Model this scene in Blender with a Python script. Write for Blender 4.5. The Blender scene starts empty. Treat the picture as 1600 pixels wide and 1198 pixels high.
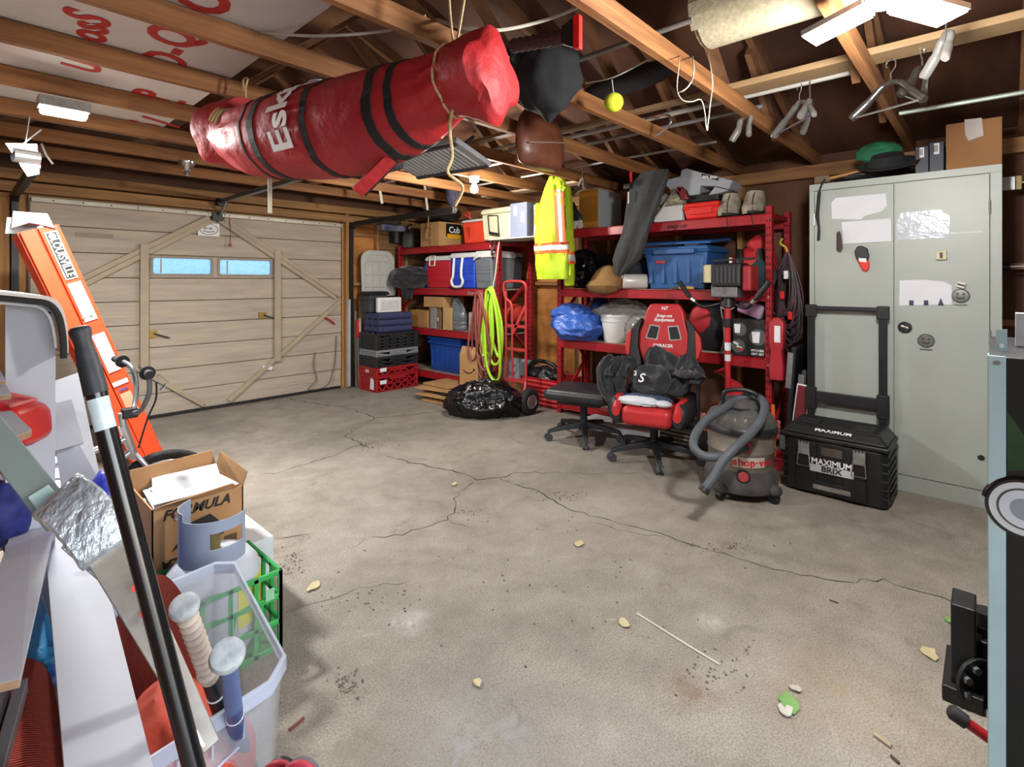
import bpy, math, random
from math import sin, cos, pi, radians
from mathutils import Vector, Matrix, noise
random.seed(7)
V = Vector
S = bpy.context.scene
COL = S.collection
# ------------------------------------------------------------------ camera
EYE = 1.32                      # eye height (m); room axes: X towards the shelf wall, Y towards the garage door
YAW = radians(42.7)
cam = bpy.data.cameras.new('camera'); camo = bpy.data.objects.new('camera', cam); COL.objects.link(camo)
camo.location = (0, 0, EYE); camo.rotation_euler = (pi/2, 0, YAW - pi/2)
cam.sensor_width = 36.0; cam.lens = 36.0*810/1600; cam.shift_y = -159/1600.0; cam.clip_start = 0.02
S.camera = camo
# ------------------------------------------------------------------ world, daylight, exposure
w = bpy.data.worlds.new('sky'); S.world = w; w.use_nodes = True
nt = w.node_tree; nt.nodes.clear()
wo = nt.nodes.new('ShaderNodeOutputWorld'); bg = nt.nodes.new('ShaderNodeBackground'); sk = nt.nodes.new('ShaderNodeTexSky')
sk.sky_type = 'NISHITA'; sk.sun_disc = False; sk.sun_elevation = radians(40); sk.sun_rotation = radians(150); sk.dust_density = 2.0
bg.inputs['Strength'].default_value = 0.5
nt.links.new(sk.outputs[0], bg.inputs['Color']); nt.links.new(bg.outputs[0], wo.inputs[0])
def lamp(name, kind, loc, energy, color=(1,1,1), size=0.3, size_y=None, rot=(0,0,0), spread=None):
    l = bpy.data.lights.new(name, kind); o = bpy.data.objects.new(name, l); COL.objects.link(o)
    l.energy = energy; l.color = color; o.location = loc; o.rotation_euler = rot
    if kind == 'AREA':
        l.size = size
        if size_y: l.shape = 'RECTANGLE'; l.size_y = size_y
        if spread: l.spread = spread
    else: l.shadow_soft_size = size
    return o
# daylight that falls in through the open double doorway behind the photographer
lamp('daylight_doorway', 'AREA', (-0.1, -1.28, 1.05), 17, (0.72, 0.86, 1.0), 2.2, 1.9, (radians(90), 0, 0))
vs = S.view_settings
S.display_settings.display_device = 'sRGB'
vs.view_transform = 'Standard'; vs.look = 'None'; vs.gamma = 1; vs.use_curve_mapping = False; vs.exposure = 0.9
# ------------------------------------------------------------------ places seen in the photograph
def ray(u, v):
    r = (u - 800)/810.0
    return V((cos(YAW) + r*sin(YAW), sin(YAW) - r*cos(YAW), (440 - v)/810.0))
E = V((0, 0, EYE))
def pX(u, v, X): d = ray(u, v); return E + d*(X/d.x)
def pY(u, v, Y): d = ray(u, v); return E + d*(Y/d.y)
def pZ(u, v, Z): d = ray(u, v); return E + d*((Z - EYE)/d.z)
def pD(u, v, D): return E + ray(u, v)*D
# ------------------------------------------------------------------ materials
def lin(h):
    h = h.lstrip('#'); c = [int(h[i:i+2], 16)/255 for i in (0, 2, 4)]
    return tuple((x/12.92 if x <= .04045 else ((x+.055)/1.055)**2.4) for x in c) + (1,)
MATS = {}
def mat(name, col, rough=0.55, metal=0.0, var=0.12, scale=6.0, bump=0.0, bscale=None, stretch=(1,1,1), col2=None, trans=0.0, alpha=1.0, emit=None, estr=0.0, coat=0.0, sheen=0.0, detail=4.0, spec=None, bdist=.01):
    if name in MATS: return MATS[name]
    m = bpy.data.materials.new(name); m.use_nodes = True; n = m.node_tree; b = n.nodes['Principled BSDF']
    c = lin(col)
    tc = n.nodes.new('ShaderNodeTexCoord'); mp = n.nodes.new('ShaderNodeMapping'); mp.inputs['Scale'].default_value = stretch
    n.links.new(tc.outputs['Object'], mp.inputs[0])
    nz = n.nodes.new('ShaderNodeTexNoise'); nz.inputs['Scale'].default_value = scale; nz.inputs['Detail'].default_value = detail; nz.inputs['Roughness'].default_value = .6
    n.links.new(mp.outputs[0], nz.inputs['Vector'])
    cr = n.nodes.new('ShaderNodeValToRGB'); n.links.new(nz.outputs['Fac'], cr.inputs[0])
    c2 = lin(col2) if col2 else tuple(min(1, x*(1+var)) for x in c[:3]) + (1,)
    c1 = c if col2 else tuple(x*(1-var) for x in c[:3]) + (1,)
    cr.color_ramp.elements[0].position = .32; cr.color_ramp.elements[1].position = .68
    cr.color_ramp.elements[0].color = c1; cr.color_ramp.elements[1].color = c2
    n.links.new(cr.outputs[0], b.inputs['Base Color'])
    b.inputs['Roughness'].default_value = rough; b.inputs['Metallic'].default_value = metal
    if trans: b.inputs['Transmission Weight'].default_value = trans
    if alpha < 1: b.inputs['Alpha'].default_value = alpha
    if coat: b.inputs['Coat Weight'].default_value = coat
    if sheen: b.inputs['Sheen Weight'].default_value = sheen
    if spec is not None: b.inputs['Specular IOR Level'].default_value = spec
    if emit: b.inputs['Emission Color'].default_value = lin(emit); b.inputs['Emission Strength'].default_value = estr
    if bump:
        n2 = n.nodes.new('ShaderNodeTexNoise'); n2.inputs['Scale'].default_value = bscale or scale*4; n2.inputs['Detail'].default_value = 5
        n.links.new(mp.outputs[0], n2.inputs['Vector'])
        bp = n.nodes.new('ShaderNodeBump'); bp.inputs['Strength'].default_value = bump; bp.inputs['Distance'].default_value = bdist
        n.links.new(n2.outputs['Fac'], bp.inputs['Height']); n.links.new(bp.outputs[0], b.inputs['Normal'])
    MATS[name] = m
    return m
def wood(name, a, b, axis, rough=.7):
    st = [14, 14, 14]; st[axis] = .9
    return mat(name, a, rough, col2=b, scale=1.6, stretch=tuple(st), bump=.25, bscale=5, detail=6)
# ------------------------------------------------------------------ meshes
class M:
    def __init__(s): s.v = []; s.f = []
    def add(s, vs, fs):
        k = len(s.v); s.v += [V(p) for p in vs]; s.f += [tuple(i + k for i in f) for f in fs]; return s
    def box(s, c, d, R=None):
        h = [x/2 for x in d]; c = V(c); vs = []
        for z in (-1, 1):
            for x, y in ((-1,-1),(1,-1),(1,1),(-1,1)):
                p = V((x*h[0], y*h[1], z*h[2])); vs.append(c + (R @ p if R else p))
        return s.add(vs, [(0,3,2,1),(4,5,6,7),(0,1,5,4),(1,2,6,5),(2,3,7,6),(3,0,4,7)])
    def bb(s, x0, x1, y0, y1, z0, z1): return s.box(((x0+x1)/2, (y0+y1)/2, (z0+z1)/2), (x1-x0, y1-y0, z1-z0))
    def rings(s, rs, close=False, caps=True):
        n = len(rs[0]); k = len(s.v); fs = []
        for r in rs: s.v += [V(p) for p in r]
        m = len(rs)
        for i in range(m if close else m-1):
            a = k + i*n; b = k + ((i+1) % m)*n
            for j in range(n): fs.append((a+j, a+(j+1) % n, b+(j+1) % n, b+j))
        if caps and not close: fs.append(tuple(k+j for j in range(n))[::-1]); fs.append(tuple(k+(m-1)*n+j for j in range(n)))
        s.f += fs; return s
    def cyl(s, a, b, r, r2=None, n=12, caps=True):
        a = V(a); b = V(b); d = (b-a).normalized(); x = d.orthogonal().normalized(); y = d.cross(x)
        r2 = r if r2 is None else r2
        return s.rings([[p + (x*cos(2*pi*i/n) + y*sin(2*pi*i/n))*q for i in range(n)] for p, q in ((a, r), (b, r2))], caps=caps)
    def tube(s, pts, r, n=8, close=False, caps=True, flat=1.0):
        pts = [V(p) for p in pts]; m = len(pts); rs = []; x = None
        for i, p in enumerate(pts):
            if close: d = pts[(i+1) % m] - pts[i-1]
            else: d = pts[min(i+1, m-1)] - pts[max(i-1, 0)]
            if d.length < 1e-9: d = V((0,0,1))
            d.normalize()
            if x is None: x = d.orthogonal().normalized()
            x = (x - d*x.dot(d)); x = x.normalized() if x.length > 1e-6 else d.orthogonal().normalized()
            y = d.cross(x); q = r[i] if isinstance(r, (list, tuple)) else r
            rs.append([p + (x*cos(2*pi*j/n) + y*sin(2*pi*j/n)*flat)*q for j in range(n)])
        return s.rings(rs, close, caps)
    def lathe(s, prof, c=(0,0,0), n=24, ax=(0,0,1), caps=True):
        c = V(c); d = V(ax).normalized(); x = d.orthogonal().normalized(); y = d.cross(x)
        return s.rings([[c + d*h + (x*cos(2*pi*i/n) + y*sin(2*pi*i/n))*r for i in range(n)] for r, h in prof], caps=caps)
    def prism(s, poly, off):
        off = V(off); n = len(poly); p = [V(q) for q in poly]
        return s.add(p + [q + off for q in p], [tuple(range(n))[::-1], tuple(range(n, 2*n))] + [(i, (i+1) % n, n+(i+1) % n, n+i) for i in range(n)])
    def bar(s, a, b, wd, th, up=(0,0,1)):
        a = V(a); b = V(b); d = (b-a).normalized(); u = V(up); x = d.cross(u)
        if x.length < 1e-4: x = d.orthogonal()
        x.normalize(); y = x.cross(d)
        return s.rings([[p + x*wd*i/2 + y*th*j/2 for i, j in ((-1,-1),(1,-1),(1,1),(-1,1))] for p in (a, b)])
    def blob(s, c, r, seed=0, amp=.12, freq=3.0, n=3, ridge=False, flat=None, R=None, oct=3):
        # wrinkled closed lump; flat = height below which it rests flat
        n = n*2 if ridge else n; c = V(c); nu = 8*n; nv = 5*n; off = V((seed*3.1, seed*1.7, seed*.9)); rs = []
        for i in range(nv+1):
            t = pi*(i+.02)/(nv+.04); ring = []
            for j in range(nu):
                a = 2*pi*j/nu; d = V((sin(t)*cos(a), sin(t)*sin(a), cos(t)))
                k = noise.noise(d*freq + off)
                if ridge:
                    w_ = d + noise.noise_vector(d*freq*.7 + off)*.25; k = 0; f_ = freq*.8; g_ = 1.0
                    for _ in range(oct): k += g_*(.42 - (abs(noise.noise(w_*f_ + off))**.75)); f_ *= 2.0; g_ *= .42
                    k *= .8
                q = V((d.x*r[0], d.y*r[1], d.z*r[2]))*(1 + amp*k)
                if R: q = R @ q
                q = c + q
                if flat is not None and q.z < flat: q.z = flat + .004*abs(k)
                ring.append(q)
            rs.append(ring)
        return s.rings(rs)
    def loft(s, rows, n=20, ripple=0.0, k=5, seed=0):
        # rows: (centre, half-width vector, half-thickness vector)
        rs = []
        for i, (c, a, b) in enumerate(rows):
            c, a, b = V(c), V(a), V(b)
            rs.append([c + a*cos(2*pi*j/n) + b*sin(2*pi*j/n)*(1 + ripple*sin(k*2*pi*j/n + seed + c.z*5)) + b*ripple*noise.noise(V((j*.9, c.z*9, seed)))*1.4 for j in range(n)])
        return s.rings(rs)
    def mesh(s, name, m, smooth=False):
        me = bpy.data.meshes.new(name); me.from_pydata([tuple(p) for p in s.v], [], s.f); me.update()
        if m: me.materials.append(m)
        if smooth:
            me.polygons.foreach_set('use_smooth', [True]*len(me.polygons))
        return me
    def build(s, name, m, parent=None, smooth=False, bevel=0.0, seg=2, sub=0, fix=True):
        me = s.mesh(name, m, smooth)
        o = bpy.data.objects.new(name, me); COL.objects.link(o)
        if parent is not None:
            o.parent = parent
        if fix:
            import bmesh
            b = bmesh.new(); b.from_mesh(me); bmesh.ops.recalc_face_normals(b, faces=b.faces); b.to_mesh(me); b.free()
        if bevel:
            q = o.modifiers.new('bevel', 'BEVEL'); q.width = bevel; q.segments = seg; q.limit_method = 'ANGLE'; q.angle_limit = radians(40)
            if smooth is not True and seg > 1: me.polygons.foreach_set('use_smooth', [True]*len(me.polygons)); q.harden_normals = True
        if sub:
            q = o.modifiers.new('sub', 'SUBSURF'); q.levels = sub; q.render_levels = sub
        if smooth and not bevel and not sub:
            try: me.set_sharp_from_angle(angle=radians(50))
            except Exception: pass
        return o
def tag(o, label, cat, group=None):
    o['label'] = label; o['category'] = cat
    if group: o['group'] = group
    return o
def thing(name, label, cat, loc=(0,0,0), rz=0, group=None):
    o = bpy.data.objects.new(name, None); COL.objects.link(o); o.empty_display_size = .05
    o.location = loc; o.rotation_euler = (0, 0, rz); return tag(o, label, cat, group)
def struct(o): o['kind'] = 'structure'; return o
def copy_tree(o, parent=None):
    c = o.copy(); COL.objects.link(c); c.parent = parent
    for ch in o.children: copy_tree(ch, c)
    return c
def shared(name, me, loc, parent=None, rot=None):
    o = bpy.data.objects.new(name, me); COL.objects.link(o); o.location = loc; o.parent = parent
    if rot: o.rotation_euler = rot
    return o
def text(body, size, loc, right, up, m, parent=None, name='lettering', ext=.0008, bold=0.0, align='CENTER', sx=1.0, shear=0.0):
    cu = bpy.data.curves.new(name, 'FONT'); cu.body = body; cu.size = size; cu.align_x = align; cu.align_y = 'CENTER'
    cu.extrude = ext; cu.offset = bold*size; cu.resolution_u = 3; cu.shear = shear
    t = bpy.data.objects.new(name, cu); COL.objects.link(t)
    dg = bpy.context.evaluated_depsgraph_get(); me = bpy.data.meshes.new_from_object(t.evaluated_get(dg))
    bpy.data.objects.remove(t); bpy.data.curves.remove(cu)
    r = V(right).normalized(); u = V(up); u = (u - r*u.dot(r)).normalized(); nrm = r.cross(u)
    me.transform(Matrix((r*sx, u, nrm)).transposed().to_4x4()); me.materials.clear(); me.materials.append(m); me.name = name
    o = bpy.data.objects.new(name, me); COL.objects.link(o); o.location = loc; o.parent = parent
    return o
def rz(a): return Matrix.Rotation(a, 3, 'Z')
def arc(c, r, a0, a1, n, x=(1,0,0), y=(0,0,1)):
    c, x, y = V(c), V(x), V(y)
    return [c + x*r*cos(a0 + (a1-a0)*i/n) + y*r*sin(a0 + (a1-a0)*i/n) for i in range(n+1)]
def smooth_path(pts, k=6):
    p = [V(q) for q in pts]; out = []
    for i in range(len(p)-1):
        a = p[max(i-1, 0)]; b = p[i]; c = p[i+1]; d = p[min(i+2, len(p)-1)]
        for j in range(k):
            t = j/k
            out.append(.5*((2*b) + (c-a)*t + (2*a-5*b+4*c-d)*t*t + (3*b-a-3*c+d)*t**3))
    out.append(p[-1]); return out
def decal(o, c, r, u, wd, ht, m, name='label_sticker', th=.0012):
    r = V(r).normalized(); u = V(u).normalized(); n = r.cross(u); c = V(c)
    return M().prism([c - r*wd/2 - u*ht/2, c + r*wd/2 - u*ht/2, c + r*wd/2 + u*ht/2, c - r*wd/2 + u*ht/2], n*th).build(name, m, o)
# frequently used materials
white = mat('white_print', '#e6e8ea', .5, var=.04); black = mat('black_print', '#141414', .5, var=.1)
steel = mat('galvanised_steel', '#a9adb0', .35, .85, .2, 20, bump=.05); chrome = mat('chrome', '#d0d2d4', .18, .95, .08)
blackp = mat('black_plastic', '#1b1c1f', .45, var=.2, scale=12, bump=.08); blackr = mat('black_rubber', '#1d1d1e', .75, var=.2, bump=.1)
blackm = mat('black_steel', '#222325', .42, .3, .2); dgrey = mat('dark_grey_plastic', '#3a3d42', .5, var=.15, bump=.05)
redp = mat('red_paint', '#9e1b24', .38, var=.15, scale=8, bump=.03); redpl = mat('red_plastic', '#d6261f', .4, var=.1)
card = mat('cardboard', '#b58d5c', .85, var=.12, scale=5, bump=.1); cardd = mat('cardboard_inside', '#8d6a42', .9, var=.15)
rope_m = mat('rope', '#c7b083', .9, var=.25, scale=60, bump=.3); cordw = mat('white_cord', '#b9b3a4', .7, var=.1)
greyp = mat('grey_plastic', '#9da2a6', .5, var=.1); whitep = mat('white_plastic', '#dfe1e0', .42, var=.06)
# ================================================================== the garage itself
XW = 4.80; YD = 5.98; XL = -0.85; YB = -1.35; ZP = 2.26
# ---- concrete floor: stains and dust have shapes of their own
def concrete():
    m = bpy.data.materials.new('concrete'); m.use_nodes = True; n = m.node_tree; b = n.nodes['Principled BSDF']; L = n.links
    tc = n.nodes.new('ShaderNodeTexCoord')
    def nz(sc, det=6, ro=.6, dist=0):
        q = n.nodes.new('ShaderNodeTexNoise'); q.inputs['Scale'].default_value = sc; q.inputs['Detail'].default_value = det; q.inputs['Roughness'].default_value = ro; q.inputs['Distortion'].default_value = dist
        L.new(tc.outputs['Object'], q.inputs['Vector']); return q
    def ramp(src, *st):
        r = n.nodes.new('ShaderNodeValToRGB'); e = r.color_ramp.elements
        while len(e) < len(st): e.new(.5)
        for i, (p, c) in enumerate(st): e[i].position = p; e[i].color = lin(c) if isinstance(c, str) else (c, c, c, 1)
        L.new(src, r.inputs[0]); return r
    def mix(kind, fac, a, c2):
        q = n.nodes.new('ShaderNodeMix'); q.data_type = 'RGBA'; q.blend_type = kind
        if isinstance(fac, float): q.inputs[0].default_value = fac
        else: L.new(fac, q.inputs[0])
        L.new(a, q.inputs[6])
        if isinstance(c2, str): q.inputs[7].default_value = lin(c2)
        else: L.new(c2, q.inputs[7])
        return q.outputs[2]
    big = nz(.9, 5, .55, .6); mid = nz(5.5, 7, .65, .3); fine = nz(150, 4, .7); grit = nz(62, 3, .55); dots = nz(26, 4, .7)
    base = ramp(big.outputs['Fac'], (.3, '#8f8a80'), (.5, '#a39d92'), (.72, '#b3ada2'))
    c = mix('MULTIPLY', .38, base.outputs[0], ramp(mid.outputs['Fac'], (.3, '#9c9489'), (.62, '#ffffff')).outputs[0])
    c = mix('MULTIPLY', .6, c, ramp(fine.outputs['Fac'], (.35, '#8d857b'), (.6, '#ffffff')).outputs[0])
    spk = ramp(grit.outputs['Fac'], (.27, .9), (.33, 0.0)); c = mix('MIX', spk.outputs[0], c, '#5a5349'); c = mix('MIX', ramp(dots.outputs['Fac'], (.24, .8), (.31, 0.0)).outputs[0], c, '#665e53')
    wear = nz(2.3, 9, .75, 1.4); c = mix('MIX', ramp(wear.outputs['Fac'], (.58, 0.0), (.68, .6)).outputs[0], c, '#6b6357')
    pale = nz(1.7, 9, .75, 2.0); c = mix('MIX', ramp(pale.outputs['Fac'], (.62, 0.0), (.74, .5)).outputs[0], c, '#c9c2b5')
    # a few individual spots: rust ring, dusty patch, oil
    brk = ramp(nz(13, 9, .8, .5).outputs['Fac'], (.40, .08), (.60, 1.0))
    for (p, r0, colr, k) in (((1.62, .70), .10, '#6d4c2c', .75), ((1.35, 1.9), .30, '#8a8373', .5), ((1.0, .95), .5, '#85837f', .6), ((2.6, 1.7), .3, '#c4bcae', .3),
                          ((2.29, 3.70), .13, '#6d6458', .6), ((2.63, .95), .13, '#6d6458', .55), ((2.38, 2.51), .11, '#70675b', .6), ((2.53, 1.96), .12, '#70675b', .6), ((1.21, 1.66), .09, '#d0d0cb', .6), ((1.03, 1.10), .2, '#a4a7a9', .55), ((2.0, .8), .06, '#cfcac0', .6), ((1.08, 2.41), .13, '#6b6256', .6), ((.885, 1.54), .12, '#6b6256', .6), ((2.45, 2.5), .3, '#7a7266', .3), ((.72, 1.3), .26, '#807767', .5), ((2.75, 3.0), .5, '#beb4a2', .4), ((1.9, .35), .3, '#a58d6d', .4)):
        vm = n.nodes.new('ShaderNodeVectorMath'); vm.operation = 'DISTANCE'; L.new(tc.outputs['Object'], vm.inputs[0]); vm.inputs[1].default_value = (p[0], p[1], 0)
        ad = n.nodes.new('ShaderNodeMath'); ad.operation = 'MULTIPLY_ADD'; L.new(mid.outputs['Fac'], ad.inputs[0]); ad.inputs[1].default_value = r0*1.5; L.new(vm.outputs['Value'], ad.inputs[2])
        mr = n.nodes.new('ShaderNodeMapRange'); L.new(ad.outputs[0], mr.inputs[0]); mr.inputs[1].default_value = r0*1.9; mr.inputs[2].default_value = r0*.8; mr.inputs[3].default_value = 0; mr.inputs[4].default_value = k
        mu = n.nodes.new('ShaderNodeMath'); mu.operation = 'MULTIPLY'; L.new(mr.outputs[0], mu.inputs[0]); L.new(brk.outputs[0], mu.inputs[1]); c = mix('MIX', mu.outputs[0], c, colr)
    L.new(c, b.inputs['Base Color']); b.inputs['Roughness'].default_value = .82; b.inputs['Specular IOR Level'].default_value = .3
    hs = n.nodes.new('ShaderNodeMath'); hs.operation = 'ADD'; L.new(fine.outputs['Fac'], hs.inputs[0]); L.new(mid.outputs['Fac'], hs.inputs[1])
    bp = n.nodes.new('ShaderNodeBump'); bp.inputs['Strength'].default_value = .55; bp.inputs['Distance'].default_value = .007
    L.new(hs.outputs[0], bp.inputs['Height']); L.new(bp.outputs[0], b.inputs['Normal'])
    return m
floor = struct(M().bb(XL, XW+.1, YB-.1, YD+.02, -.15, 0).build('floor', concrete()))
crk = mat('crack_dirt', '#38322b', .95, var=.3, scale=30)
def crack(pts, wd, seed, jag=.02):
    rnd = random.Random(seed); P = [pZ(u, v, 0) for u, v in pts]; Q = []
    for i in range(len(P)-1):
        a, b = P[i], P[i+1]; k = max(2, int((b-a).length/.045))
        for j in range(k):
            t = j/k; nrm = V((-(b-a).y, (b-a).x, 0)).normalized()
            Q.append(a.lerp(b, t) + nrm*rnd.uniform(-jag, jag)*(0 if j == 0 else 1))
    Q.append(P[-1]); L = []; R = []
    for i, q in enumerate(Q):
        d = (Q[min(i+1, len(Q)-1)] - Q[max(i-1, 0)]).normalized(); nrm = V((-d.y, d.x, 0)); h = wd*rnd.uniform(.25, 1)/2*(.3 if i in (0, len(Q)-1) else 1)
        L.append(q + nrm*h + V((0,0,.0006))); R.append(q - nrm*h + V((0,0,.0006)))
    n = len(Q); m = M(); m.add(L + R, [(i, n+i, n+i+1, i+1) for i in range(n-1)])
    return m.build('floor_crack', crk, floor)
for i, (pts, wd) in enumerate([
    ([(448,622),(500,632),(548,638),(585,653),(640,648),(708,641)], .016), ([(585,653),(560,668),(540,680),(552,688),(578,698)], .013),
    ([(405,743),(450,734),(500,718),(530,708),(545,700),(572,695)], .012), ([(602,712),(650,724),(690,732),(730,742),(745,750),(780,746),(810,738)], .014),
    ([(780,746),(810,758),(850,772),(880,790),(920,806),(960,815),(1010,828),(1060,845),(1110,861)], .011), ([(740,752),(715,768),(712,790),(700,812),(660,825),(630,836),(575,838)], .008), ([(570,842),(545,858)], .007),
    ([(700,812),(735,825)], .006), ([(1110,861),(1150,872),(1190,884),(1230,892),(1290,905),(1320,909),(1380,904),(1440,925),(1500,945),(1545,955)], .009),
    ([(800,738),(860,738),(930,740),(1000,738)], .007), ([(430,842),(485,834)], .008), ([(635,688),(680,686),(650,690)], .006), ([(920,815),(980,830),(1040,840)], .005), ([(440,960),(500,940),(560,918),(640,908)], .004)]):
    crack(pts, wd, i)
# loose grit in the worn spots of the concrete
gr = M(); rnd = random.Random(3)
for (u, v, su, sv, k) in ((575,695,40,10,60),(455,880,25,22,50),(545,1070,30,22,50),(870,775,45,10,50),(1140,855,60,10,60),(590,940,90,40,40),(900,900,300,150,70),(740,800,30,14,24),(1120,1050,80,40,40),(450,660,60,20,20)):
    for _ in range(k):
        p = pZ(rnd.gauss(u, su*.5), max(rnd.gauss(v, sv*.5), 560), 0); s = rnd.uniform(.002, .0055)
        gr.box((p.x, p.y, s*.4), (s*1.6, s, s*.8), rz(rnd.uniform(0, 3)))
g = gr.build('grit', mat('grit', '#6b6256', .95, var=.5, scale=20), floor); g['kind'] = 'stuff'
# ---- walls
ply = mat('plywood', '#9a5f2c', .75, col2='#c98a48', scale=1.5, stretch=(1,1,4), bump=.15, detail=7)
plyd = mat('plywood_dark', '#4a2f20', .8, col2='#6b4630', scale=1.4, stretch=(1,3,1), bump=.15, detail=7)
studm = wood('stud_wood', '#8d6238', '#b98a55', 2); plate_y = wood('plate_wood_y', '#7c5332', '#a57a4a', 1); plate_x = wood('plate_wood_x', '#7f5a35', '#ab7f4d', 0)
def wall(name, x0, x1, y0, y1, z0=0, z1=ZP): return struct(M().bb(x0, x1, y0, y1, z0, z1).build(name, plyd))
wr = wall('wall_right', XW, XW+.1, YB-.1, YD+.1)
y = YB
i = 0
while y < YD - .05:           # plywood sheets nailed inside the shelf wall, then studs in front of the joints
    y2 = min(y+1.2, YD-.02)
    M().bb(XW-.012, XW-.0005, y+.004, y2-.004, .02, ZP-.1).build('plywood_sheet', ply if y > 2.6 else plyd, wr); y = y2
for ys in (-1.2, -.6, .0, .62, 1.02, 1.62, 2.2, 2.95, 3.32, 4.42, 5.0, 5.6): M().bb(XW-.10, XW-.014, ys-.02, ys+.02, .05, ZP-.1).build('stud', studm, wr, bevel=.002, seg=1)
M().bb(XW-.10, XW-.001, YB, YD-.02, .001, .05).build('sill_plate', plate_y, wr); M().bb(XW-.10, XW-.001, YB, YD-.02, ZP-.1, ZP).build('top_plate', plate_y, wr, bevel=.003, seg=1)
for (ya, yb, z) in ((2.98, 3.30, 1.30), (3.34, 4.40, 1.30), (.02, .6, 1.2), (-.58, -.02, 1.42), (-.58, -.02, 1.05), (-1.18, -.62, 1.3)): M().bb(XW-.10, XW-.014, ya, yb, z-.02, z+.02).build('blocking', plate_y, wr)
DX0, DX1, DZ = .45, 3.31, 2.05
wf = wall('wall_far', DX1, XW, YD, YD+.1); struct(wf)
struct(M().bb(XL-.1, DX0, YD, YD+.1, 0, ZP).build('wall_far_left', plyd)); struct(M().bb(DX0, DX1, YD, YD+.1, DZ, ZP).build('trim_1', plate_x))
M().bb(DX1+.10, 3.78, YD-.014, YD-.001, .3, 2.12).build('plywood_sheet', ply, wf)
for xs in (DX1+.05, 3.80, 4.25, 4.7): M().bb(xs-.02, xs+.02, YD-.09, YD-.015, 0, ZP-.08).build('stud', studm, wf, bevel=.002, seg=1)
for k in range(9): M().bb(3.83, 4.68, YD-.03, YD-.001, .35+k*.2, .35+k*.2+.19).build('wall_board', mat('old_board', '#7d5c3b', .8, col2='#9a7850', scale=2, stretch=(1,8,8), bump=.2), wf)
for z in (1.27, 1.90): M().bb(3.44, 3.78, YD-.09, YD-.016, z, z+.04).build('blocking', plate_x, wf)
for k, z in enumerate((2.06, 2.16)): struct(M().bb(XL+.05, XW-.12, YD-.10-.04*k, YD-.012, z, z+.085).build('trim_%d' % (k+2), plate_x, bevel=.003, seg=1))
wl = wall('wall_left', XL-.1, XL, YB-.1, YD+.1)
for ys in (5.9, 5.3, 4.7, 4.1, 3.5, 2.9, 2.3, 1.7, 1.1): M().bb(XL+.001, XL+.09, ys-.02, ys+.02, 0, ZP-.09).build('stud', studm, wl)
M().bb(XL+.001, XL+.09, YB, YD-.15, ZP-.09, ZP).build('top_plate', plate_y, wl)
for xs in (.05, .28): M().bb(xs-.05, xs+.05, YD-.08, YD-.001, 0, 2.05).build('stud', studm, bpy.data.objects['wall_far_left'], bevel=.002, seg=1)
M().bb(-.4, 0, YD-.05, YD-.001, 1.72, 1.78).build('blocking', plate_x, bpy.data.objects['wall_far_left'])
wb = wall('wall_back', 1.15, XW, YB-.1, YB); struct(M().bb(XL-.1, 1.15, YB-.1, YB, 2.1, ZP).build('trim_4', plate_x))
# ---- roof: deck, trusses
deckm = mat('roof_deck', '#42271a', .85, col2='#5f3a25', scale=1.2, stretch=(1,3,1), bump=.2, detail=7)
RX = (XL+XW)/2; RH = ZP + .95; sl = .95/(XW-RX)
deck = M()
for s in (-1, 1):
    e = RX + s*(XW-RX+.12); ze = ZP+.09-.12*sl
    deck.prism([(RX, YB-.1, RH+.09), (e, YB-.1, ze), (e, YD+.12, ze), (RX, YD+.12, RH+.09)], (0, 0, .02))
ceil = struct(deck.build('ceiling', deckm))
jm = wood('joist_wood', '#6f4526', '#a36f3f', 0); rm = mat('rafter_wood', '#5b3a24', .8, col2='#7d5636', scale=1.6, stretch=(2,14,6), bump=.2)
JY = [-.82, -.21, .40, 1.01, 1.615, 2.225, 2.835, 3.445, 4.055, 4.665, 5.275]
for k, yj in enumerate(JY):
    M().bb(XL, XW, yj, yj+.038, ZP+.004, ZP+.092).build('joist', jm, ceil, bevel=.002, seg=1)
    for s in (-1, 1):
        e = RX + s*(XW-RX)
        M().bar((RX, yj+.06, RH+.04), (e, yj+.06, ZP+.055), .038, .088, (0,0,1)).build('rafter', rm, ceil)
        M().bar((RX+s*.02, yj+.02+.06, RH), (RX+s*1.05, yj+.02+.06, ZP+.06), .035, .085).build('truss_web', rm, ceil)
        M().bar((RX+s*1.9, yj+.08, ZP+.06), (RX+s*1.35, yj+.08, RH-.47), .035, .085).build('truss_web', rm, ceil)
for s in (-1, 1):               # blocking between the rafter tails closes the eaves
    e = RX + s*(XW-RX); M().bb(min(e, e+s*.1), max(e, e+s*.1), YB-.1, YD+.1, ZP, ZP+.1).build('eaves_block', plyd, ceil)
# gable infill
for nm, yy in (('wall_gable_far', YD), ('wall_gable_back', YB-.1)):
    struct(M().prism([(XL-.1, yy, ZP), (XW+.1, yy, ZP), (RX, yy, RH+.12)], (0, .1, 0)).build(nm, plyd))
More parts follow.
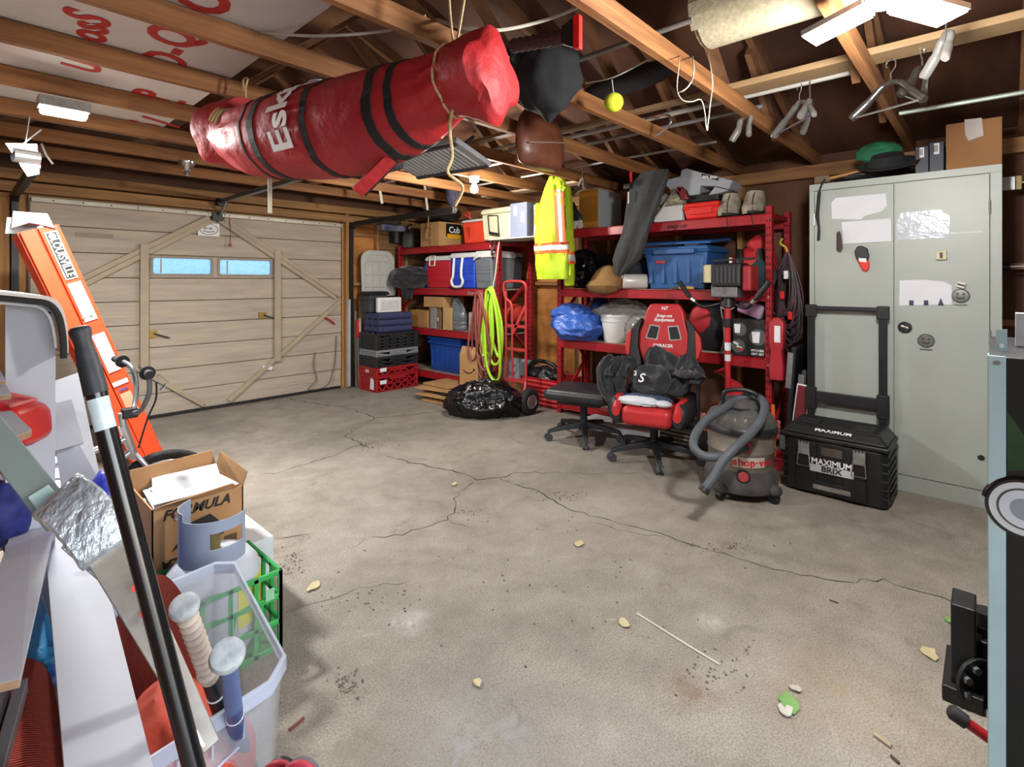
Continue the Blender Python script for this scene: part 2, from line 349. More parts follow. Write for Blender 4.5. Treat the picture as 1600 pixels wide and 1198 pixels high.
# ---- garage door: planks, braces, two panes
dm = mat('door_paint', '#a2968a', .62, col2='#b8aa97', scale=1.6, stretch=(1,1,9), bump=.5, bscale=5, detail=8)
dmd = mat('door_brace_paint', '#a99a85', .6, var=.1, scale=4, bump=.1)
door = bpy.data.objects.new('door_1', None); COL.objects.link(door); struct(door); door.location = (1.88, YD, 0)
def dbox(x0, x1, y0, y1, z0, z1, nm, m, bev=.004):
    return M().bb(x0-1.88, x1-1.88, y0-YD, y1-YD, z0, z1).build(nm, m, door, bevel=bev, seg=1)
ph = (DZ-.03)/9
WZ0, WZ1 = 1.385, 1.565; wins = ((1.315, 1.85), (1.906, 2.457))
for k in range(9):
    z0 = .012 + k*ph; z1 = z0 + ph - .006
    yy = YD - .03 - (.004 if k % 2 else 0)
    if z0 < WZ0 and z1 > WZ0 or z0 < WZ1 and z1 > WZ1 and False:
        pass
    cuts = [(DX0+.005, DX1-.005)]
    if z0 < WZ1-.01 and z1 > WZ0+.01:
        za, zb = max(z0, WZ0), min(z1, WZ1)
        dbox(DX0+.005, wins[0][0], yy, yy+.035, z0, z1, 'door_plank', dm); dbox(wins[0][1], wins[1][0], yy, yy+.035, z0, z1, 'door_plank', dm); dbox(wins[1][1], DX1-.005, yy, yy+.035, z0, z1, 'door_plank', dm)
        for a, b in wins:
            if za > z0+.004: dbox(a, b, yy, yy+.035, z0, za, 'door_plank', dm)
            if zb < z1-.004: dbox(a, b, yy, yy+.035, zb, z1, 'door_plank', dm)
    else: dbox(DX0+.005, DX1-.005, yy, yy+.035, z0, z1, 'door_plank', dm)
dbox(DX0, DX1, YD+.006, YD+.02, .005, WZ0-.03, 'door_backing', dmd, 0); dbox(DX0, DX1, YD+.006, YD+.02, WZ1+.03, DZ, 'door_backing', dmd, 0)
for a, b in ((DX0, wins[0][0]-.012), (wins[0][1]+.012, wins[1][0]-.012), (wins[1][1]+.012, DX1)): dbox(a, b, YD+.006, YD+.02, WZ0-.035, WZ1+.035, 'door_backing', dmd, 0)
for a, b in wins: dbox(a-.012, b+.012, YD+.006, YD+.02, WZ0-.035, WZ0-.004, 'door_backing', dmd, 0); dbox(a-.012, b+.012, YD+.006, YD+.02, WZ1+.004, WZ1+.035, 'door_backing', dmd, 0)
def film():
    m = bpy.data.materials.new('window_film'); m.use_nodes = True; n = m.node_tree; n.nodes.clear(); L = n.links
    o = n.nodes.new('ShaderNodeOutputMaterial'); tr = n.nodes.new('ShaderNodeBsdfTransparent'); tl = n.nodes.new('ShaderNodeBsdfTranslucent'); gl = n.nodes.new('ShaderNodeBsdfGlossy')
    tr.inputs[0].default_value = lin('#9fc9f2'); tl.inputs[0].default_value = lin('#f2f6fb'); gl.inputs[0].default_value = (.8,.9,1,1); gl.inputs[1].default_value = .1
    tc = n.nodes.new('ShaderNodeTexCoord'); nz = n.nodes.new('ShaderNodeTexNoise'); nz.inputs['Scale'].default_value = 30; nz.inputs['Detail'].default_value = 8; nz.inputs['Roughness'].default_value = .8; L.new(tc.outputs['Object'], nz.inputs[0])
    a = n.nodes.new('ShaderNodeMixShader'); L.new(nz.outputs[0], a.inputs[0]); L.new(tr.outputs[0], a.inputs[1]); L.new(tl.outputs[0], a.inputs[2])
    b = n.nodes.new('ShaderNodeMixShader'); b.inputs[0].default_value = .06; L.new(a.outputs[0], b.inputs[1]); L.new(gl.outputs[0], b.inputs[2]); L.new(b.outputs[0], o.inputs[0])
    return m
fm = film()
for a, b in wins:
    dbox(a+.012, b-.012, YD-.012, YD-.008, WZ0+.012, WZ1-.012, 'pane', fm, 0)
    f = M(); c = (a+b)/2-1.88
    def rr(hw, hh, r): return [V((c + sx*(hw-r) + r*cos(t), 0, (WZ0+WZ1)/2 + sz*(hh-r) + r*sin(t))) for sx, sz, t0 in ((1,1,0),(-1,1,pi/2),(-1,-1,pi),(1,-1,1.5*pi)) for t in [t0 + q*pi/8 for q in range(5)]]
    o1 = rr((b-a)/2+.008, (WZ1-WZ0)/2+.008, .03); i1 = rr((b-a)/2-.014, (WZ1-WZ0)/2-.014, .022)
    sh = lambda r, yv: [V((p.x, yv, p.z)) for p in r]
    f.rings([sh(o1, -.012), sh(o1, -.042), sh(i1, -.042), sh(i1, -.012)], close=True)
    f.build('window_frame', mat('window_trim', '#8f8675', .5), door)
    M().bb(c-.19, c-.19+.012, -.02, -.012, WZ0+.02, WZ1-.02).build('window_clip', dmd, door)
yb = YD-.052
def brace(a, b, wd=.055): M().bar((a[0]-1.88, yb-YD, a[1]), (b[0]-1.88, yb-YD, b[1]), .032, wd, (0,0,1) if abs(a[0]-b[0]) > .05 else (1,0,0)).build('door_brace', dmd, door, bevel=.004, seg=1)
DM = 1.88; ZM = 1.12
for (a, b) in (((DM-.07, 1.985), (DX0+.02, ZM+.02)), ((DM+.07, 1.985), (DX1-.03, ZM+.02)), ((DX0+.02, ZM-.04), (DM-.12, .06)), ((DX1-.03, ZM-.04), (DM+.12, .06)),
               ((DM-.02, 1.965), (DX0+.08, ZM)), ((DM+.02, 1.965), (DX1-.09, ZM))): brace(a, b, .045)
for xv in (1.257, 2.51):
    M().bb(xv-.04-1.88, xv+.03-1.88, -.085, -.036, .42, 1.68).build('door_post', dmd, door, bevel=.004, seg=1)
dbox(DX0+.01, DX1-.01, YD-.075, YD-.036, DZ-.055, DZ-.015, 'top_strut', mat('door_strut', '#b9b3a6', .5, .4), .003)
for k in range(14): M().cyl((DX0+.15+k*.2-1.88, -.078, DZ-.035), (DX0+.15+k*.2-1.88, -.074, DZ-.035), .007, n=6).build('bolt', blackm, door)
dbox(DX0+.03, DX1-.03, YD-.06, YD-.02, .002, .03, 'bottom_seal', blackr, 0)
M().box((0, -.07, 1.995), (.10, .05, .09)).build('operator_bracket', blackm, door, bevel=.004)
sg = M().bb(-.15-.02, .05-.02, -.052, -.048, 1.79, 1.925).build('door_plate', white, door)
rg = [V((-.07+.085*cos(t), -.053, 1.86+.055*sin(t))) for t in [2*pi*k/28 for k in range(28)]]
M().tube(rg, .003, 5, close=True).build('plate_oval', mat('plate_maroon', '#6d3540', .5), sg)
for dx in (-.028, .02):
    for q in range(6): M().bb(-.07+dx-.02+(q % 3)*.012, -.07+dx-.011+(q % 3)*.012, -.0545, -.0525, 1.86+(q//3)*.012, 1.868+(q//3)*.012).build('plate_flag', black, sg)
for k in range(9): M().bb(-.125+k*.0125, -.117+k*.0125, -.0545, -.0525, 1.826+.004*abs(k-4)/2, 1.838+.004*abs(k-4)/2).build('plate_lettering', MATS['plate_maroon'], sg)
M().tube([(.12, -.07, 2.0), (.125, -.09, 1.85), (.12, -.09, 1.72)], .004, 6).cyl((.12, -.09, 1.72), (.12, -.09, 1.69), .013).build('release_cord', mat('red_cord', '#a5482f', .7), door)
for (x, z) in ((1.33, .80), (2.36, .93)):
    q = M().bb(x-.05-1.88, x+.03-1.88, -.05, -.034, z-.02, z+.05); q.build('latch_plate', mat('brass', '#a58b4c', .4, .7), door)
    M().bar((x-1.88, -.055, z+.02), (x+.13-1.88, -.06, z-.03), .012, .012).build('latch_handle', blackm, door)
M().box((2.40-1.88, -.05, .36), (.11, .03, .045), Matrix.Rotation(.25, 3, 'Y')).build('pull_handle', whitep, door, bevel=.008)
M().tube([(3.08-1.88, -.05, .88), (3.14-1.88, -.06, .85), (3.2-1.88, -.06, .80)], .012, 6).build('side_lock', redp, door)
M().bb(.75-1.88, 1.02-1.88, -.042, -.0385, 1.72, 1.755).build('maker_plate', mat('plate_taupe', '#8d7f6c', .6), door)
M().tube(smooth_path([(2.95-1.88,-.06,.48),(2.93-1.88,-.07,.3),(2.97-1.88,-.06,.15),(2.86-1.88,-.08,.05),(3.1-1.88,-.08,.07),(3.2-1.88,-.06,.3),(3.23-1.88,-.05,.65)]), .006, 6).build('loose_wire', mat('wire_grey', '#6d675d', .6), door)
# side jambs, tracks
for x, nm in ((DX0-.05, 5), (DX1+.05, 6)): struct(M().bb(x-.045, x+.03, YD-.03, YD-.001, 0, DZ).build('trim_%d' % nm, studm))
def track(x, y_end, label):
    t = thing('door_track', label, 'track', (x, YD-.1, 0))
    pr = smooth_path([(0, 0, .02), (0, 0, 1.0), (0, 0, 1.90), (0, -.03, 2.0), (0, -.12, 2.033), (0, -.4, 2.035), (0, y_end-YD+.1, 2.035)], 5)
    rs = []
    for i, p in enumerate(pr):
        d = (pr[min(i+1, len(pr)-1)] - pr[max(i-1, 0)]).normalized(); nn = V((1,0,0)).cross(d)
        rs.append([p + V((sx*.022, 0, 0)) + nn*q for sx, q in ((-1,-.028),(1,-.028),(1,.028),(-1,.028))])
    M().rings(rs).build('rail', blackm, t)
    M().bb(-.012, .012, .0, .066, .02, 1.95).build('angle_iron', steel, t); M().bb(-.05, -.022, -.03, .03, .02, 1.1).build('weather_strip', mat('strip_pale', '#c3cdd0', .4, .3), t)
    M().cyl((-.015, y_end-YD+.11, 2.035), (.02, y_end-YD+.11, 2.035), .035, n=12).build('roller', chrome, t)
    return t
track(3.40, 3.92, 'black steel garage door track at the right jamb, running back beneath the joists')
tl_ = track(.36, 4.35, 'dark steel garage door track behind the orange ladder at the left jamb')
# outside
struct(M().bb(-30, 40, YD+.13, 60, -.2, -.03).build('floor_outside', mat('driveway', '#8c8880', .9, var=.2, scale=1)))
# ================================================================== helpers for things placed in the room
def root_loc(o):
    while o.parent is not None: o = o.parent
    return V(o.location)
def wb(m, name, mt, t, **k):            # m is in room coordinates, t is the thing (or part) it belongs to
    r = root_loc(t); m.v = [p - r for p in m.v]; return m.build(name, mt, t, **k)
def ywin(u0, u1, X): return pX(u1, 440, X).y, pX(u0, 440, X).y
def sheet(t, pts, off, m, name='label_sticker'): return wb(M().prism(pts, off), name, m, t)
def wtext(t, body, size, loc, right, up, m, **k): return text(body, size, V(loc) - root_loc(t), right, up, m, t, **k)
# wall-ward axes on things that face the room: text on a -X face reads towards -Y, on a -Y face towards +X
MX = dict(right=(0,-1,0), up=(0,0,1)); MY = dict(right=(1,0,0), up=(0,0,1))
# ---- lamps
lampm = mat('lamp_glow', '#ffffff', .5, emit='#fff6e8', estr=22)
t = thing('garage_light', 'bright three-panel LED garage lamp beneath the joists at the upper right', 'lamp', (1.93, .23, ZP))
M().cyl((0,0,0), (0,0,-.05), .035).cyl((0,0,-.05), (0,0,-.09), .06).build('lamp_base', greyp, t, smooth=True)
for k, (a, tl) in enumerate(((radians(200), .55), (radians(320), .75), (radians(80), .5))):
    d = V((cos(a), sin(a), -.18)).normalized(); c = V((0,0,-.085)) + d*.14; s_ = V((-sin(a), cos(a), 0)); up = s_.cross(d)*(1)
    h = M().prism([c - d*.09 - s_*.055, c + d*.09 - s_*.055, c + d*.09 + s_*.055, c - d*.09 + s_*.055], (0,0,.018)).build('lamp_panel', steel, t)
    M().prism([c - d*.085 - s_*.05 + V((0,0,-.006)), c + d*.085 - s_*.05 + V((0,0,-.006)), c + d*.085 + s_*.05 + V((0,0,-.006)), c - d*.085 + s_*.05 + V((0,0,-.006))], (0,0,.005)).build('diffuser', lampm, h)
lamp('garage_light_glow', 'POINT', (1.93, .23, ZP-.22), 78, (1, .97, .93), .10)
bulbp = pZ(741, 300, 2.12)
t = thing('ceiling_bulb', 'glowing bare bulb in a porcelain holder above the beige cooler', 'lamp', (bulbp.x, bulbp.y, ZP))
M().cyl((0,0,0), (0,0,-.05), .05, .04).build('lamp_holder', whitep, t, smooth=True); M().lathe([(.012,-.05),(.02,-.07),(.034,-.11),(.03,-.14),(.001,-.152)], n=14).build('bulb', lampm, t, smooth=True)
lamp('ceiling_bulb_glow', 'POINT', (bulbp.x, bulbp.y, ZP-.20), 44, (1, .95, .88), .05)
lp = pZ(100, 176, 2.17)
t = thing('strip_lamp', 'bright white strip lamp between joists beside the left door track', 'lamp', (lp.x, lp.y, 2.15))
M().bb(-.10, .10, -.05, .05, .03, .08).build('lamp_base', steel, t, bevel=.004); M().bb(-.09, .09, -.04, .04, 0, .03).build('diffuser', lampm, t, bevel=.012)
lamp('strip_lamp_glow', 'AREA', (lp.x, lp.y, 2.14), 58, (1, .98, .95), .2)
# ---- red steel shelving
wooddeck = mat('shelf_deck', '#a79f92', .8, col2='#8b7a64', scale=3, stretch=(6,1,1), bump=.1)
hole = mat('punched_hole', '#16090a', .9)
def shelving(label, x0, x1, y0, y1, top, zs, brand=None):
    t = thing('shelving_unit', label, 'shelf', ((x0+x1)/2, (y0+y1)/2, 0), group='red steel shelving units')
    for y in (y0, y1-.045):
        for x, dx in ((x0, 1), (x1-.06, -1)):
            p = M().bb(x, x+.06, y, y+.045, 0, top); up = wb(p, 'upright', redp, t, bevel=.003, seg=1)
            h = M(); k = 0
            while .12 + k*.055 < top-.04:
                z = .12 + k*.055
                for q in (.010, .030): h.prism([(x-.0008, y+q, z), (x-.0008, y+q+.009, z), (x-.0008, y+q+.006, z+.022), (x-.0008, y+q+.002, z+.022)], (.0006, 0, 0)); h.prism([(x+q+.006, y-.0008, z), (x+q+.015, y-.0008, z), (x+q+.012, y-.0008, z+.022), (x+q+.008, y-.0008, z+.022)], (0, .0006, 0))
                k += 1
            wb(h, 'slots', hole, up)['kind'] = 'stuff'
        yy = y + .022
        for za, zb in ((.12, .5), (.5, .95), (.95, 1.35)): wb(M().bar((x0+.06, yy, zb if za == .5 else za), (x1-.06, yy, za if za == .5 else zb), .02, .03), 'end_brace', redp, t)
        for z in (.10, top-.08): wb(M().bb(x0+.06, x1-.06, yy-.012, yy+.012, z, z+.03), 'end_rail', redp, t)
    for z in zs:
        for x in (x0, x1-.05): wb(M().bb(x+.004, x+.05, y0+.045, y1-.045, z-.085, z-.012).bb(x+.016, x+.05, y0+.045, y1-.045, z-.012, z-.004), 'beam', redp, t, bevel=.003, seg=1)
        wb(M().bb(x0+.05, x1-.05, y0+.05, y1-.05, z-.018, z-.001), 'shelf_board', wooddeck, t)
        for y in (y0+.0225, y1-.0225): wb(M().cyl((x0-.004, y, z-.05), (x0, y, z-.05), .007, n=8), 'rivet', chrome, t)
    if brand: wtext(t, *brand, **MX)
    return t
U1x, U1y0, U1y1 = 4.06, 3.95, 5.84; U2x, U2y0, U2y1 = 4.16, 1.20, 3.22
Z1 = (.20, .735, 1.24, 1.765); Z2 = (.13, .745, 1.255, 1.84)
shelving('red steel shelving unit holding the coolers, beside the garage door', U1x, 4.66, U1y0, U1y1, 1.80, Z1, ('Snap-on', .055, (U1x+.002, 4.42, Z1[2]-.05), *()) and None)
shelving('red steel shelving unit holding the big blue tote, left of the grey cabinet', U2x, 4.69, U2y0, U2y1, 1.89, Z2)
sn = [o for o in bpy.data.objects if o.name.startswith('shelving_unit')]
wtext(sn[0], 'Snap-on', .06, (U1x+.002, 4.36, Z1[2]-.05), m=mat('beam_print', '#8f8577', .5), bold=.02, shear=.2, **MX)
wtext(sn[1], 'snap-on', .055, (U2x+.002, 1.95, Z2[3]-.05), m=mat('beam_print_dark', '#4d1216', .5), bold=.03, shear=.2, **MX)
# ---- generic boxes
tapem = mat('packing_tape', '#a8763a', .3, var=.1)
def carton(name, label, cat, x0, x1, y0, y1, z0, z1, m=card, tape=None, flaps=False, group=None, bev=.003):
    t = thing(name, label, cat, ((x0+x1)/2, (y0+y1)/2, z0), group=group)
    if not flaps:
        wb(M().bb(x0, x1, y0, y1, z0, z1), 'body', m, t, bevel=bev, seg=1)
        if tape: wb(M().bb(x0-.0008, x0, (y0+y1)/2-.025, (y0+y1)/2+.025, z0+.01, z1), 'tape', tape, t); wb(M().bb(x0, x1, (y0+y1)/2-.025, (y0+y1)/2+.025, z1+.0002, z1+.001), 'tape', tape, t)
    else:
        w_ = .005
        wb(M().bb(x0, x1, y0, y1, z0, z0+w_).bb(x0, x0+w_, y0, y1, z0, z1).bb(x1-w_, x1, y0, y1, z0, z1).bb(x0, x1, y0, y0+w_, z0, z1).bb(x0, x1, y1-w_, y1, z0, z1), 'body', m, t)
    return t
lidw = mat('cooler_lid_white', '#dcdedd', .4, var=.05)
def cooler(label, u0, u1, X, z0, z1, dep, col, lid=None, lidh=.05, swing=None, group='coolers on the shelves', rib=True):
    y0, y1 = ywin(u0, u1, X); x0, x1 = X, X+dep
    t = thing('cooler', label, 'cooler', ((x0+x1)/2, (y0+y1)/2, z0), group=group); cx, cy = (x0+x1)/2, (y0+y1)/2; hx, hy = dep/2, (y1-y0)/2
    R = lambda k, z: [V((cx+sx*hx*k, cy+sy*hy*k, z)) for sx, sy in ((-1,-1),(1,-1),(1,1),(-1,1))]
    zl = z1 - lidh
    wb(M().rings([R(.92, z0), R(1, zl-.001)]), 'body', col, t, bevel=.022, seg=3)
    if rib:
        for q in (.25, .5, .62, .72): wb(M().bb(x0-.001+.04*hx*(1-q), x0+.012, y0+.02, y1-.02, z0+(zl-z0)*q-.004, z0+(zl-z0)*q+.004), 'rib', col, t, bevel=.003)
    if lid is not None: wb(M().rings([R(1.03, zl), R(1.03, zl+lidh*.5), R(.93, z1)]), 'lid', lid, t, bevel=.012, seg=3)
    return t, x0, x1, y0, y1, zl
# ================================================================== unit 1, top
z = Z1[3]
y0, y1 = ywin(657, 686, 4.09)
t = carton('cardboard_box', 'plain cardboard box with black and yellow print, at the far end of the top shelf', 'box', 4.09, 4.58, y0, y1, z, z+.30, tape=mat('box_seam', '#9a744a', .8))
sheet(t, [(4.20,y0-.001,z+.12),(4.46,y0-.001,z+.12),(4.46,y0-.001,z+.285),(4.20,y0-.001,z+.285)], (0,-.001,0), black); sheet(t, [(4.22,y0-.0025,z+.10),(4.46,y0-.0025,z+.10),(4.46,y0-.0025,z+.155),(4.22,y0-.0025,z+.155)], (0,-.001,0), mat('yellow_print', '#e3a921', .5))
wtext(t, 'Cub', .11, (4.34, y0-.003, z+.205), m=white, bold=.02, **MY)
t = thing('hook_tool', 'small wooden hook hanging in front of the cardboard box', 'hook', pX(669, 372, 4.02)); b0 = t.location
M().tube(smooth_path([(0,0,.30),(0,-.005,.22),(0,.0,.14),(0,.03,.05),(0,.02,.0),(0,-.06,.01)]), .008, 6).bb(-.008,.008,-.07,.005,.13,.145).build('hook_rod', mat('hook_wood', '#b58f5d', .6), t)
orange = mat('orange_cooler', '#d8442a', .45, var=.1)
t, x0, x1, y0, y1, zl = cooler('orange-red plastic tub with a pale lid on the top shelf, left of the beige cooler', 722, 760, 4.08, z, z+.275, .36, orange, lidw, .03, rib=False)
wb(M().prism([(x0-.004,y1-.07,z+.19),(x0-.004,y1-.15,z+.19),(x0-.004,y1-.13,z+.06)], (.012,0,0)), 'molded_recess', mat('orange_dark', '#b5321f', .5), t)
t = thing('pliers', 'red-handled pliers lying on top of the orange tub', 'tool', (4.13, y1-.08, z+.276)); M().tube([(0,0,.03),(-.03,.05,.06),(-.02,.09,.08)], .009, 6).tube([(0,0,.03),(-.03,-.03,.07),(-.02,.02,.11)], .009, 6).build('handle', redpl, t); M().tube([(0,0,.03),(.01,-.05,.004)], .012, 6).build('jaw', chrome, t)
beige = mat('beige_plastic', '#c9c8a6', .42, var=.06)
t, x0, x1, y0, y1, zl = cooler('beige hard cooler with black swing handle on the top shelf', 752, 797, 4.02, z+.012, z+.36, .40, beige, beige, .06, rib=False)
yc = (y0+y1)/2; wb(M().tube([(x0-.016,yc+.10,z+.28),(x0-.02,yc+.07,z+.08),(x0-.02,yc-.07,z+.05),(x0-.016,yc-.05,z+.27),(x0-.016,yc+.10,z+.28)], .007, 6), 'swing_handle', blackm, t); wb(M().bar((x0-.022,yc+.07,z+.09),(x0-.022,yc-.08,z+.06), .02, .03), 'grip', blackp, t, bevel=.005)
y0, y1 = ywin(797, 823, 3.98)
slate = mat('slate_box', '#7f869c', .6, var=.05)
t = carton('storage_box', 'slate blue-grey lidded box with two white labels on the white plank', 'box', 3.98, 4.16, y0, y1, z+.012, z+.37, slate)
for q, zz in ((.33, .24), (.75, .17)): sheet(t, [(3.979,y1-(y1-y0)*q-.022,z+zz),(3.979,y1-(y1-y0)*q+.022,z+zz),(3.979,y1-(y1-y0)*q+.022,z+zz+.10),(3.979,y1-(y1-y0)*q-.022,z+zz+.10)], (-.001,0,0), white)
ya, yb = ywin(833, 850, 3.98)
t = carton('snack_box', 'red and green printed carton beside the slate box, half hidden by the hi-vis jacket', 'box', 3.99, 4.18, ya, min(yb, y0-.01), z+.012, z+.33, mat('snack_print', '#c5563a', .5, col2='#e8d3b0', scale=14))
wb(M().bb(3.989, 4.181, ya-.001, min(yb, y0-.01)+.001, z+.28, z+.331), 'printed_top', mat('green_print', '#7fb98a', .5), t)
y0, y1 = ywin(763, 852, 3.94)
tag(M().bb(3.94, 4.24, y0, y1, z-.008+.009, z+.011).build('plank', mat('white_plank', '#cfccc2', .6, var=.1), bevel=.002), 'pale plank bridging the gap between the two red shelving units', 'plank')
# unit 1, coolers shelf
z = Z1[2]
t, x0, x1, y0, y1, zl = cooler('red hard cooler with white lid on the middle shelf', 665, 703, 4.09, z, z+.40, .42, mat('cooler_red', '#c01f30', .4, var=.08), lidw, .06)
yc = (y0+y1)/2+.07; wb(M().tube([(x0-.02,yc+.05,z+.40),(x0-.03,yc+.05,z+.28),(x0-.03,yc-.05,z+.28),(x0-.02,yc-.05,z+.40)], .008, 6, close=True), 'bail_handle', whitep, t)
t, x0, x1, y0, y1, zl = cooler('royal blue hard cooler with a looped white carry handle', 703, 741, 4.07, z, z+.42, .42, mat('cooler_blue', '#2148c4', .38, var=.08), lidw, .06)
yc = (y0+y1)/2+.05; wb(M().tube(smooth_path([(x0-.01,yc+.075,z+.36),(x0-.025,yc+.07,z+.24),(x0-.03,yc+.075,z+.14),(x0-.03,yc+.10,z+.09),(x0-.03,yc+.07,z+.03),(x0-.03,yc,z+.02),(x0-.03,yc-.07,z+.03),(x0-.03,yc-.10,z+.09),(x0-.03,yc-.075,z+.14),(x0-.025,yc-.07,z+.24),(x0-.01,yc-.075,z+.36)]), .016, 8), 'carry_handle', whitep, t, smooth=True)
t, x0, x1, y0, y1, zl = cooler('slate grey hard cooler with a white lid beside the shelf post', 741, 768, 4.07, z, z+.43, .40, mat('cooler_grey', '#6d747b', .45, var=.08), lidw, .08)
wb(M().tube([(x0-.02,y1-.02,z+.33),(x0-.035,y1-.05,z+.35),(x0-.03,y1-.12,z+.37)], .014, 6), 'latch', whitep, t, smooth=True)
y0_, y1_ = ywin(778, 800, 4.35)
t, x0, x1, y0, y1, zl = cooler('charcoal hard cooler with grey lid, just right of the shelf post', 783, 799, 4.40, z, z+.42, .2, mat('cooler_charcoal', '#3e424b', .5, var=.1), greyp, .05)
t = tag(M().blob((0,0,.19), (.09,.06,.20), 5, .3, 2.0, ridge=True, flat=0, oct=2).build('blue_bag', mat('blue_sack', '#2a4f9c', .35, var=.2, bump=.2), smooth=True), 'crumpled blue plastic bag left of the red cooler', 'bag'); q = pX(657, 440, 4.2); t.location = (4.2, 5.31, z)
q = pX(617, 440, 4.0)
t = thing('jacket_bundle', 'bundled black jacket slumped over the left end of the middle shelf', 'clothing', (4.17, 5.60, z-.01))
M().blob((-.10,-.05,.14), (.25,.30,.15), 8, .3, 1.6, ridge=True, n=4, oct=2).build('bundle', mat('black_cloth', '#1b1b20', .85, var=.25, bump=.25, sheen=.3), t, smooth=True); M().loft([((-.18,-.1,.08),(.09,0,0),(0,.06,0)),((-.19,-.1,-.05),(.08,0,0),(0,.05,0)),((-.18,-.09,-.13),(.06,0,0),(0,.03,0))], 14, .3).build('sleeve', MATS['black_cloth'], t, smooth=True)
# unit 1, lower shelf
z = Z1[1]
def ucarton(label, u0, u1, X, dep, z0, h, m=card, **k):
    y0, y1 = ywin(u0, u1, X); return carton('cardboard_box', label, 'box', X, X+dep, y0, y1, z0, z0+h, m, **k)
ucarton('worn tan carton with a printed band at the far left of the lower shelf', 640, 668, 4.10, .30, z, .22, mat('carton_tan', '#a87c48', .85, var=.2, scale=9, bump=.2))
ucarton('dark brown carton beneath the flat-topped box on the lower shelf', 670, 689, 4.12, .30, z, .265, mat('carton_dark', '#7b6044', .85, var=.15))
ucarton('flat-topped tan carton sitting across the lower boxes', 662, 693, 4.09, .33, z+.267, .13, card)
ucarton('narrow upright carton left of the grey oil jug', 692, 705, 4.08, .24, z, .27, mat('carton_pale', '#bd9a68', .85, var=.1))
sheet(ucarton('thin grey slab box standing on edge among the cartons', 672, 680, 4.085, .03, z, .26, mat('slab_grey', '#8a8a8a', .6)), [(4.084,5.0,z+.1),(4.084,5.02,z+.1),(4.084,5.02,z+.14),(4.084,5.0,z+.14)], (-.001,0,0), white)
q = pX(717, 440, 4.17)
t = thing('oil_jug', 'silver-grey plastic oil jug with moulded handle', 'jug', (4.17, q.y, z)); jm_ = mat('jug_grey', '#747c83', .3, .3, .1)
b = M(); R = lambda hx, hy, zz, dx=0, dy=0, n=16: [V((hx*cos(2*pi*k/n)*(.75+.25*abs(cos(4*pi*k/n)))+dx, hy*sin(2*pi*k/n)+dy, zz)) for k in range(n)]
b.rings([R(.07,.125,0), R(.08,.135,.01), R(.08,.135,.05), R(.074,.128,.06), R(.08,.135,.07), R(.08,.135,.10), R(.074,.128,.11), R(.08,.135,.12), R(.08,.135,.19), R(.07,.115,.25,0,.02), R(.05,.075,.30,0,.05), R(.03,.03,.35,0,.06), R(.026,.026,.38,0,.06)]).build('body', jm_, t, smooth=True)
M().tube(smooth_path([(0,.06,.37),(0,.03,.375),(0,-.03,.33),(0,-.09,.25),(0,-.10,.20)]), .018, 8).build('handle', jm_, t, smooth=True); M().cyl((0,.06,.37),(0,.04,.395), .024).build('cap', dgrey, t)
ucarton('small white carton with black dotted print behind the oil jug', 732, 740, 4.2, .15, z, .22, mat('dotted_carton', '#d5d5d0', .6, col2='#8d8d8d', scale=30))
t = tag(M().blob((0,0,.14), (.12,.11,.15), 14, .3, 2, ridge=True, flat=0, n=3).build('red_sack', mat('red_nylon', '#d3382c', .5, var=.2, bump=.2), smooth=True), 'red nylon sack at the right end of the lower shelf, behind the hoses', 'bag'); t.location = (4.22, 4.33, z)
t = tag(M().blob((0,0,.10), (.14,.07,.10), 15, .3, 2, ridge=True, flat=0).build('red_rag', mat('red_cloth', '#d0402f', .7, var=.2), smooth=True), 'bright red rag seen behind the hand truck on the lower shelf', 'cloth'); t.location = (4.45, 4.06, z+.12)
t = thing('tool_case', 'black and grey tool case behind the hand truck on the lower shelf', 'case', (4.45, 4.08, z)); M().bb(-.15,.15,-.08,.08,0,.12).build('body', blackp, t, bevel=.01); M().bb(-.152,.152,-.082,.082,.06,.075).build('lid_seam', greyp, t)
# unit 1, bottom
z = Z1[0]
def tote(name, label, x0, x1, y0, y1, z0, z1, m, lid=None, lip=.02, taper=.88, group=None, lidh=.04):
    t = thing(name, label, 'tote', ((x0+x1)/2, (y0+y1)/2, z0), group=group); cx, cy, hx, hy = (x0+x1)/2, (y0+y1)/2, (x1-x0)/2, (y1-y0)/2
    R = lambda k, zz, e=0: [V((cx+sx*(hx*k+e), cy+sy*(hy*k+e), zz)) for sx, sy in ((-1,-1),(1,-1),(1,1),(-1,1))]
    wb(M().rings([R(taper, z0), R(1, z1-.05), R(1, z1-.001)]).rings([R(1, z1-.06, lip), R(1, z1-.03, lip)]), 'body', m, t, bevel=.018, seg=3)
    n = max(2, int((y1-y0)/.10))
    for k in range(n): wb(M().bb(x0+.004, x0+.022, y0+(k+.35)*(y1-y0)/n, y0+(k+.65)*(y1-y0)/n, z0+.05, z1-.10), 'rib', m, t, bevel=.004)
    if lid: wb(M().rings([R(1, z1, lip), R(1, z1+lidh*.5, lip), R(.95, z1+lidh)]), 'lid', lid, t, bevel=.012, seg=3)
    return t
y0, y1 = ywin(668, 722, 4.14); tb = mat('tote_blue', '#1c4a9e', .42, var=.1)
tote('storage_tote', 'cobalt blue ribbed tote on the bottom shelf behind the red crates', 4.14, 4.55, y0+.03, y1-.03, z, z+.40, tb, lid=tb)
kraft = mat('kraft', '#b98f5b', .85, var=.07)
ya, yb = ywin(718, 746, 3.86)
t = carton('cardboard_box', 'small kraft shipping box with a black curved smile print', 'box', 3.86, 4.02, ya, yb, .165, .165+.36, kraft)
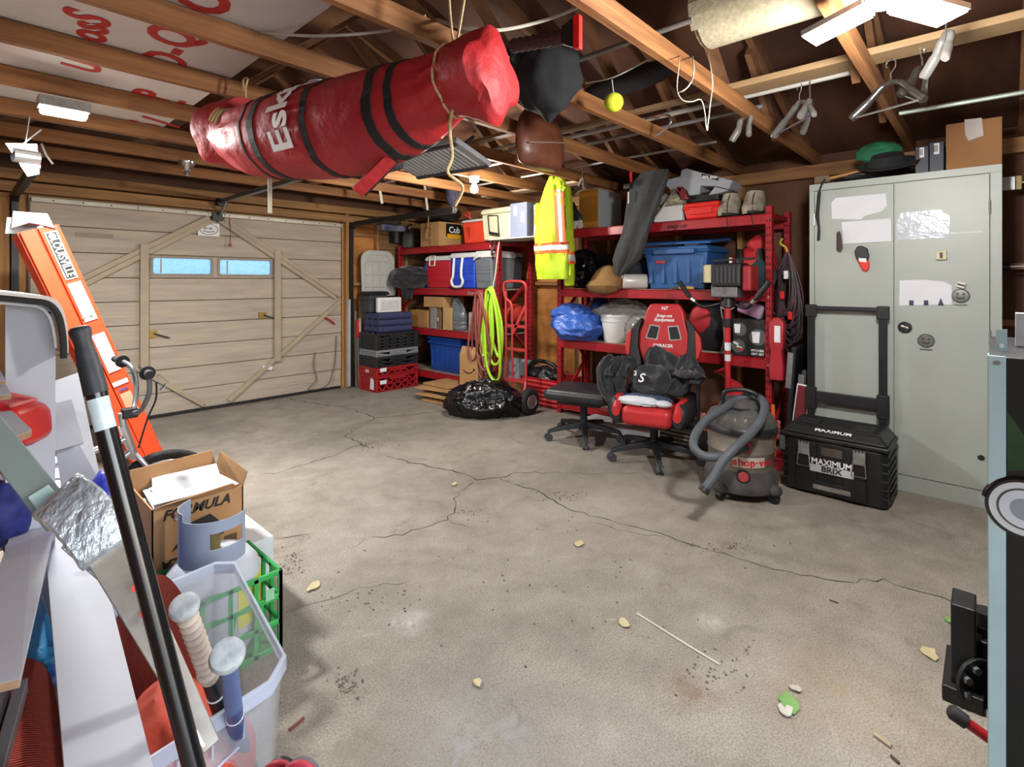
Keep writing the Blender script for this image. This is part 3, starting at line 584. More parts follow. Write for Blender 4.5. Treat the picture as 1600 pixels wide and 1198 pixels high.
yc = (ya+yb)/2; sm = [V((3.858, yc+.085*cos(a), .165+.20+.06*sin(a)*.8)) for a in [pi + .25 + (pi-.5)*k/10 for k in range(11)]]
wb(M().tube(sm, [.002+.004*sin(pi*k/10) for k in range(11)], 5), 'printed_smile', black, t); wb(M().bar(sm[0] if sm[0].y < yc else sm[-1], (3.858, yc-.10, .165+.205), .004, .02), 'printed_arrow', black, t)
wb(M().prism([(3.862,ya+.01,.526),(3.862,yb-.01,.526),(3.90,yb-.0,.60),(3.90,ya+.02,.60)], (.004,0,0)), 'flap', card, t)
for k, (dx, a, zz, wd) in enumerate(((0, .05, .004, .95), (.04, -.12, .03, .85), (-.03, .1, .058, .9), (.02, -.05, .085, .75), (.0, .18, .113, .8), (.06, .0, .138, .6))):
    q = pZ(705+8*k, 596, 0)
    tag(M().box((0,0,.009), (.62*wd, .75*wd, .016), None).build('flattened_carton', [card, cardd, card, blackr, card, card][k]), ['bottom sheet of the flattened cardboard stack on the floor by the blue tote', 'second flattened carton from the floor beside the blue tote', 'flattened carton lying third in the cardboard pile', 'black rubber sheet sandwiched in the flattened cardboard pile', 'flattened carton near the top of the pile, under the smile box', 'topmost flattened carton carrying the small shipping box'][k], 'cardboard', 'flattened cardboard pile')
    o = bpy.data.objects[[n_.name for n_ in bpy.data.objects if n_.name.startswith('flattened_carton')][-1]]; o.location = (3.86+dx*.6, 4.40+.06*k-.1, zz); o.rotation_euler = (0, 0, a)
# ---- stack of folding crates by the door
def crate(label, x0, x1, y0, y1, z0, z1, m, rows=2, cols=5, group='crates stacked by the garage door', tagm=None):
    t = thing('folding_crate', label, 'crate', ((x0+x1)/2, (y0+y1)/2, z0), group=group); h = z1-z0; w_ = .02
    wb(M().bb(x0+.01,x1-.01,y0+.01,y1-.01,z0,z0+.012).bb(x0+.014,x0+.02,y0+.012,y1-.012,z0,z1-.01).bb(x1-.02,x1-.014,y0+.012,y1-.012,z0,z1-.01).bb(x0+.012,x1-.012,y1-.02,y1-.014,z0,z1-.01), 'inner_wall', m, t)
    wb(M().bb(x0,x1,y0,y0+w_,z1-.03,z1).bb(x0,x1,y1-w_,y1,z1-.03,z1).bb(x0,x0+w_,y0,y1,z1-.03,z1).bb(x1-w_,x1,y0,y1,z1-.03,z1), 'rim', m, t, bevel=.004, seg=1)
    for sx, sy in ((x0,y0),(x1-.03,y0),(x0,y1-.03),(x1-.03,y1-.03)): wb(M().bb(sx,sx+.03,sy,sy+.03,z0,z1-.03), 'corner_post', m, t, bevel=.003, seg=1)
    lat = M()
    for r in range(rows):
        za = z0+.01+r*(h-.04)/rows; zb = za+(h-.04)/rows
        pts = []
        for c in range(cols*2+1):
            xx = x0+.03+(x1-x0-.06)*c/(cols*2); pts += [(xx, za if c % 2 else zb-.01)]
        for a, b2 in zip(pts[:-1], pts[1:]): lat.bar((a[0],y0+.006,a[1]),(b2[0],y0+.006,b2[1]), .014, .02)
        lat.bb(x0+.02,x1-.02,y0,y0+.014,za-.004,za+.008).bb(x0,x0+.014,y0+.02,y1-.02,za-.004,za+.008)
    wb(lat, 'lattice', m, t)['kind'] = 'stuff'
    wb(M().bb((x0+x1)/2-.12,(x0+x1)/2+.12,y0-.006,y0,z1-.055,z1-.028), 'grip', m, t, bevel=.003)
    if tagm: sheet(t, [(x0+.05,y0-.002,z0+h*.5),(x0+.14,y0-.002,z0+h*.5),(x0+.14,y0-.002,z0+h*.5+.045),(x0+.05,y0-.002,z0+h*.5+.045)], (0,-.001,0), tagm)
    return t
cx0, cx1, cy0, cy1 = 3.42, 4.03, 5.34, 5.72
cr_ = mat('crate_red', '#a01c22', .45, var=.12); cb_ = mat('crate_black', '#26282b', .5, var=.15); cg_ = mat('crate_grey', '#84888b', .5, var=.1)
t = crate('tall red folding crate at the bottom of the crate stack', cx0, cx1, cy0, cy1, 0, .19, cr_, 2, 5, tagm=white)
sheet(t, [(cx0-.001,cy0+.14,.03),(cx0-.001,cy0+.05,.03),(cx0-.001,cy0+.05,.15),(cx0-.001,cy0+.12,.17)], (-.001,0,0), white)
t = crate('red folding crate second from the floor in the stack', cx0, cx1, cy0, cy1, .192, .29, cr_, 1, 3, tagm=white)
wtext(t, '672', .05, (cx0-.001, cy0+.2, .24), m=white, bold=.03, right=(0,-1,0), up=(0,0,1))
crate('black folding crate resting on the red crates', cx0, cx1, cy0, cy1, .292, .42, cb_, 2, 2)
crate('grey folding crate between two black ones', cx0, cx1, cy0, cy1, .422, .50, cg_, 1, 2)
crate('tall black folding crate under the navy totes', cx0, cx1, cy0, cy1, .502, .70, cb_, 4, 5)
nv = mat('tote_navy', '#3a4066', .5, var=.12)
for k in range(3):
    tote('storage_tote', ['lowest navy storage tote on the crate stack', 'middle navy storage tote on the crate stack', 'top navy storage tote, beneath the white bin'][k], 3.48, 3.95, 5.36, 5.70, .702+k*.08, .702+k*.08+.078, nv, taper=.98, lip=.012, group='nested navy totes')
tote('lidded_bin', 'dark grey lidded bin standing behind the small white bin', 3.44, 3.70, 5.52, 5.72, .944, 1.16, dgrey, lid=blackp, taper=.95)
t = thing('white_bin', 'small white plastic bin lid propped on the navy totes', 'bin', (3.66, 5.44, .944)); M().bb(-.17,.17,-.03,.03,0,.185).build('panel', whitep, t, bevel=.016, seg=3); M().bb(-.13,.13,-.034,-.028,.03,.15).build('recess', mat('bin_inset', '#c9ccd0', .5), t, bevel=.006)
# ---- boards leaning in the corner right of the door
t = thing('table_leaf', 'light grey moulded plastic table leaf with rounded top leaning on the wall', 'table leaf', (3.76, 5.80, 1.135)); lg = mat('table_grey', '#bdbeba', .55, var=.05)
out = [(-.245,0),(-.25,.35)] + [(-.25+.13*(1-cos(a)), .46+.13*sin(a)) for a in (0,.4,.8,1.2,1.57)] + [(.25-.13*(1-cos(a)), .46+.13*sin(a)) for a in (1.57,1.2,.8,.4,0)] + [(.25,.35),(.245,0)]
M().prism([(x, .0+.05*zz, zz) for x, zz in out], (0,.025,0)).build('leaf', lg, t, bevel=.01); 
def rail_(pts): M().tube([(x, -.006+.05*zz, zz) for x, zz in pts], .007, 5).build('rib', lg, t)
for pts in ([(-.21,.02),(-.21,.38),(-.12,.53),(.12,.53),(.21,.38),(.21,.02)], [(-.2,.42),(-.1,.45),(.1,.45),(.2,.42)], [(-.2,.28),(.2,.28)], [(-.2,.12),(.2,.12)], [(-.1,.02),(-.1,.44)], [(0,.02),(0,.44)], [(.1,.02),(.1,.44)]): rail_(pts)
oldb = mat('old_board_grey', '#6f5c49', .85, col2='#8b7660', scale=2, stretch=(8,8,1), bump=.3)
for k, (x, y, wd, h, lean, m, lab) in enumerate(((3.56,5.84,.10,1.12,.04,oldb,'weathered brown board leaning beside the crates'), (3.72,5.87,.24,1.13,.02,mat('ply_old', '#7a5b3c', .85, var=.2), 'wide old plywood offcut under the grey table leaf'), (3.49,5.80,.03,.86,.03,mat('white_strip', '#c9c9c2', .5), 'thin pale strip leaning between door track and boards'), (3.455,5.84,.035,.95,.03,oldb,'narrow grey batten closest to the door track'))):
    o = tag(M().box((0,0,h/2), (wd,.018,h)).build('leaning_board', m, bevel=.002, seg=1), lab, 'board', 'boards leaning in the corner'); o.location = (x, y, .004); o.rotation_euler = (-lean, 0, 0)
t = thing('snow_brush', 'slim red-tipped brush leaning beside the right door track', 'brush', (3.455, 5.78, .0)); M().cyl((0,0,.0),(0,.03,.62), .011).build('handle', mat('aluminium', '#8d8f90', .4, .7), t); M().bar((0,.03,.62),(0,.04,.85), .03, .03).build('head', redpl, t, bevel=.006)
# things in the corner at the wall top
q = pY(617, 370, 5.86); t = thing('paint_can', 'black bucket hung in the corner above the table leaf', 'bucket', (q.x+.02, 5.86, 1.98)); M().cyl((0,0,-.14),(0,0,0), .08, .09, 16).build('pail', blackp, t, smooth=True)
q = pX(640, 375, 4.15); t = thing('grey_jug', 'dark green-grey water jug with spout at the corner, hung on the wall', 'jug', (4.15, 5.72, 1.77)); M().rings([R(.07,.08,0), R(.085,.095,.03), R(.085,.095,.17), R(.05,.055,.23), R(.02,.02,.25)]).build('body', mat('jug_green', '#4b4f4b', .5), t, smooth=True); M().tube([(-.04,-.06,.2),(-.08,-.09,.28),(-.02,-.12,.30)], .016, 6).build('spout', blackp, t)
t = thing('towel_pack', 'blue and white wrapped pack stored on blocking beneath the far joists', 'packet', (3.98, 5.80, 1.985)); M().bb(-.22,.22,-.07,.07,0,.08).build('pack', mat('blue_wrap', '#3653a0', .4, col2='#c9cddb', scale=9), t, bevel=.02); M().blob((-.12,0,.12), (.22,.07,.06), 3, .3, 3, flat=.08).build('net', mat('dark_net', '#4c443c', .9, var=.4, scale=40), t)
# ================================================================== unit 2, top shelf
z = Z2[3]
y0, y1 = ywin(905, 935, 4.2)
t = carton('cardboard_box', 'tall box with brown taped front and grey side on the top shelf', 'box', 4.2, 4.62, y0, y1, z, z+.37, mat('grey_card', '#9ea4aa', .7, var=.05))
wb(M().bb(4.197,4.1995,y0+.001,y1-.001,z+.001,z+.369), 'taped_front', mat('brown_tape', '#8a5f22', .35, var=.2, scale=4, bump=.2), t)
wb(M().bb(4.1955,4.1968,y0+.002,y1-.002,z+.30,z+.345).bb(4.1955,4.1968,y0+.002,y1-.002,z+.02,z+.06), 'tape', mat('tape_gloss', '#a5712c', .2), t)
q = pX(893, 350, 4.2); t = thing('inline_skate', 'black and white inline skate with pale wheels beside the taped box', 'skate', (4.2, q.y, z))
for k in range(4): M().cyl((-.02+.001,-.11+k*.073,.034),(.02,-.11+k*.073,.034), .033, n=14).build('wheel', mat('wheel_pale', '#cfc5bd', .5), t, bevel=.004)
M().bb(-.012,.012,-.13,.13,.04,.085).build('frame', whitep, t, bevel=.004); M().loft([((0,0,.08),(.045,0,0),(0,.14,0)),((0,0,.13),(.05,0,0),(0,.14,0)),((0,.03,.19),(.05,0,0),(0,.09,0)),((0,.05,.27),(.05,0,0),(0,.075,0))], 16, .05).build('boot', blackp, t, smooth=True); M().bb(-.055,-.045,-.02,.09,.14,.24).build('cuff', mat('skate_red', '#8f2b2b', .5), t, bevel=.006)
# white box and clutter at the middle of the top shelf
y0, y1 = ywin(1022, 1066, 4.19); t = carton('cardboard_box', 'low white carton behind the dark trousers on the top shelf', 'box', 4.19, 4.45, y0, y1, z, z+.13, whitep)
t = thing('camo_net', 'crumpled camouflage netting heaped on the white carton', 'netting', (4.30, (y0+y1)/2, z+.131)); M().blob((0,0,.05), (.11,.16,.07), 4, .4, 4, ridge=True, flat=0).build('heap', mat('camo', '#6d6a55', .9, col2='#b6b29c', scale=16), t, smooth=True)
t = thing('spanner', 'long chrome spanner propped against the top shelf clutter', 'tool', pX(1030, 342, 4.14)); t.location.z = z; M().bar((0,.06,.012),(0,-.13,.24), .012, .026, (1,0,0)).build('shank', chrome, t, bevel=.003); M().cyl((-.006,-.13,.24),(.006,-.13,.24), .026, n=10).build('jaw', chrome, t)
y0, y1 = ywin(1068, 1123, 4.17)
t = tote('red_bin', 'shallow bright red plastic bin on the top shelf under the grey saw', 4.17, 4.45, y0, y1, z, z+.135, redpl, taper=.9, lip=.008)
wb(M().bb(4.162, 4.172, (y0+y1)/2-.09, (y0+y1)/2+.09, z+.035, z+.095), 'molded_panel', redpl, t, bevel=.006)
# grey bench saw resting over the bin
q = pX(1090, 285, 4.25); sgm = mat('saw_grey', '#9499a0', .45, var=.08)
t = thing('bench_saw', 'grey moulded bench saw body resting upside down above the red bin', 'saw', (4.27, q.y, z+.137))
yl, yr = ywin(1036, 1145, 4.2); dl = yl-q.y; dr = yr-q.y
f = lambda u, v: (pX(u, v, 4.2).y-q.y, pX(u, v, 4.2).z-z-.137)
out = [f(1036,285),(f(1040,281)),f(1064,276),f(1066,266),f(1074,263),f(1098,270),f(1146,282),f(1140,296),f(1118,291),f(1096,291),f(1094,304),f(1078,306),f(1074,298),f(1066,292),f(1052,302),f(1046,294)]
M().prism([(-.09, a, b) for a, b in out], (.22,0,0)).build('housing', sgm, t, bevel=.008)
a, b = f(1112, 276); 
M().prism([(-.093,)+f(1098,272), (-.093,)+f(1124,278), (-.093,)+f(1124,283), (-.093,)+f(1098,276)], (.003,0,0)).build('brand_plate', black, t)
text('SKIL SAW', .028, (-.0945, f(1111,277.5)[0], f(1111,277.5)[1]), (0,-1,-.17), (0,0,1), white, t, bold=.03)
M().bb(-.06,.08, f(1122,300)[0], f(1072,300)[0], .0, .08).build('motor', blackp, t, bevel=.02); M().prism([(-.10,)+f(1060,292),(-.10,)+f(1072,296),(-.10,)+f(1078,312),(-.10,)+f(1066,312)], (.05,0,0)).build('red_lever', mat('dark_red', '#7d2b30', .5), t, bevel=.006); M().cyl((-.10,)+f(1063,296), (-.07,)+f(1063,296), .022).build('red_knob', mat('dark_red', '#7d2b30', .5), t)
M().prism([(-.085,)+f(1118,292),(-.085,)+f(1140,297),(-.085,)+f(1126,302),(-.085,)+f(1108,305)], (.12,0,0)).build('fence', sgm, t, bevel=.004)
camo = mat('camo_boot', '#6f685c', .8, col2='#b3a996', scale=12, bump=.2, detail=6)
for k, (u, lab) in enumerate(((1140, 'camouflage winter boot on the top shelf, right beside the red bin'), (1178, 'camouflage winter boot nearest the end post of the top shelf'))):
    q = pX(u, 330, 4.27); t = thing('winter_boot', lab, 'boot', (4.27, q.y, z), group='camouflage boots on the top shelf')
    M().loft([((-.02,0,.0),(0,.075,0),(.13,0,0)),((-.02,0,.06),(0,.08,0),(.13,0,0)),((.02,0,.11),(0,.078,0),(.09,0,0)),((.03,0,.16),(0,.07,0),(.075,0,0)),((.03,0,.19),(0,.06,0),(.065,0,0))], 18, .12, 4, k).build('boot_shell', camo, t, smooth=True)
    M().loft([((-.02,0,.0),(0,.078,0),(.134,0,0)),((-.02,0,.02),(0,.08,0),(.136,0,0))], 18).build('sole', blackr, t); M().cyl((.03,0,.185),(.03,0,.2), .055).build('lining', mat('fur_lining', '#3c3732', 1.0), t)
    M().tube(smooth_path([(-.07,-.03,.17),(-.13,-.035,.10),(-.135,-.03,-.02),(-.125,-.04,-.10)]), .003, 5).build('lace', blackr, t)
# dark trousers hung over the front of the top shelf
cl = mat('charcoal_denim', '#3b3c3d', .9, var=.15, scale=18, bump=.2)
t = thing('work_trousers', 'charcoal work trousers hanging down over the front of the top shelf', 'clothing', pX(1000, 280, 4.07))
rows = []
for u, v, w_, X, th in ((1022,268,22,4.10,.05),(1014,285,28,4.09,.07),(1008,305,27,4.08,.06),(1003,325,25,4.07,.05),(998,345,23,4.06,.045),(992,365,21,4.06,.045),(986,385,23,4.07,.045),(979,405,22,4.09,.045),(972,420,12,4.11,.035),(968,430,5,4.12,.02)):
    c = pX(u, v, X); hw = (ywin(u-w_, u+w_, X)[1]-ywin(u-w_, u+w_, X)[0])/2; rows.append((c, (0,hw,0), (th,0,0)))
wb(M().loft(rows, 40, .3, 5), 'leg_panel', cl, t, smooth=True); q = pX(982, 300, 4.0); wb(M().cyl(q, q+V((0,0,-.10)), .006), 'zip_pull', whitep, t); q = pX(980, 291, 4.02); wb(M().box(q, (.03,.07,.05)), 'buckle', blackp, t, bevel=.01); q = pX(986, 285, 4.03); wb(M().tube([q, q+V((0,0,.10)), q+V((0,0,.16))], .012, 6), 'red_strap', redpl, t)
# ================================================================== unit 2, middle shelf
z = Z2[2]
gbag = mat('garbage_bag', '#0b0c0e', .2, var=.3, bump=.7, bscale=6, stretch=(1,2.5,1), bdist=.03)
q = pX(910, 430, 4.3); t = tag(M().blob((0,0,.18), (.16,.16,.2), 21, .35, 1.6, ridge=True, flat=0, n=4, oct=2).build('garbage_bag', gbag, smooth=True), 'small black garbage bag on the middle shelf behind the hi-vis jacket', 'bag'); t.location = (4.32, q.y, z)
y0, y1 = ywin(926, 948, 4.45); tag(M().bb(4.45,4.66,y0-.05,y1,z,z+.34).build('speaker_box', blackp, bevel=.01), 'black box standing behind the small garbage bag', 'box')
q = pX(948, 447, 4.19); t = thing('brown_cap', 'olive-brown cap with folded brim on the edge of the middle shelf', 'hat', (4.20, q.y, z)); bc = mat('brown_canvas', '#86653a', .9, var=.15, scale=14, bump=.2)
M().loft([((-.02,0,.0),(0,.165,0),(.13,0,0)),((-.02,0,.05),(0,.17,0),(.13,0,0)),((0,0,.11),(0,.155,0),(.12,0,0)),((.02,0,.17),(0,.12,0),(.10,0,0)),((.03,0,.21),(0,.07,0),(.06,0,0)),((.03,0,.225),(0,.01,0),(.01,0,0))], 22, .10, 6).build('crown', bc, t, smooth=True); M().loft([((-.06,0,.075),(0,.155,0),(.085,0,0)),((-.08,0,.03),(0,.18,0),(.10,0,0)),((-.09,0,-.02),(0,.15,0),(.06,0,0)),((-.09,0,-.05),(0,.06,0),(.02,0,0))], 22, .08).build('brim', bc, t, smooth=True)
q = pX(988, 440, 4.2); t = thing('wrap_roll', 'roll of clear plastic wrap on the middle shelf left of the blue tote', 'roll', (4.24, q.y, z)); d = V((-.45,.5,0)).normalized()
M().lathe([(.026,-.11),(.065,-.11),(.068,-.10),(.068,.10),(.065,.11),(.026,.11)], (0,0,.068), 20, ax=d, caps=False).build('film', mat('wrap_film', '#d7d5cf', .25, var=.08), t, smooth=True); M().lathe([(.026,-.112),(.026,.112),(.022,.112),(.022,-.112)], (0,0,.068), 16, ax=d, caps=False).build('core', cardd, t)
q = pX(988, 415, 4.45); t = tag(M().blob((0,0,.16), (.14,.17,.17), 31, .2, 2, flat=0).build('duffel_bag', mat('dark_navy_cloth', '#23252f', .85, var=.2, bump=.2), smooth=True), 'dark navy duffel bag behind the roll of wrap', 'bag'); t.location = (4.48, q.y, z)
y0, y1 = ywin(1004, 1106, 4.2); blu = mat('tote_steel_blue', '#2a5a94', .42, var=.08)
t = tote('storage_tote', 'big steel-blue tote with ajar lid on the middle shelf', 4.2, 4.62, y0, y1-.02, z, z+.37, blu, taper=.86, lip=.018)
zt = z+.372; wb(M().rings([[V((4.18,y0-.03,zt+.005)),V((4.64,y0-.03,zt+.05)),V((4.64,y1,zt+.05)),V((4.18,y1,zt+.012))],[V((4.19,y0-.03,zt+.03)),V((4.64,y0-.03,zt+.08)),V((4.64,y1,zt+.08)),V((4.19,y1,zt+.035))]]), 'lid', blu, t, bevel=.01)
wb(M().bb(4.16,4.19,y0+.10,y1-.12,z+.30,z+.345), 'lip_grip', blu, t, bevel=.008); sheet(t, [(4.196,y1-.22,z+.225),(4.196,y1-.14,z+.225),(4.196,y1-.14,z+.245),(4.196,y1-.22,z+.245)], (-.012,0,0), redpl, 'maker_badge')
wb(M().bb(4.25,4.4,y0+.10,y0+.22,z+.372,z+.385), 'paper', white, t)
q = pX(1065, 440, 4.19); t = thing('hand_saw_knife', 'small knife with a yellow handle in front of the blue tote', 'knife', (4.185, q.y, z)); M().bar((0,-.11,.014),(0,.02,.014), .022, .024).build('handle', mat('yellow_handle', '#b98e3c', .5), t, bevel=.006); M().bar((0,.02,.014),(0,.11,.010), .012, .018).build('blade', dgrey, t)
redb = mat('sport_red', '#b3232b', .6, var=.12, bump=.1)
q = pX(1152, 425, 4.5); t = thing('sports_bag', 'red and black sports bag behind the auger engine', 'bag', (4.47, 1.42, z)); M().blob((0,0,.17), (.15,.19,.18), 41, .15, 1.8, flat=0, n=4).build('bag_body', redb, t, smooth=True)
M().blob((-.02,-.05,.34), (.10,.10,.10), 43, .2, 2).build('bag_peak', redb, t, smooth=True)
for yy in (-.10, .06): M().loft([((-.14,yy,.04),(0,.035,0),(.025,0,0)),((-.16,yy,.18),(0,.035,0),(.02,0,0)),((-.08,yy+.03,.33),(0,.03,0),(.03,0,0))], 12).build('black_panel', blackp, t, smooth=True)
t = tag(M().blob((0,0,.11), (.06,.11,.12), 44, .2, 2, flat=0).build('teal_pouch', mat('teal_cloth', '#12373b', .8), smooth=True), 'dark teal pouch between the auger engine and the end post', 'bag'); t.location = (4.25, 1.30, z)
# ================================================================== unit 2, lower shelf
z = Z2[1]
tarp = mat('blue_tarp', '#3b66bd', .34, var=.15, scale=8, bump=.8, bscale=12, bdist=.02)
q = pX(893, 520, 4.10); t = thing('tarp_bundle', 'crumpled bright blue tarp bundle at the left end of the lower shelf', 'tarp', (4.24, q.y, z)); M().blob((0,.02,.13), (.24,.26,.15), 51, .4, 1.5, ridge=True, flat=0, n=6, oct=2).build('bundle', tarp, t, smooth=True); M().blob((0,.10,.25), (.17,.20,.10), 53, .45, 1.5, ridge=True, n=5, oct=2).build('fold', tarp, t, smooth=True)
q = pX(930, 492, 4.45); t = tag(M().blob((0,0,.13), (.13,.16,.17), 55, .2, 2, flat=0).build('navy_bag', mat('navy_plastic', '#1d2b57', .35, var=.15), smooth=True), 'navy blue plastic bag behind the blue tarp', 'bag'); t.location = (4.52, q.y, z+.10)
q = pX(960, 530, 4.33); t = thing('pail', 'white plastic pail on the lower shelf between tarp and clear bags', 'bucket', (4.33, q.y-.02, z)); M().lathe([(.11,0),(.115,.01),(.138,.20),(.146,.20),(.146,.245),(.150,.25),(.144,.26),(.134,.255),(.13,.20),(.105,.02)], n=28, caps=True).build('pail_body', whitep, t, smooth=True)
M().tube(arc((0,0,.2), .15, -.2, pi+.2, 16, (0,1,0), (.35,0,-.55)), .003, 5).build('bail', steel, t)
clear = mat('clear_bag', '#b5b2ac', .18, var=.2, scale=6, bump=.5, bscale=12, alpha=.55)
for k, (u, X, c, r, lab) in enumerate(((940,4.52,.22,(.13,.20,.13),'crumpled clear plastic bag at the back of the lower shelf'), (978,4.54,.24,(.12,.24,.15),'largest crumpled clear plastic bag behind the white pail'), (1005,4.35,.13,(.13,.17,.15),'clear plastic bag between white pail and gaming chair'))):
    q = pX(u, 500, X); o = tag(M().blob((0,0,c), r, 61+k, .4, 1.8, ridge=True, flat=0, n=5, oct=3).build('clear_plastic_bag', clear, smooth=True), lab, 'bag', 'clear bags on the lower shelf'); o.location = (X, q.y, z)
q = pX(1112, 520, 4.32); t = thing('backpack', 'black backpack with red panel and pale piping behind the gaming chair', 'backpack', (4.33, q.y, z)); M().blob((0,0,.22), (.13,.2,.23), 71, .06, 1.5, flat=0).build('pack', mat('black_nylon', '#17181b', .75, var=.2, bump=.15), t, smooth=True); M().blob((-.10,.05,.26), (.05,.10,.12), 72, .05).build('red_pocket', redb, t, smooth=True); M().tube(smooth_path([(-.11,-.11,.40),(-.14,-.14,.28),(-.13,-.15,.14),(-.11,-.12,.02)]), .006, 6).build('piping', cordw, t)
y0, y1 = ywin(1145, 1196, 4.19); dk = mat('gift_black', '#1a1a1c', .5)
t = carton('gift_set_box', 'black pitcher gift set box with pictured glasses on the lower shelf', 'box', 4.19, 4.45, y0, y1, z, z+.285, dk)
for u, v, r in ((1156,514,.052),(1184,527,.062),(1153,540,.052)):
    q = pX(u, v, 4.188); wb(M().cyl(q, q+V((.0015,0,0)), r, n=24), 'picture_disc', mat('disc_grey', '#55565a', .6), t)
for (u, v, wd, h) in ((1152,513,.045,.07),(1181,527,.055,.085)):
    q = pX(u, v, 4.1865); wb(M().prism([q+V((0,wd*.55,h/2)), q+V((0,-wd*.55,h/2)), q+V((0,-wd*.42,-h/2)), q+V((0,wd*.42,-h/2))], (.001,0,0)), 'printed_glass', white, t)
for du, dv in ((-3,-4),(2,2),(4,5)): q = pX(1153+du, 540+dv, 4.1865); wb(M().box(q, (.001,.04,.016), Matrix.Rotation(.4,3,'X')), 'printed_emblem', [white, redpl, white][(du+3) % 3], t)
q = pX(1183.5, 548, 4.1865); wtext(t, 'PITCHER', .024, q, m=white, bold=.03, **MX); q = pX(1183.5, 553.5, 4.1865); wtext(t, 'GIFT SET', .024, q, m=white, bold=.03, **MX); q = pX(1184, 503.5, 4.1865); wtext(t, 'Coors', .026, q, m=mat('maroon_print', '#7a3a33', .5), **MX)
q = pX(1176, 490, 4.3); t = thing('wrapped_packet', 'purple and silver wrapped packet on top of the gift set box', 'packet', (4.30, (y0+y1)/2, z+.287)); M().box((0,0,.075), (.16,.19,.11), Matrix.Rotation(.35,3,'X')).build('wrapper', mat('purple_foil', '#7c2760', .3, col2='#b9b4c4', scale=5), t, bevel=.015)
# under the shelves: red ribbed box with machine parts, between the units
ya, yb = 3.24, 3.80
t = thing('parts_bin', 'red ribbed metal trough filled with parts, on the floor between the units', 'bin', (4.42, (ya+yb)/2, 0)); L_ = yb-ya
M().rings([[V((sx*.2*k, sy*L_/2*k, zz)) for sx, sy in ((-1,-1),(1,-1),(1,1),(-1,1))] for k, zz in ((.95,0),(1,.30),(.96,.30),(.93,.03))]).build('trough', redp, t, bevel=.006)
for k in range(6): M().bb(-.207,-.195,-L_/2+.02,L_/2-.02,.03+k*.045,.05+k*.045).build('rib', mat('rib_red', '#d2474a', .4), t, bevel=.004)
al = mat('cast_alloy', '#8f9190', .45, .7, .4, 14)
for k in range(10):
    rnd = random.Random(k); c = V((rnd.uniform(-.11,.11), rnd.uniform(-L_/2+.1,L_/2-.1), .28+rnd.uniform(0,.06)))
    (M().blob(c, (.07,.09,.06), k, .5, 4, ridge=True) if k % 2 else M().cyl(c, c+V((rnd.uniform(-.05,.05),.12,.05)), .035, n=10)).build('machine_part', [al, blackm, dgrey][k % 3], t, smooth=True)
M().tube(smooth_path([(-.1,.25,.35),(-.12,.1,.46),(-.1,-.1,.45),(-.08,-.2,.36)]), .022, 8).build('black_duct', blackp, t, smooth=True)
# ================================================================== things hanging from or lying on the joists
ZJ = ZP + .094
# the long red shelter bag
redc = mat('red_nylon_bag', '#a81d24', .6, var=.16, scale=5, bump=.8, bscale=7, bdist=.025, stretch=(1,1.0,1)); band = mat('black_webbing', '#161618', .7, bump=.2, scale=80)
cl_ = [(352,200,2.62,34),(368,212,2.55,48),(385,220,2.48,50),(400,221,2.42,56),(420,219,2.37,62),(450,215,2.30,69),(485,209,2.22,73),(520,203,2.14,75),(560,195,2.06,76),(600,185,1.99,76),(630,174,1.94,74),(660,160,1.89,68),(690,143,1.84,60),(712,128,1.80,56),(732,122,1.76,58),(752,119,1.73,62),(770,118,1.70,62),(780,119,1.68,46)]
ctr = [pD(u, v, D) for u, v, D, r in cl_]; rad = [r*D/810*.97 for u, v, D, r in cl_]
A = (ctr[0]-ctr[-1]); A.z = 0; A.normalize(); SD = V((0,0,1)).cross(A); SD = SD if SD.x < 0 else -SD
t = thing('shelter_bag', 'long red fabric ice shelter bag with black bands slung under the joists', 'bag', (1.05, 1.95, 1.84))
def bagpt(i, f, lift=1.0):      # f: angle, measured from the side facing the room corner
    i0 = int(i); i1 = min(i0+1, len(ctr)-1); q = i-i0
    c = ctr[i0].lerp(ctr[i1], q); r = rad[i0]*(1-q)+rad[i1]*q; ax = (ctr[i1]-ctr[i0]).normalized() if i1 > i0 else A
    d = SD*cos(f) + V((0,0,1))*sin(f); k = noise.noise(V((i*.33, cos(f)*2.0, sin(f)*2.0)))*.06 - .05*abs(noise.noise(V((i*.55+4, cos(f)*3.2, sin(f)*3.2)))) + (abs(noise.noise(V((i*.9, cos(f)*2.4, sin(f)*2.4))))*-.06 if (i < 4 or i > 11.5) else -.012*abs(noise.noise(V((i*.8, cos(f)*5, sin(f)*5)))))
    k += math.exp(-((i-12.9)/1.5)**2)*(.055*sin(9*f+2*sin(3*f)) - .05*abs(sin(4.5*f+1))) + math.exp(-((i-3.0)/1.3)**2)*.045*sin(8*f+sin(2*f)*2)
    sq = 1.0
    if i > 13: sq = 1 + .30*(min(i, 16)-13)/3*abs(cos(2*f))**1.5
    return c + d*r*(1+k)*sq*lift
n = 48; m = M(); steps = [k*.25 for k in range(4*(len(ctr)-1)+1)]
m.rings([[bagpt(i, 2*pi*j/n) for j in range(n)] for i in steps]); wb(m, 'bag_body', redc, t, smooth=True)
for i, wd in ((4.6,.10),(5.2,.28),(7.35,.24),(9.9,.42),(10.8,.34)):
    m = M(); m.rings([[bagpt(i+q*wd, 2*pi*j/n, l) for j in range(n)] for q, l in ((-.5,1.004),(-.45,1.02),(.45,1.02),(.5,1.004))], caps=False); wb(m, 'band', band, t)
f0 = -.62
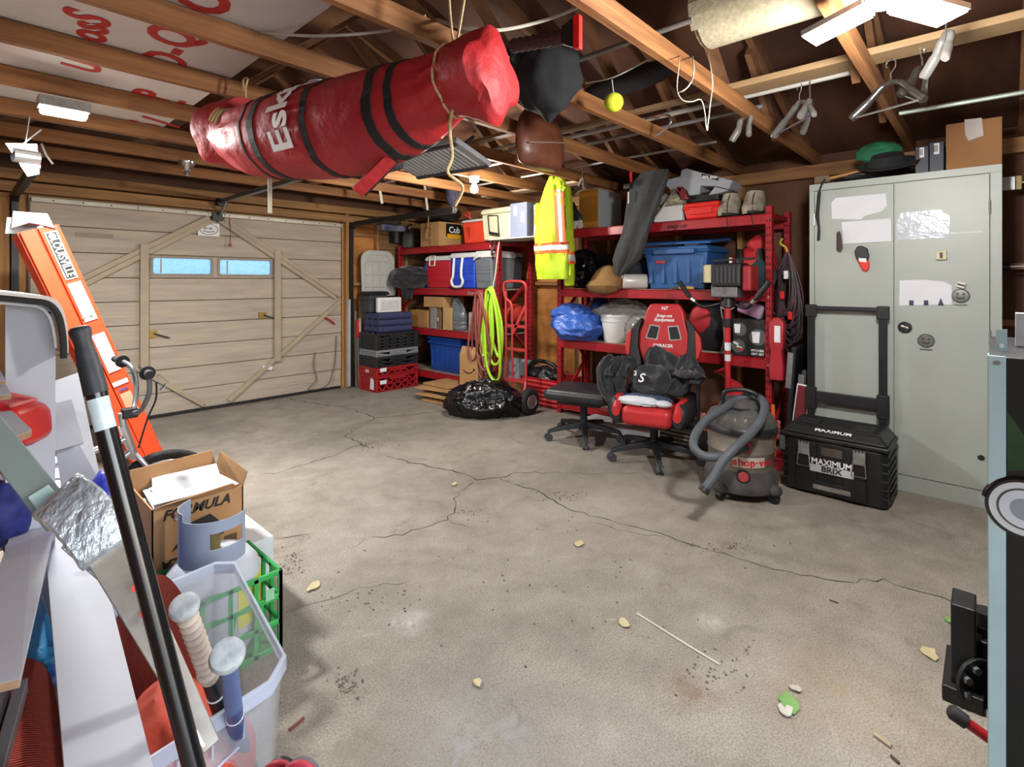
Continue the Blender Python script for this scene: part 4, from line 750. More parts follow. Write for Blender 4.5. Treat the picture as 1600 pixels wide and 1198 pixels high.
for ch, wd in (('E',.44),('s',.36),('k',.38),('i',.22),('m',.5),('o',.4)):
    f = f0 + wd/2; f0 += wd*1.02; i = 6.45; p = bagpt(i, f, 1.035); rt = (V((0,0,1))*cos(f) - SD*sin(f)).normalized()
    text(ch, .185, p - t.location, rt, A, white, t, name='bag_letter', ext=.001, bold=.02)
m = M(); mouth = []
for off, kr in ((-.10,1.0),(-.03,1.06),(.05,1.04),(.075,.96),(.06,.86),(-.02,.72),(-.06,.45),(-.07,.05)):
    i_ = 1.0; c_ = ctr[1] + A*off + SD*max(off, 0)*.5; mouth.append([c_ + (SD*cos(f) + V((0,0,1))*sin(f)*1.05)*rad[1]*kr*(1+.16*noise.noise(V((cos(f)*1.7, sin(f)*1.7, off*6)))) for f in [2*pi*j/32 for j in range(32)]])
wb(m.rings(mouth), 'open_end', redc, t, smooth=True)
ropes = lambda pts, r=.005, nm='rope', m_=rope_m: wb(M().tube(smooth_path(pts), r, 6), nm, m_, t, smooth=True)
i = 13.0; lp_ = [bagpt(i, 2*pi*j/24, 1.03) for j in range(24)]; wb(M().tube(lp_, .005, 6, close=True), 'rope', rope_m, t)
top = bagpt(i, pi/2, 1.03); ropes([top, top+V((0,.02,.07)), top+V((0,.03,ZP+.10-top.z)), top+V((.02,-.03,ZP+.10-top.z)), top+V((0,0,0))])
top = bagpt(1.6, pi/2+.2, 1.02); ropes([top, top+V((-.01,0,.1)), V((top.x, top.y, ZP+.05)), V((top.x, top.y+.06, ZP+.05)), top])
for k in range(3): ropes([bagpt(1.3+.3*k, .3, 1.03), bagpt(1.5+.3*k, .75, 1.06), bagpt(1.35+.3*k, 1.3, 1.04), bagpt(1.2+.3*k, 1.6, 1.02)], .006)
b0 = bagpt(13.4, -1.2, 1.0); ropes([b0, b0+V((.03,.05,-.05)), b0+V((.05,.06,-.14)), b0+V((.03,.06,-.20)), b0+V((.10,.06,-.24)), b0+V((.08,.08,-.31))], .006)
q = bagpt(9.6, -1.45, 1.0); q2 = pD(558, 300, 1.98); wb(M().bar(q, q2, .05, .012, (0,1,0)), 'carry_strap', redc, t); wb(M().bar(q+V((.02,.0,0)), q2+V((.03,.01,0)), .03, .01, (0,1,0)), 'strap_lining', band, t)
q = bagpt(4.2, -1.5, 1.0); wb(M().bar(q, q+V((0,0,-.16)), .018, .003, (0,1,0)), 'hanging_tape', cordw, t)
# infrared heater
hp = pZ(680, 253, 2.10); t = thing('radiant_heater', 'grey metal radiant heater with slotted face hung below the joists behind the red bag', 'heater', (hp.x, hp.y, 2.10), .12); t.rotation_euler = (0, .25, .12)
M().bb(-.17,.17,-.33,.33,0,.035).build('case', mat('heater_grey', '#9ea2a5', .5, .1), t, bevel=.006); 
for k in range(15): M().bb(-.13,.13,-.27+k*.0385,-.262+k*.0385,-.006,-.0005).build('grille_bar', mat('grille_alu', '#c9cccd', .4, .2), t)
for sx in (-1,1): M().bb(sx*.155-.012,sx*.155+.012,-.32,.32,-.012,-.0005).build('edge_rail', dgrey, t); 
for sy in (-.25,.25): M().tube([(0,sy,.03),(0,sy,.10),(.05,sy,.16)], .012, 8).build('bracket', blackm, t)
# things on the joists: poles, boards, sheet of insulation
def pole(u, v, y0, y1, r, m, lab, name='pole', flat=None, zz=None):
    z_ = ZJ + r + (zz or 0); x = pZ(u, v, z_).x; L_ = y1-y0
    o = (M().cyl((0,-L_/2,0),(0,L_/2,0), r, n=10) if not flat else M().bb(-flat/2,flat/2,-L_/2,L_/2,-r,r)).build(name, m, smooth=not flat); o.location = (x, (y0+y1)/2, z_); return tag(o, lab, 'pole' if not flat else 'board')
pvc = mat('pvc', '#a5a29a', .5, var=.08); tr = mat('trim_board', '#8d7250', .7, var=.12, scale=3, stretch=(8,1,8)); gry = mat('grey_pole', '#8a8784', .5, .4)
pole(1275,125,.5,3.9,.016,pvc,'white plastic pipe lying across the joists, holding the clear hangers')
pole(1150,175,1.0,3.6,.014,gry,'grey metal pole lying on the joists above the long shelving unit')
pole(1060,232,1.5,4.2,.010,pvc,'thin white conduit over the joists above the shelf wall',zz=.0)
pole(1400,75,-.5,2.4,.012,tr,'pale wooden trim board across the joists near the lamp',flat=.05)
pole(1500,55,-.9,1.2,.02,tr,'tan carton strip resting on the joists above the cabinet',flat=.12)
pole(930,195,1.7,3.5,.012,pvc,'white rod on the joists left of the long shelving unit'); pole(770,215,2.2,5.0,.012,tr,'narrow pale lath above the beige cooler',flat=.06)
pole(860,292,3.0,4.6,.012,mat('lath_pale', '#d9c3a0', .7),'pale wide lath above the hi-vis jacket',flat=.14)
pole(700,262,3.5,5.6,.014,pvc,'white tube over the far joists near the bulb'); pole(620,250,3.4,5.4,.012,tr,'wood strip on the far joists behind the heater',flat=.1)
pole(1000,60,.9,2.6,.012,gry,'grey rod on the joists beside the rolled carpet',zz=.03)
t = thing('insulation_sheet', 'white insulation sheet with large red lettering laid over the left joists', 'sheet', (.25, 2.95, ZJ+.002)); M().bb(-.78,.72,-1.30,1.55,0,.025).build('panel', mat('foam_white', '#cfcac4', .6, var=.04), t)
rd = mat('red_print', '#b3231f', .6)
for (s_, sz, u, v) in (('Q',.24,272,60),('-',.24,268,80),('D',.24,262,96),('L',.24,262,158),('P',.24,240,150),('S',.26,228,196),('/',.3,255,192),('S',.2,140,30),('s',.2,138,42),('o',.2,136,55),('O',.26,318,2),('U',.2,131,104)):
    p = pZ(u, v, ZJ); text(s_, sz, V((p.x, p.y, ZJ-.0005)) - V(t.location), (0,-1,0), (-1,0,0), rd, t, name='sheet_letter', bold=.03, shear=.15)
# rolled carpet
cp = mat('carpet_backing', '#a39a80', .95, var=.2, scale=50, bump=.5, bscale=120)
t = thing('carpet_roll', 'rolled beige carpet lying on the joists at the top of the picture', 'carpet', (2.27, .38, ZJ)); CS = 1.2; 
def spiral(y): return [V((cos(a)*(.095+.0042*a), y, .142+sin(a)*(.095+.0042*a))) for a in [k*.35 for k in range(30)]]
sp0 = spiral(0); L = []; 
for w_ in (0, .016): L.append([V((p.x*(1+w_/.1), 0, .142+(p.z-.142)*(1+w_/.1))) for p in sp0])
m = M(); N = len(sp0); m.add([p+V((0,yy,0)) for yy in (.56,-1.0) for q in L for p in q], [f_ for k in range(N-1) for f_ in ((k,k+1,2*N+k+1,2*N+k),(N+k,N+k+1,3*N+k+1,3*N+k),(k,k+1,N+k+1,N+k),(2*N+k,2*N+k+1,3*N+k+1,3*N+k))]); m.build('roll', cp, t)
M().lathe([(.14,-1.0),(.142,.54),(.12,.545),(.12,-.99)], (0,0,.142), 28, ax=(0,1,0), caps=False).build('outer_wrap', cp, t, smooth=True)
# black bag with scraper, satchel, yellow ball, rolled black case
p = pZ(862, 112, 2.30); t = thing('black_sack', 'limp black fabric sack hanging under the joists right of the red bag', 'bag', (p.x, p.y, 2.14)); M().blob((0,.02,.14), (.16,.15,.19), 81, .18, 2, n=4).build('sack', mat('black_fabric_soft', '#17181c', .9, var=.3, bump=.2), t, smooth=True); M().blob((-.02,.1,.22), (.15,.1,.1), 83, .2, 2).build('fold', MATS['black_fabric_soft'], t, smooth=True)
a = pD(800, 72, 2.0); b = pD(882, 58, 1.85); t = thing('ice_scraper', 'ice scraper with ribbed grip and red blade beside the black sack', 'scraper', a); b = b-a
M().tube([b*(k/16) for k in range(17)], [.024+.004*(k % 2) for k in range(17)], 10).build('grip', mat('maroon_grip', '#3a1d1f', .7), t); d = b.normalized(); up = V((0,0,1)); q1 = b+d*.0
M().prism([q1-up*.03, q1+d*.0+up*.03, q1+d*.05+up*.055, q1+d*.05-up*.05], d.cross(up)*.02).build('head', blackp, t); q1 = b+d*.05; M().prism([q1-up*.055, q1+up*.06, q1+d*.026+up*.062, q1+d*.026-up*.057], d.cross(up)*.024).build('blade', redpl, t, bevel=.003)
p = pY(845, 224, 2.12); t = thing('leather_satchel', 'brown leather saddle bag hanging from a joist beside the heater', 'bag', (p.x, p.y, p.z-.16)); lea = mat('brown_leather', '#6a3d2b', .4, var=.25, scale=7, bump=.2)
R2 = lambda hw, zz, th, n=20: [V((hw*cos(2*pi*k/n)*(.9 if abs(cos(2*pi*k/n)) < .9 else 1), th*sin(2*pi*k/n), zz)) for k in range(n)]
M().rings([R2(.15,0,.05), R2(.20,.02,.075), R2(.225,.10,.085), R2(.225,.2,.08), R2(.20,.29,.06), R2(.16,.34,.03)]).build('pouch', lea, t, smooth=True); M().tube([(-.19,-.06,.12),(0,-.092,.15),(.19,-.05,.19)], .005, 6).build('seam', mat('seam_pale', '#8d7467', .6), t); M().tube(smooth_path([(-.10,0,.33),(-.10,.05,.45),(.08,.05,.45),(.10,0,.33)]), .01, 6).build('strap', lea, t)
a = pZ(1022, 118, 2.40); b = pZ(935, 148, 2.40); t = thing('black_case', 'long black fishing case lying over the joists', 'case', (a.x, a.y, 2.36)); d = (b-a); d.z = 0; M().tube([d*(k/8)*1.6 - d*.3 + V((0,0,.055)) for k in range(9)], [.03,.055,.06,.06,.06,.06,.058,.05,.03], 14).build('tube_case', mat('case_black', '#1e1f22', .7, var=.3, bump=.2), t, smooth=True)
p = pD(959, 160, 2.55); t = thing('yellow_ball', 'yellow-green foam ball resting by a joist under the black case', 'ball', p-V((0,0,.047))); M().blob((0,0,.047), (.047,.047,.047), 1, .02).build('ball', mat('tennis_felt', '#c4cc2e', .9, var=.08, scale=30), t, smooth=True); M().tube([(0,0,.09),(0,.01,.16)], .003, 5).build('cord', cordw, t)
# electric cable, cords
def cord(pts, r, m, lab, name='cable', cat='cable'):
    o = M().tube(smooth_path(pts), r, 7).build(name, m, smooth=True); return tag(o, lab, cat)
cord([pZ(405,50,2.36),pZ(480,56,2.30),pZ(560,53,2.29),pZ(620,44,2.33),pZ(665,25,2.36)], .006, cordw, 'white electric cable sagging between joists left of centre')
cord([pZ(683,31,2.36),pZ(720,42,2.27),pZ(780,47,2.28),pZ(850,32,2.34),pZ(912,8,2.37)], .007, cordw, 'white electric cable crossing above the right end of the red bag')
cord([pZ(915,130,2.36),pZ(960,120,2.32),pZ(1015,92,2.36)], .004, cordw, 'thin white wire above the yellow ball')
cord([pZ(1002,188,2.38),pZ(1020,182,2.36),pZ(1043,180,2.33),pZ(1048,190,2.27),pZ(1040,202,2.24),pZ(1025,212,2.23)], .008, chrome, 'white metal crook hanging off the joist', 'hook_rod', 'hook')
cord([pZ(1062,84,2.36),pD(1060,110,1.95),pD(1058,140,1.95),pD(1066,156,1.95),pD(1080,159,1.95),pD(1095,156,1.95),pD(1101,175,1.95),pD(1103,195,1.95),pD(1105,204,1.95),pD(1106,196,1.95),pD(1110,160,1.95),pD(1113,125,1.95),pZ(1106,82,2.37)], .002, mat('string', '#a9a292', .8), 'thin white cord dangling in loops under the carpet roll')
cord([pZ(1082,88,2.36),pD(1084,110,1.93),pD(1080,128,1.93),pD(1070,140,1.93),pD(1061,144,1.94)], .0025, cordw, 'short thin white string beside the dangling cord')
cord([pY(352,315,5.9),pY(352,350,5.9)], .004, steel, 'short steel pull rod above the door plate', 'pull_rod', 'rod')
# opener rail
t = thing('opener_rail', 'steel garage door opener rail running from the door header', 'rail', (1.90, 4.6, 2.15)); M().bb(-.022,.022,-1.4,1.3,-.02,.02).build('rail', mat('rail_steel', '#7b7d7e', .4, .7), t, bevel=.004); M().bb(-.05,.05,1.22,1.36,-.05,.03).build('header_bracket', blackm, t); M().bar((0,1.1,-.02),(0,1.28,-.14), .02, .02).build('door_arm', steel, t); M().bb(-.14,.14,-1.75,-1.38,-.09,.09).build('motor_head', mat('opener_grey', '#4b4d50', .5), t, bevel=.02)
p = pZ(292, 252, ZP); t = thing('ceiling_fitting', 'grey electrical fitting under a joist left of the red bag', 'fitting', (p.x, p.y, ZP)); M().lathe([(.06,0),(.06,-.02),(.035,-.05),(.03,-.07),(.018,-.075),(.018,-.11),(.001,-.112)], n=16).build('fitting', chrome, t, smooth=True)
# left roller bracket with chain
p = pD(38, 238, 2.95); t = thing('track_bracket', 'shiny galvanised bracket and pulley hanging at the upper left edge', 'bracket', p); M().bar((-.04,0,0),(.07,0,.14), .05, .006).build('strap', steel, t); M().bar((.0,0,.02),(.02,0,.20), .07, .005).build('strap', steel, t); M().cyl((-.05,-.05,-.03),(.06,-.03,-.03), .04, n=14).build('pulley', chrome, t); M().prism([(-.08,-.04,.03),(.05,-.04,.05),(.06,-.04,-.12),(.01,-.04,-.14),(-.03,-.04,-.06)], (0,.01,0)).build('plate', steel, t); M().tube([(.07,-.02,.06),(.09,-.02,.0),(.12,-.02,-.05)], .007, 6).build('chain', chrome, t)
# coat hangers
hm = mat('hanger_plastic', '#26221f', .35, var=.1); hmw = mat('hanger_clear', '#5c5a57', .25, var=.08)
def hanger(top, a, m, lab, wd=.20, bar=True):
    t = thing('coat_hanger', lab, 'hanger', top, a, group='coat hangers on the joists')
    M().tube(arc((.0,0,-.02), .02, -.6, pi+.2, 10, (1,0,0), (0,0,1)) + [V((-.018,0,-.04)), V((0,0,-.06)), V((0,0,-.10))], .003, 6).build('hook', chrome, t)
    for s in (-1,1): M().tube(smooth_path([(0,0,-.10),(s*.04,0,-.115),(s*wd*.6,.015,-.17),(s*wd,.04,-.23)]), [.012]*6+[.016]*6+[.02]*6+[.016], 8, flat=.8).build('shoulder', m, t, smooth=True)
    if bar: M().cyl((-wd*.93,.035,-.225),(wd*.93,.035,-.225), .005, n=6).build('trouser_bar', chrome, t)
xr = pZ(1275,125,ZJ+.016).x; q = pX(1249, 133, xr)
hanger((xr, q.y, ZJ+.02), .75, hmw, 'clear plastic hanger cluster hooked on the white pipe'); hanger((xr, q.y-.05, ZJ+.02), .2, hmw, 'second clear hanger tangled with the first on the white pipe', .17, False)
hanger(pD(1392,100,2.3)+V((0,0,.02)), 1.2, hm, 'brown wooden suit hanger left of the pair above the cabinet', .15); hanger(pD(1441,78,2.3)+V((0,0,.02)), -.3, hm, 'suit hanger with bent shoulder, right of the pair above the cabinet', .11); hanger(pD(1478,12,2.0), .4, hmw, 'small hanger hook right of the LED lamp', .1, False)
q = pZ(1165, 160, ZJ); hanger((q.x, q.y, ZJ+.02), 1.05, mat('hanger_white', '#66645f', .4), 'white hanger on the joist left of the clear ones', .07, False); q = pX(910, 270, 3.9); hanger((3.9, q.y, 2.36), .9, mat('hanger_wood', '#6b5f55', .5), 'dull wooden hanger above the taped box', .2)
cord([pZ(1405,177,2.28)+V((0,0,0)), pZ(1600,144,2.28)], .012, mat('green_tube', '#b5c4b8', .35, .5), 'pale steel rod running above the cabinet to the right edge', 'steel_rod', 'rod')
# hi-vis jacket
hv = mat('hivis_yellow', '#a2bd18', .75, var=.1, scale=9, bump=.2); org = mat('hivis_orange', '#e2541c', .7); slv = mat('reflective', '#c5c8cc', .35, .3)
jb = thing('hivis_jacket', 'fluorescent yellow hi-vis jacket with orange and silver stripes hung between the shelves', 'clothing', pX(866, 445, 3.9))
def prof(v):
    T_ = [(276,866,4),(290,864,12),(310,862,18),(335,862,22),(360,862,25),(385,862,26.5),(410,863,26),(436,864,25)]
    for (a, b) in zip(T_[:-1], T_[1:]):
        if a[0] <= v <= b[0]: q = (v-a[0])/(b[0]-a[0]); return a[1]*(1-q)+b[1]*q, a[2]*(1-q)+b[2]*q
    return T_[-1][1:]
def jrows(v0, v1, k, s=1.0, off=0, ws=1.0):
    rows = []
    for i in range(k+1):
        v = v0+(v1-v0)*i/k; u, w_ = prof(v); u += off; w_ *= ws; a, b = ywin(u-w_, u+w_, 3.9); rows.append((V((3.9, (a+b)/2, pX(u, v, 3.9).z)), (.01,(b-a)/2*s,0), (.05*s+.0,0,0)))
    return rows
wb(M().loft(jrows(276,436,26), 36, .35, 5, 2), 'jacket_body', hv, jb, smooth=True)
for v0, v1, m_ in ((379,383.5,org),(383.5,391,slv),(391,396,org)): wb(M().loft(jrows(v0,v1,4,1.035), 36, .35, 5, 2), 'stripe', m_, jb, smooth=True)
for (u, v0, v1, m_, wd) in ((869,296,378,org,.035),(872,296,378,slv,.028),(878,300,378,org,.018)):
    rows = [(pX(u+(v-v0)*.05, v, 3.825), (0,wd,0), (.006,0,0)) for v in [v0+(v1-v0)*k/8 for k in range(9)]]; wb(M().loft(rows, 10), 'vertical_stripe', m_, jb)
rows = [(pX(888+.02*(v-330), v, 3.93), (0,.015+.035*min(1,(v-292)/50) if v < 420 else .045,0), (.04,0,0)) for v in (292,310,330,360,400,430,446)]; wb(M().loft(rows, 18, .3), 'sleeve', hv, jb, smooth=True)
for v0, v1, m_ in ((394,398,org),(398,408,slv),(408,412,org)): wb(M().loft([(pX(888+.02*(v-330), v, 3.93), (0,.053,0), (.05,0,0)) for v in (v0,v1)], 18, .3), 'sleeve_stripe', m_, jb)
rows = [(pX(842, v, 3.95), (0,w_,0), (.04,0,0)) for v, w_ in ((318,.02),(345,.045),(370,.05),(388,.03))]; wb(M().loft(rows, 14, .3), 'sleeve', hv, jb, smooth=True); wb(M().loft([(pX(842, v, 3.95), (0,.052,0), (.045,0,0)) for v in (352,368)], 14, .3), 'sleeve_stripe', slv, jb)
for k in range(4): p = pX(874+4*(k % 2), 282+11*k, 3.86); wb(M().blob(p, (.04,.05,.05), k, .5, 3, ridge=True), 'hood_fold', hv, jb, smooth=True)
wb(M().tube(smooth_path([pX(866,278,3.9), pX(866,270,3.9)+V((0,0,.02)), V((3.9, pX(866,270,3.9).y, ZP+.03))]), .004, 6), 'hanging_loop', blackr, jb)
t = thing('braided_cord', 'bundle of dark purple braided cord hung beside the bulb', 'cord', pX(708, 312, 3.6)); M().blob((0,0,.07), (.07,.08,.15), 91, .35, 4, ridge=True).build('bundle', mat('purple_cord', '#2c2536', .8, var=.3, scale=30), t, smooth=True); M().tube([(0,0,.18),(0,0,.30)], .006, 6).build('tie', blackr, t)
for (u, v0, v1, lab) in ((592,287,318,'pale strip of tape dangling from the far joist'), (663,285,328,'white paint stick hanging beside the door track end')):
    a = pY(u, v0, 4.68); b = pY(u+5, v1, 4.66); o = tag(M().bar(V((0,0,0)), b-a, .03, .004, (0,1,0)).build('hanging_strip', cordw), lab, 'strip'); o.location = a
t = thing('black_duffel', 'flat black duffel stored above the cardboard box by the door track', 'bag', pX(700, 336, 4.25)); M().blob((0,.1,.0), (.18,.30,.09), 95, .15, 2).build('duffel', blackp, t, smooth=True)
# ================================================================== hand truck, hoses, garbage bag
htm = mat('handtruck_red', '#b5383a', .4, var=.12, scale=10)
t = thing('hand_truck', 'red steel hand truck with pneumatic wheels leaning by the hoses', 'hand truck', (3.97, 3.61, 0))
for y in (-.14, .14): M().tube([(0,y,.05),(0,y,1.0),(0,y,1.22)], .014, 8).build('rail', htm, t, smooth=True)
M().tube(smooth_path([(0,-.14,1.2),(-.01,-.15,1.27),(-.02,-.10,1.32),(-.02,.10,1.32),(-.01,.16,1.28),(-.0,.15,1.16),(0,.06,1.08),(0,.05,.9)]), .015, 8).build('loop_handle', htm, t, smooth=True)
M().cyl((0,.05,.08),(0,.05,1.02), .012, n=8).build('centre_rail', htm, t)
for z in (.3, .62, .86): M().bar((0,-.14,z),(0,.14,z), .02, .03).build('crossbar', htm, t)
M().bar((0,-.14,1.08),(0,.04,.78), .02, .03).build('brace', htm, t); M().bb(0,.18,-.15,.15,.004,.012).build('toe_plate', htm, t); M().bar((0,-.14,.3),(-.06,-.16,.13), .02,.03).build('axle_brace', htm, t); M().bar((0,.14,.3),(-.06,.16,.13), .02,.03).build('axle_brace', htm, t); M().cyl((-.06,-.2,.13),(-.06,.2,.13), .01).build('axle', steel, t)
for y in (-.235, .2):
    w_ = M(); w_.lathe([(.06,-.035),(.10,-.04),(.122,-.03),(.13,-.012),(.13,.012),(.122,.03),(.10,.04),(.06,.035)], (-.06, y, .13), 28, ax=(0,1,0)); wh = w_.build('tyre', blackr, t, smooth=True)
    M().lathe([(.004,-.02),(.02,-.03),(.035,-.022),(.055,-.028),(.066,-.041),(.07,-.038)], (-.06, y, .13), 20, ax=(0,1,0)).build('hub', steel, wh, smooth=True)
def hose(label, loc, m, loops, r, seed, name='garden_hose'):
    t = thing(name, label, 'hose', loc); rnd = random.Random(seed)
    for k in range(loops):
        w_ = rnd.uniform(.08, .15); L_ = rnd.uniform(.70, 1.02); dx = -.02*k/2 - rnd.uniform(0, .03); sh = rnd.uniform(-.09, .07)
        pts = [V((dx+.01*sin(3*a+k), sh*(1-cos(a))/2*1.6 + w_*sin(a)*(.55+.45*(1-cos(a))/2), -.02*(k % 3) - L_*(1-cos(a))/2)) for a in [2*pi*q/28 for q in range(28)]]
        M().tube(pts, r, 7, close=True).build('hose_loop', m, t, smooth=True)
    return t
q = pX(769, 440, 3.93)
t = hose('coiled fluorescent green air hose hanging on the shelf post', V((3.92, q.y-.02, 1.26)), mat('hose_lime', '#aee03a', .35, var=.08), 5, .015, 4)
M().tube(smooth_path([(0,.0,0),(.04,.0,.15),(.06,-.01,.35),(.10,0,.5)]), .008, 6).build('hook_strap', cordw, t); M().cyl((-.06,0,-.52),(-.06,0,-.68), .014).build('fitting', blackp, t)
hose('coiled reddish-brown garden hose hanging behind the green hose', V((3.90, q.y+.13, 1.22)), mat('hose_brown', '#8d4a43', .45, var=.12), 5, .012, 9)
t = thing('carabiner', 'steel clip hooked over the shelf post above the green hose', 'clip', pX(769, 382, 4.02)); M().tube(arc((0,0,0), .035, 0, 2*pi, 14, (0,1,0), (0,0,1.5))[:-1], .007, 6, close=True).build('ring', chrome, t); M().tube([(0,0,-.05),(0,.01,-.12)], .012, 6).build('swivel', chrome, t)
t = tag(M().blob((0,0,.10), (.23,.36,.23), 101, .38, 1.5, ridge=True, flat=0, n=8, oct=3).build('garbage_bag', gbag, smooth=True), 'large glossy black garbage bag on the floor beside the hand truck wheel', 'bag'); q = pZ(762, 636, 0); t.location = (3.60, 3.70, 0); t.rotation_euler = (0,0,.75)
t = tag(M().rings([[V((sx*.12*k, sy*.14*k, zz)) for sx, sy in ((-1,-1),(1,-1),(1,1),(-1,1))] for k, zz in ((.9,0),(1,.2),(.95,.2),(.85,.02))]).build('clear_tub', mat('tub_grey', '#a9b3ba', .3, alpha=.8), bevel=.01), 'translucent grey tub on the floor behind the hand truck', 'tub'); t.location = (4.30, 3.80+.10, .24)
tag(M().bb(-.12,.12,-.16,.16,0,.238).build('support_box', cardd), 'brown box carrying the translucent tub behind the hand truck', 'box').location = (4.30, 3.90, 0)
# ================================================================== office stool and gaming chair
def star_base(t, hub, R_, n, a0, m=blackp, zc=.10):
    M().cyl((0,0,zc-.02),(0,0,zc+.05), .045, .04, 14).build('hub', m, t, smooth=True)
    for k in range(n):
        a = a0 + 2*pi*k/n; d = V((cos(a), sin(a), 0)); s_ = V((-sin(a), cos(a), 0))
        rs = [[c + s_*w_*i + V((0,0,h*j)) for i, j in ((-1,-1),(1,-1),(.7,1),(-.7,1))] for c, w_, h in ((V((0,0,zc+.02)), .03, .026), (d*R_*.5+V((0,0,zc+.005)), .026, .02), (d*R_+V((0,0,zc-.02)), .017, .014))]
        lg_ = M().rings(rs).build('leg', m, t, bevel=.005)
        c = d*R_
        ca = M(); ca.cyl(c+s_*.026+V((0,0,.03)), c+s_*.008+V((0,0,.03)), .03, n=14).cyl(c-s_*.026+V((0,0,.03)), c-s_*.008+V((0,0,.03)), .03, n=14); ca.cyl(c+V((0,0,.03)), c+V((0,0,.085)), .01); ca.build('caster', mat('caster_grey', '#3b3d41', .6), lg_, smooth=True)
q = pZ(912, 684, 0); t = thing('office_stool', 'black padded office chair seat without a back, on a five-star base', 'stool', (q.x, q.y, 0), .25)
star_base(t, None, .31, 5, 2.3); M().cyl((0,0,.12),(0,0,.33), .03).build('column', blackm, t); lth = mat('worn_black_vinyl', '#26272b', .42, var=.3, scale=9, bump=.15)
M().bb(-.24,.24,-.28,.28,.335,.43).build('seat_pad', lth, t, bevel=.045, seg=4); M().bb(-.15,.15,-.18,.18,.30,.335).build('seat_plate', blackm, t); M().bb(-.235,.235,-.275,.275,.36,.372).build('piping', blackr, t, bevel=.005)
M().bar((0,-.18,.31),(0,-.38,.33), .05, .02).build('back_bracket', blackm, t)
# gaming chair, seat facing the room
q = pZ(1022, 716, 0); t = thing('gaming_chair', 'red and black racing-style gaming chair in front of the long shelving unit', 'chair', (q.x, q.y, 0), radians(14)); GC = t
rv = mat('chair_red', '#b92b2d', .42, var=.08, bump=.05); bv = mat('chair_black', '#1d1e21', .5, var=.15, bump=.08)
star_base(t, None, .33, 5, radians(200)); M().cyl((0,0,.12),(0,0,.26), .03).build('column', blackm, t); M().bb(-.12,.14,-.13,.13,.25,.275).build('mechanism', blackm, t)
M().bb(-.27,.22,-.18,.18,.29,.43).build('seat_cushion', rv, t, bevel=.05, seg=4)
for s in (-1, 1):
    M().loft([((-.25,s*.22,.36),(0,.035,0),(0,0,.05)),((-.2,s*.235,.385),(0,.06,0),(0,0,.085)),((0,s*.245,.40),(0,.065,0),(0,0,.095)),((.2,s*.24,.40),(0,.06,0),(0,0,.085)),((.24,s*.23,.39),(0,.03,0),(0,0,.04))], 16).build('seat_bolster', bv, t, smooth=True)
    M().loft([((-.255,s*.215,.385),(0,.03,0),(0,0,.035)),((-.19,s*.225,.42),(0,.045,0),(0,0,.055)),((-.08,s*.235,.445),(0,.04,0),(0,0,.045)),((.0,s*.235,.46),(0,.02,0),(0,0,.02))], 14).build('bolster_trim', rv, t, smooth=True)
    M().bb(-.0,.045,s*.31-.012,s*.31+.012,.22,.60).build('arm_post', blackp, t, bevel=.006); M().bb(-.13,.13,s*.31-.04,s*.31+.04,.60,.63).build('arm_pad', bv, t, bevel=.013, seg=3); M().bar((.02,s*.08,.262),(.02,s*.32,.235), .05, .02).build('arm_bracket', blackm, t)
rec = Matrix.Rotation(radians(10), 4, 'Y')
def bk(poly, x0, th, nm, m, bev=.02, par=t, seg=3): 
    mm = M().prism([(x0, y, z) for y, z in poly], (th,0,0))
    mm.v = [V((.23,0,.42)) + rec.to_3x3() @ (p - V((0,0,.42))) for p in mm.v]; return mm.build(nm, m, par, bevel=bev, seg=seg)
sym = lambda h: [(-y, z) for y, z in h] + [(y, z) for y, z in reversed(h)]
bk(sym([(.115,1.155),(.15,1.10),(.175,.98),(.20,.92),(.20,.80),(.155,.66),(.15,.46),(.15,.42)]), 0, .08, 'back_panel', rv)
for s in (-1, 1):
    bk([(s*y, z) for y, z in [(.185,1.03),(.235,.97),(.275,.90),(.285,.80),(.26,.70),(.21,.62),(.215,.44),(.15,.43),(.15,.64),(.195,.80),(.195,.92),(.17,1.03)]], -.03, .09, 'back_wing', bv)
    bk([(s*y, z) for y, z in [(.245,.95),(.285,.90),(.30,.82),(.285,.74),(.26,.70),(.255,.80),(.25,.88)]], -.045, .05, 'wing_trim', rv, .012)
    h = bk([(s*y, z) for y, z in [(.035,.965),(.105,.975),(.135,.875),(.055,.865)]], -.004, .02, 'harness_slot', blackr, .008)
    bk([(s*y, z) for y, z in [(.025,.975),(.115,.985),(.147,.868),(.045,.855)]], -.001, .012, 'slot_surround', greyp, .006)
def bt(body, sz, y, z, bold=.02, sh=.2):
    p = V((.23,0,.42)) + rec.to_3x3() @ V((-.003, y, z-.42)); text(body, sz, p, rec.to_3x3() @ V((0,-1,0)), rec.to_3x3() @ V((0,0,1)), white, t, bold=bold, shear=sh)
bt('N7', .04, 0, 1.115); bt('Snap-on', .038, 0, 1.055); bt('Equipment', .036, 0, 1.022, .03); bt('DXRACER', .034, 0, .815, .03, 0)
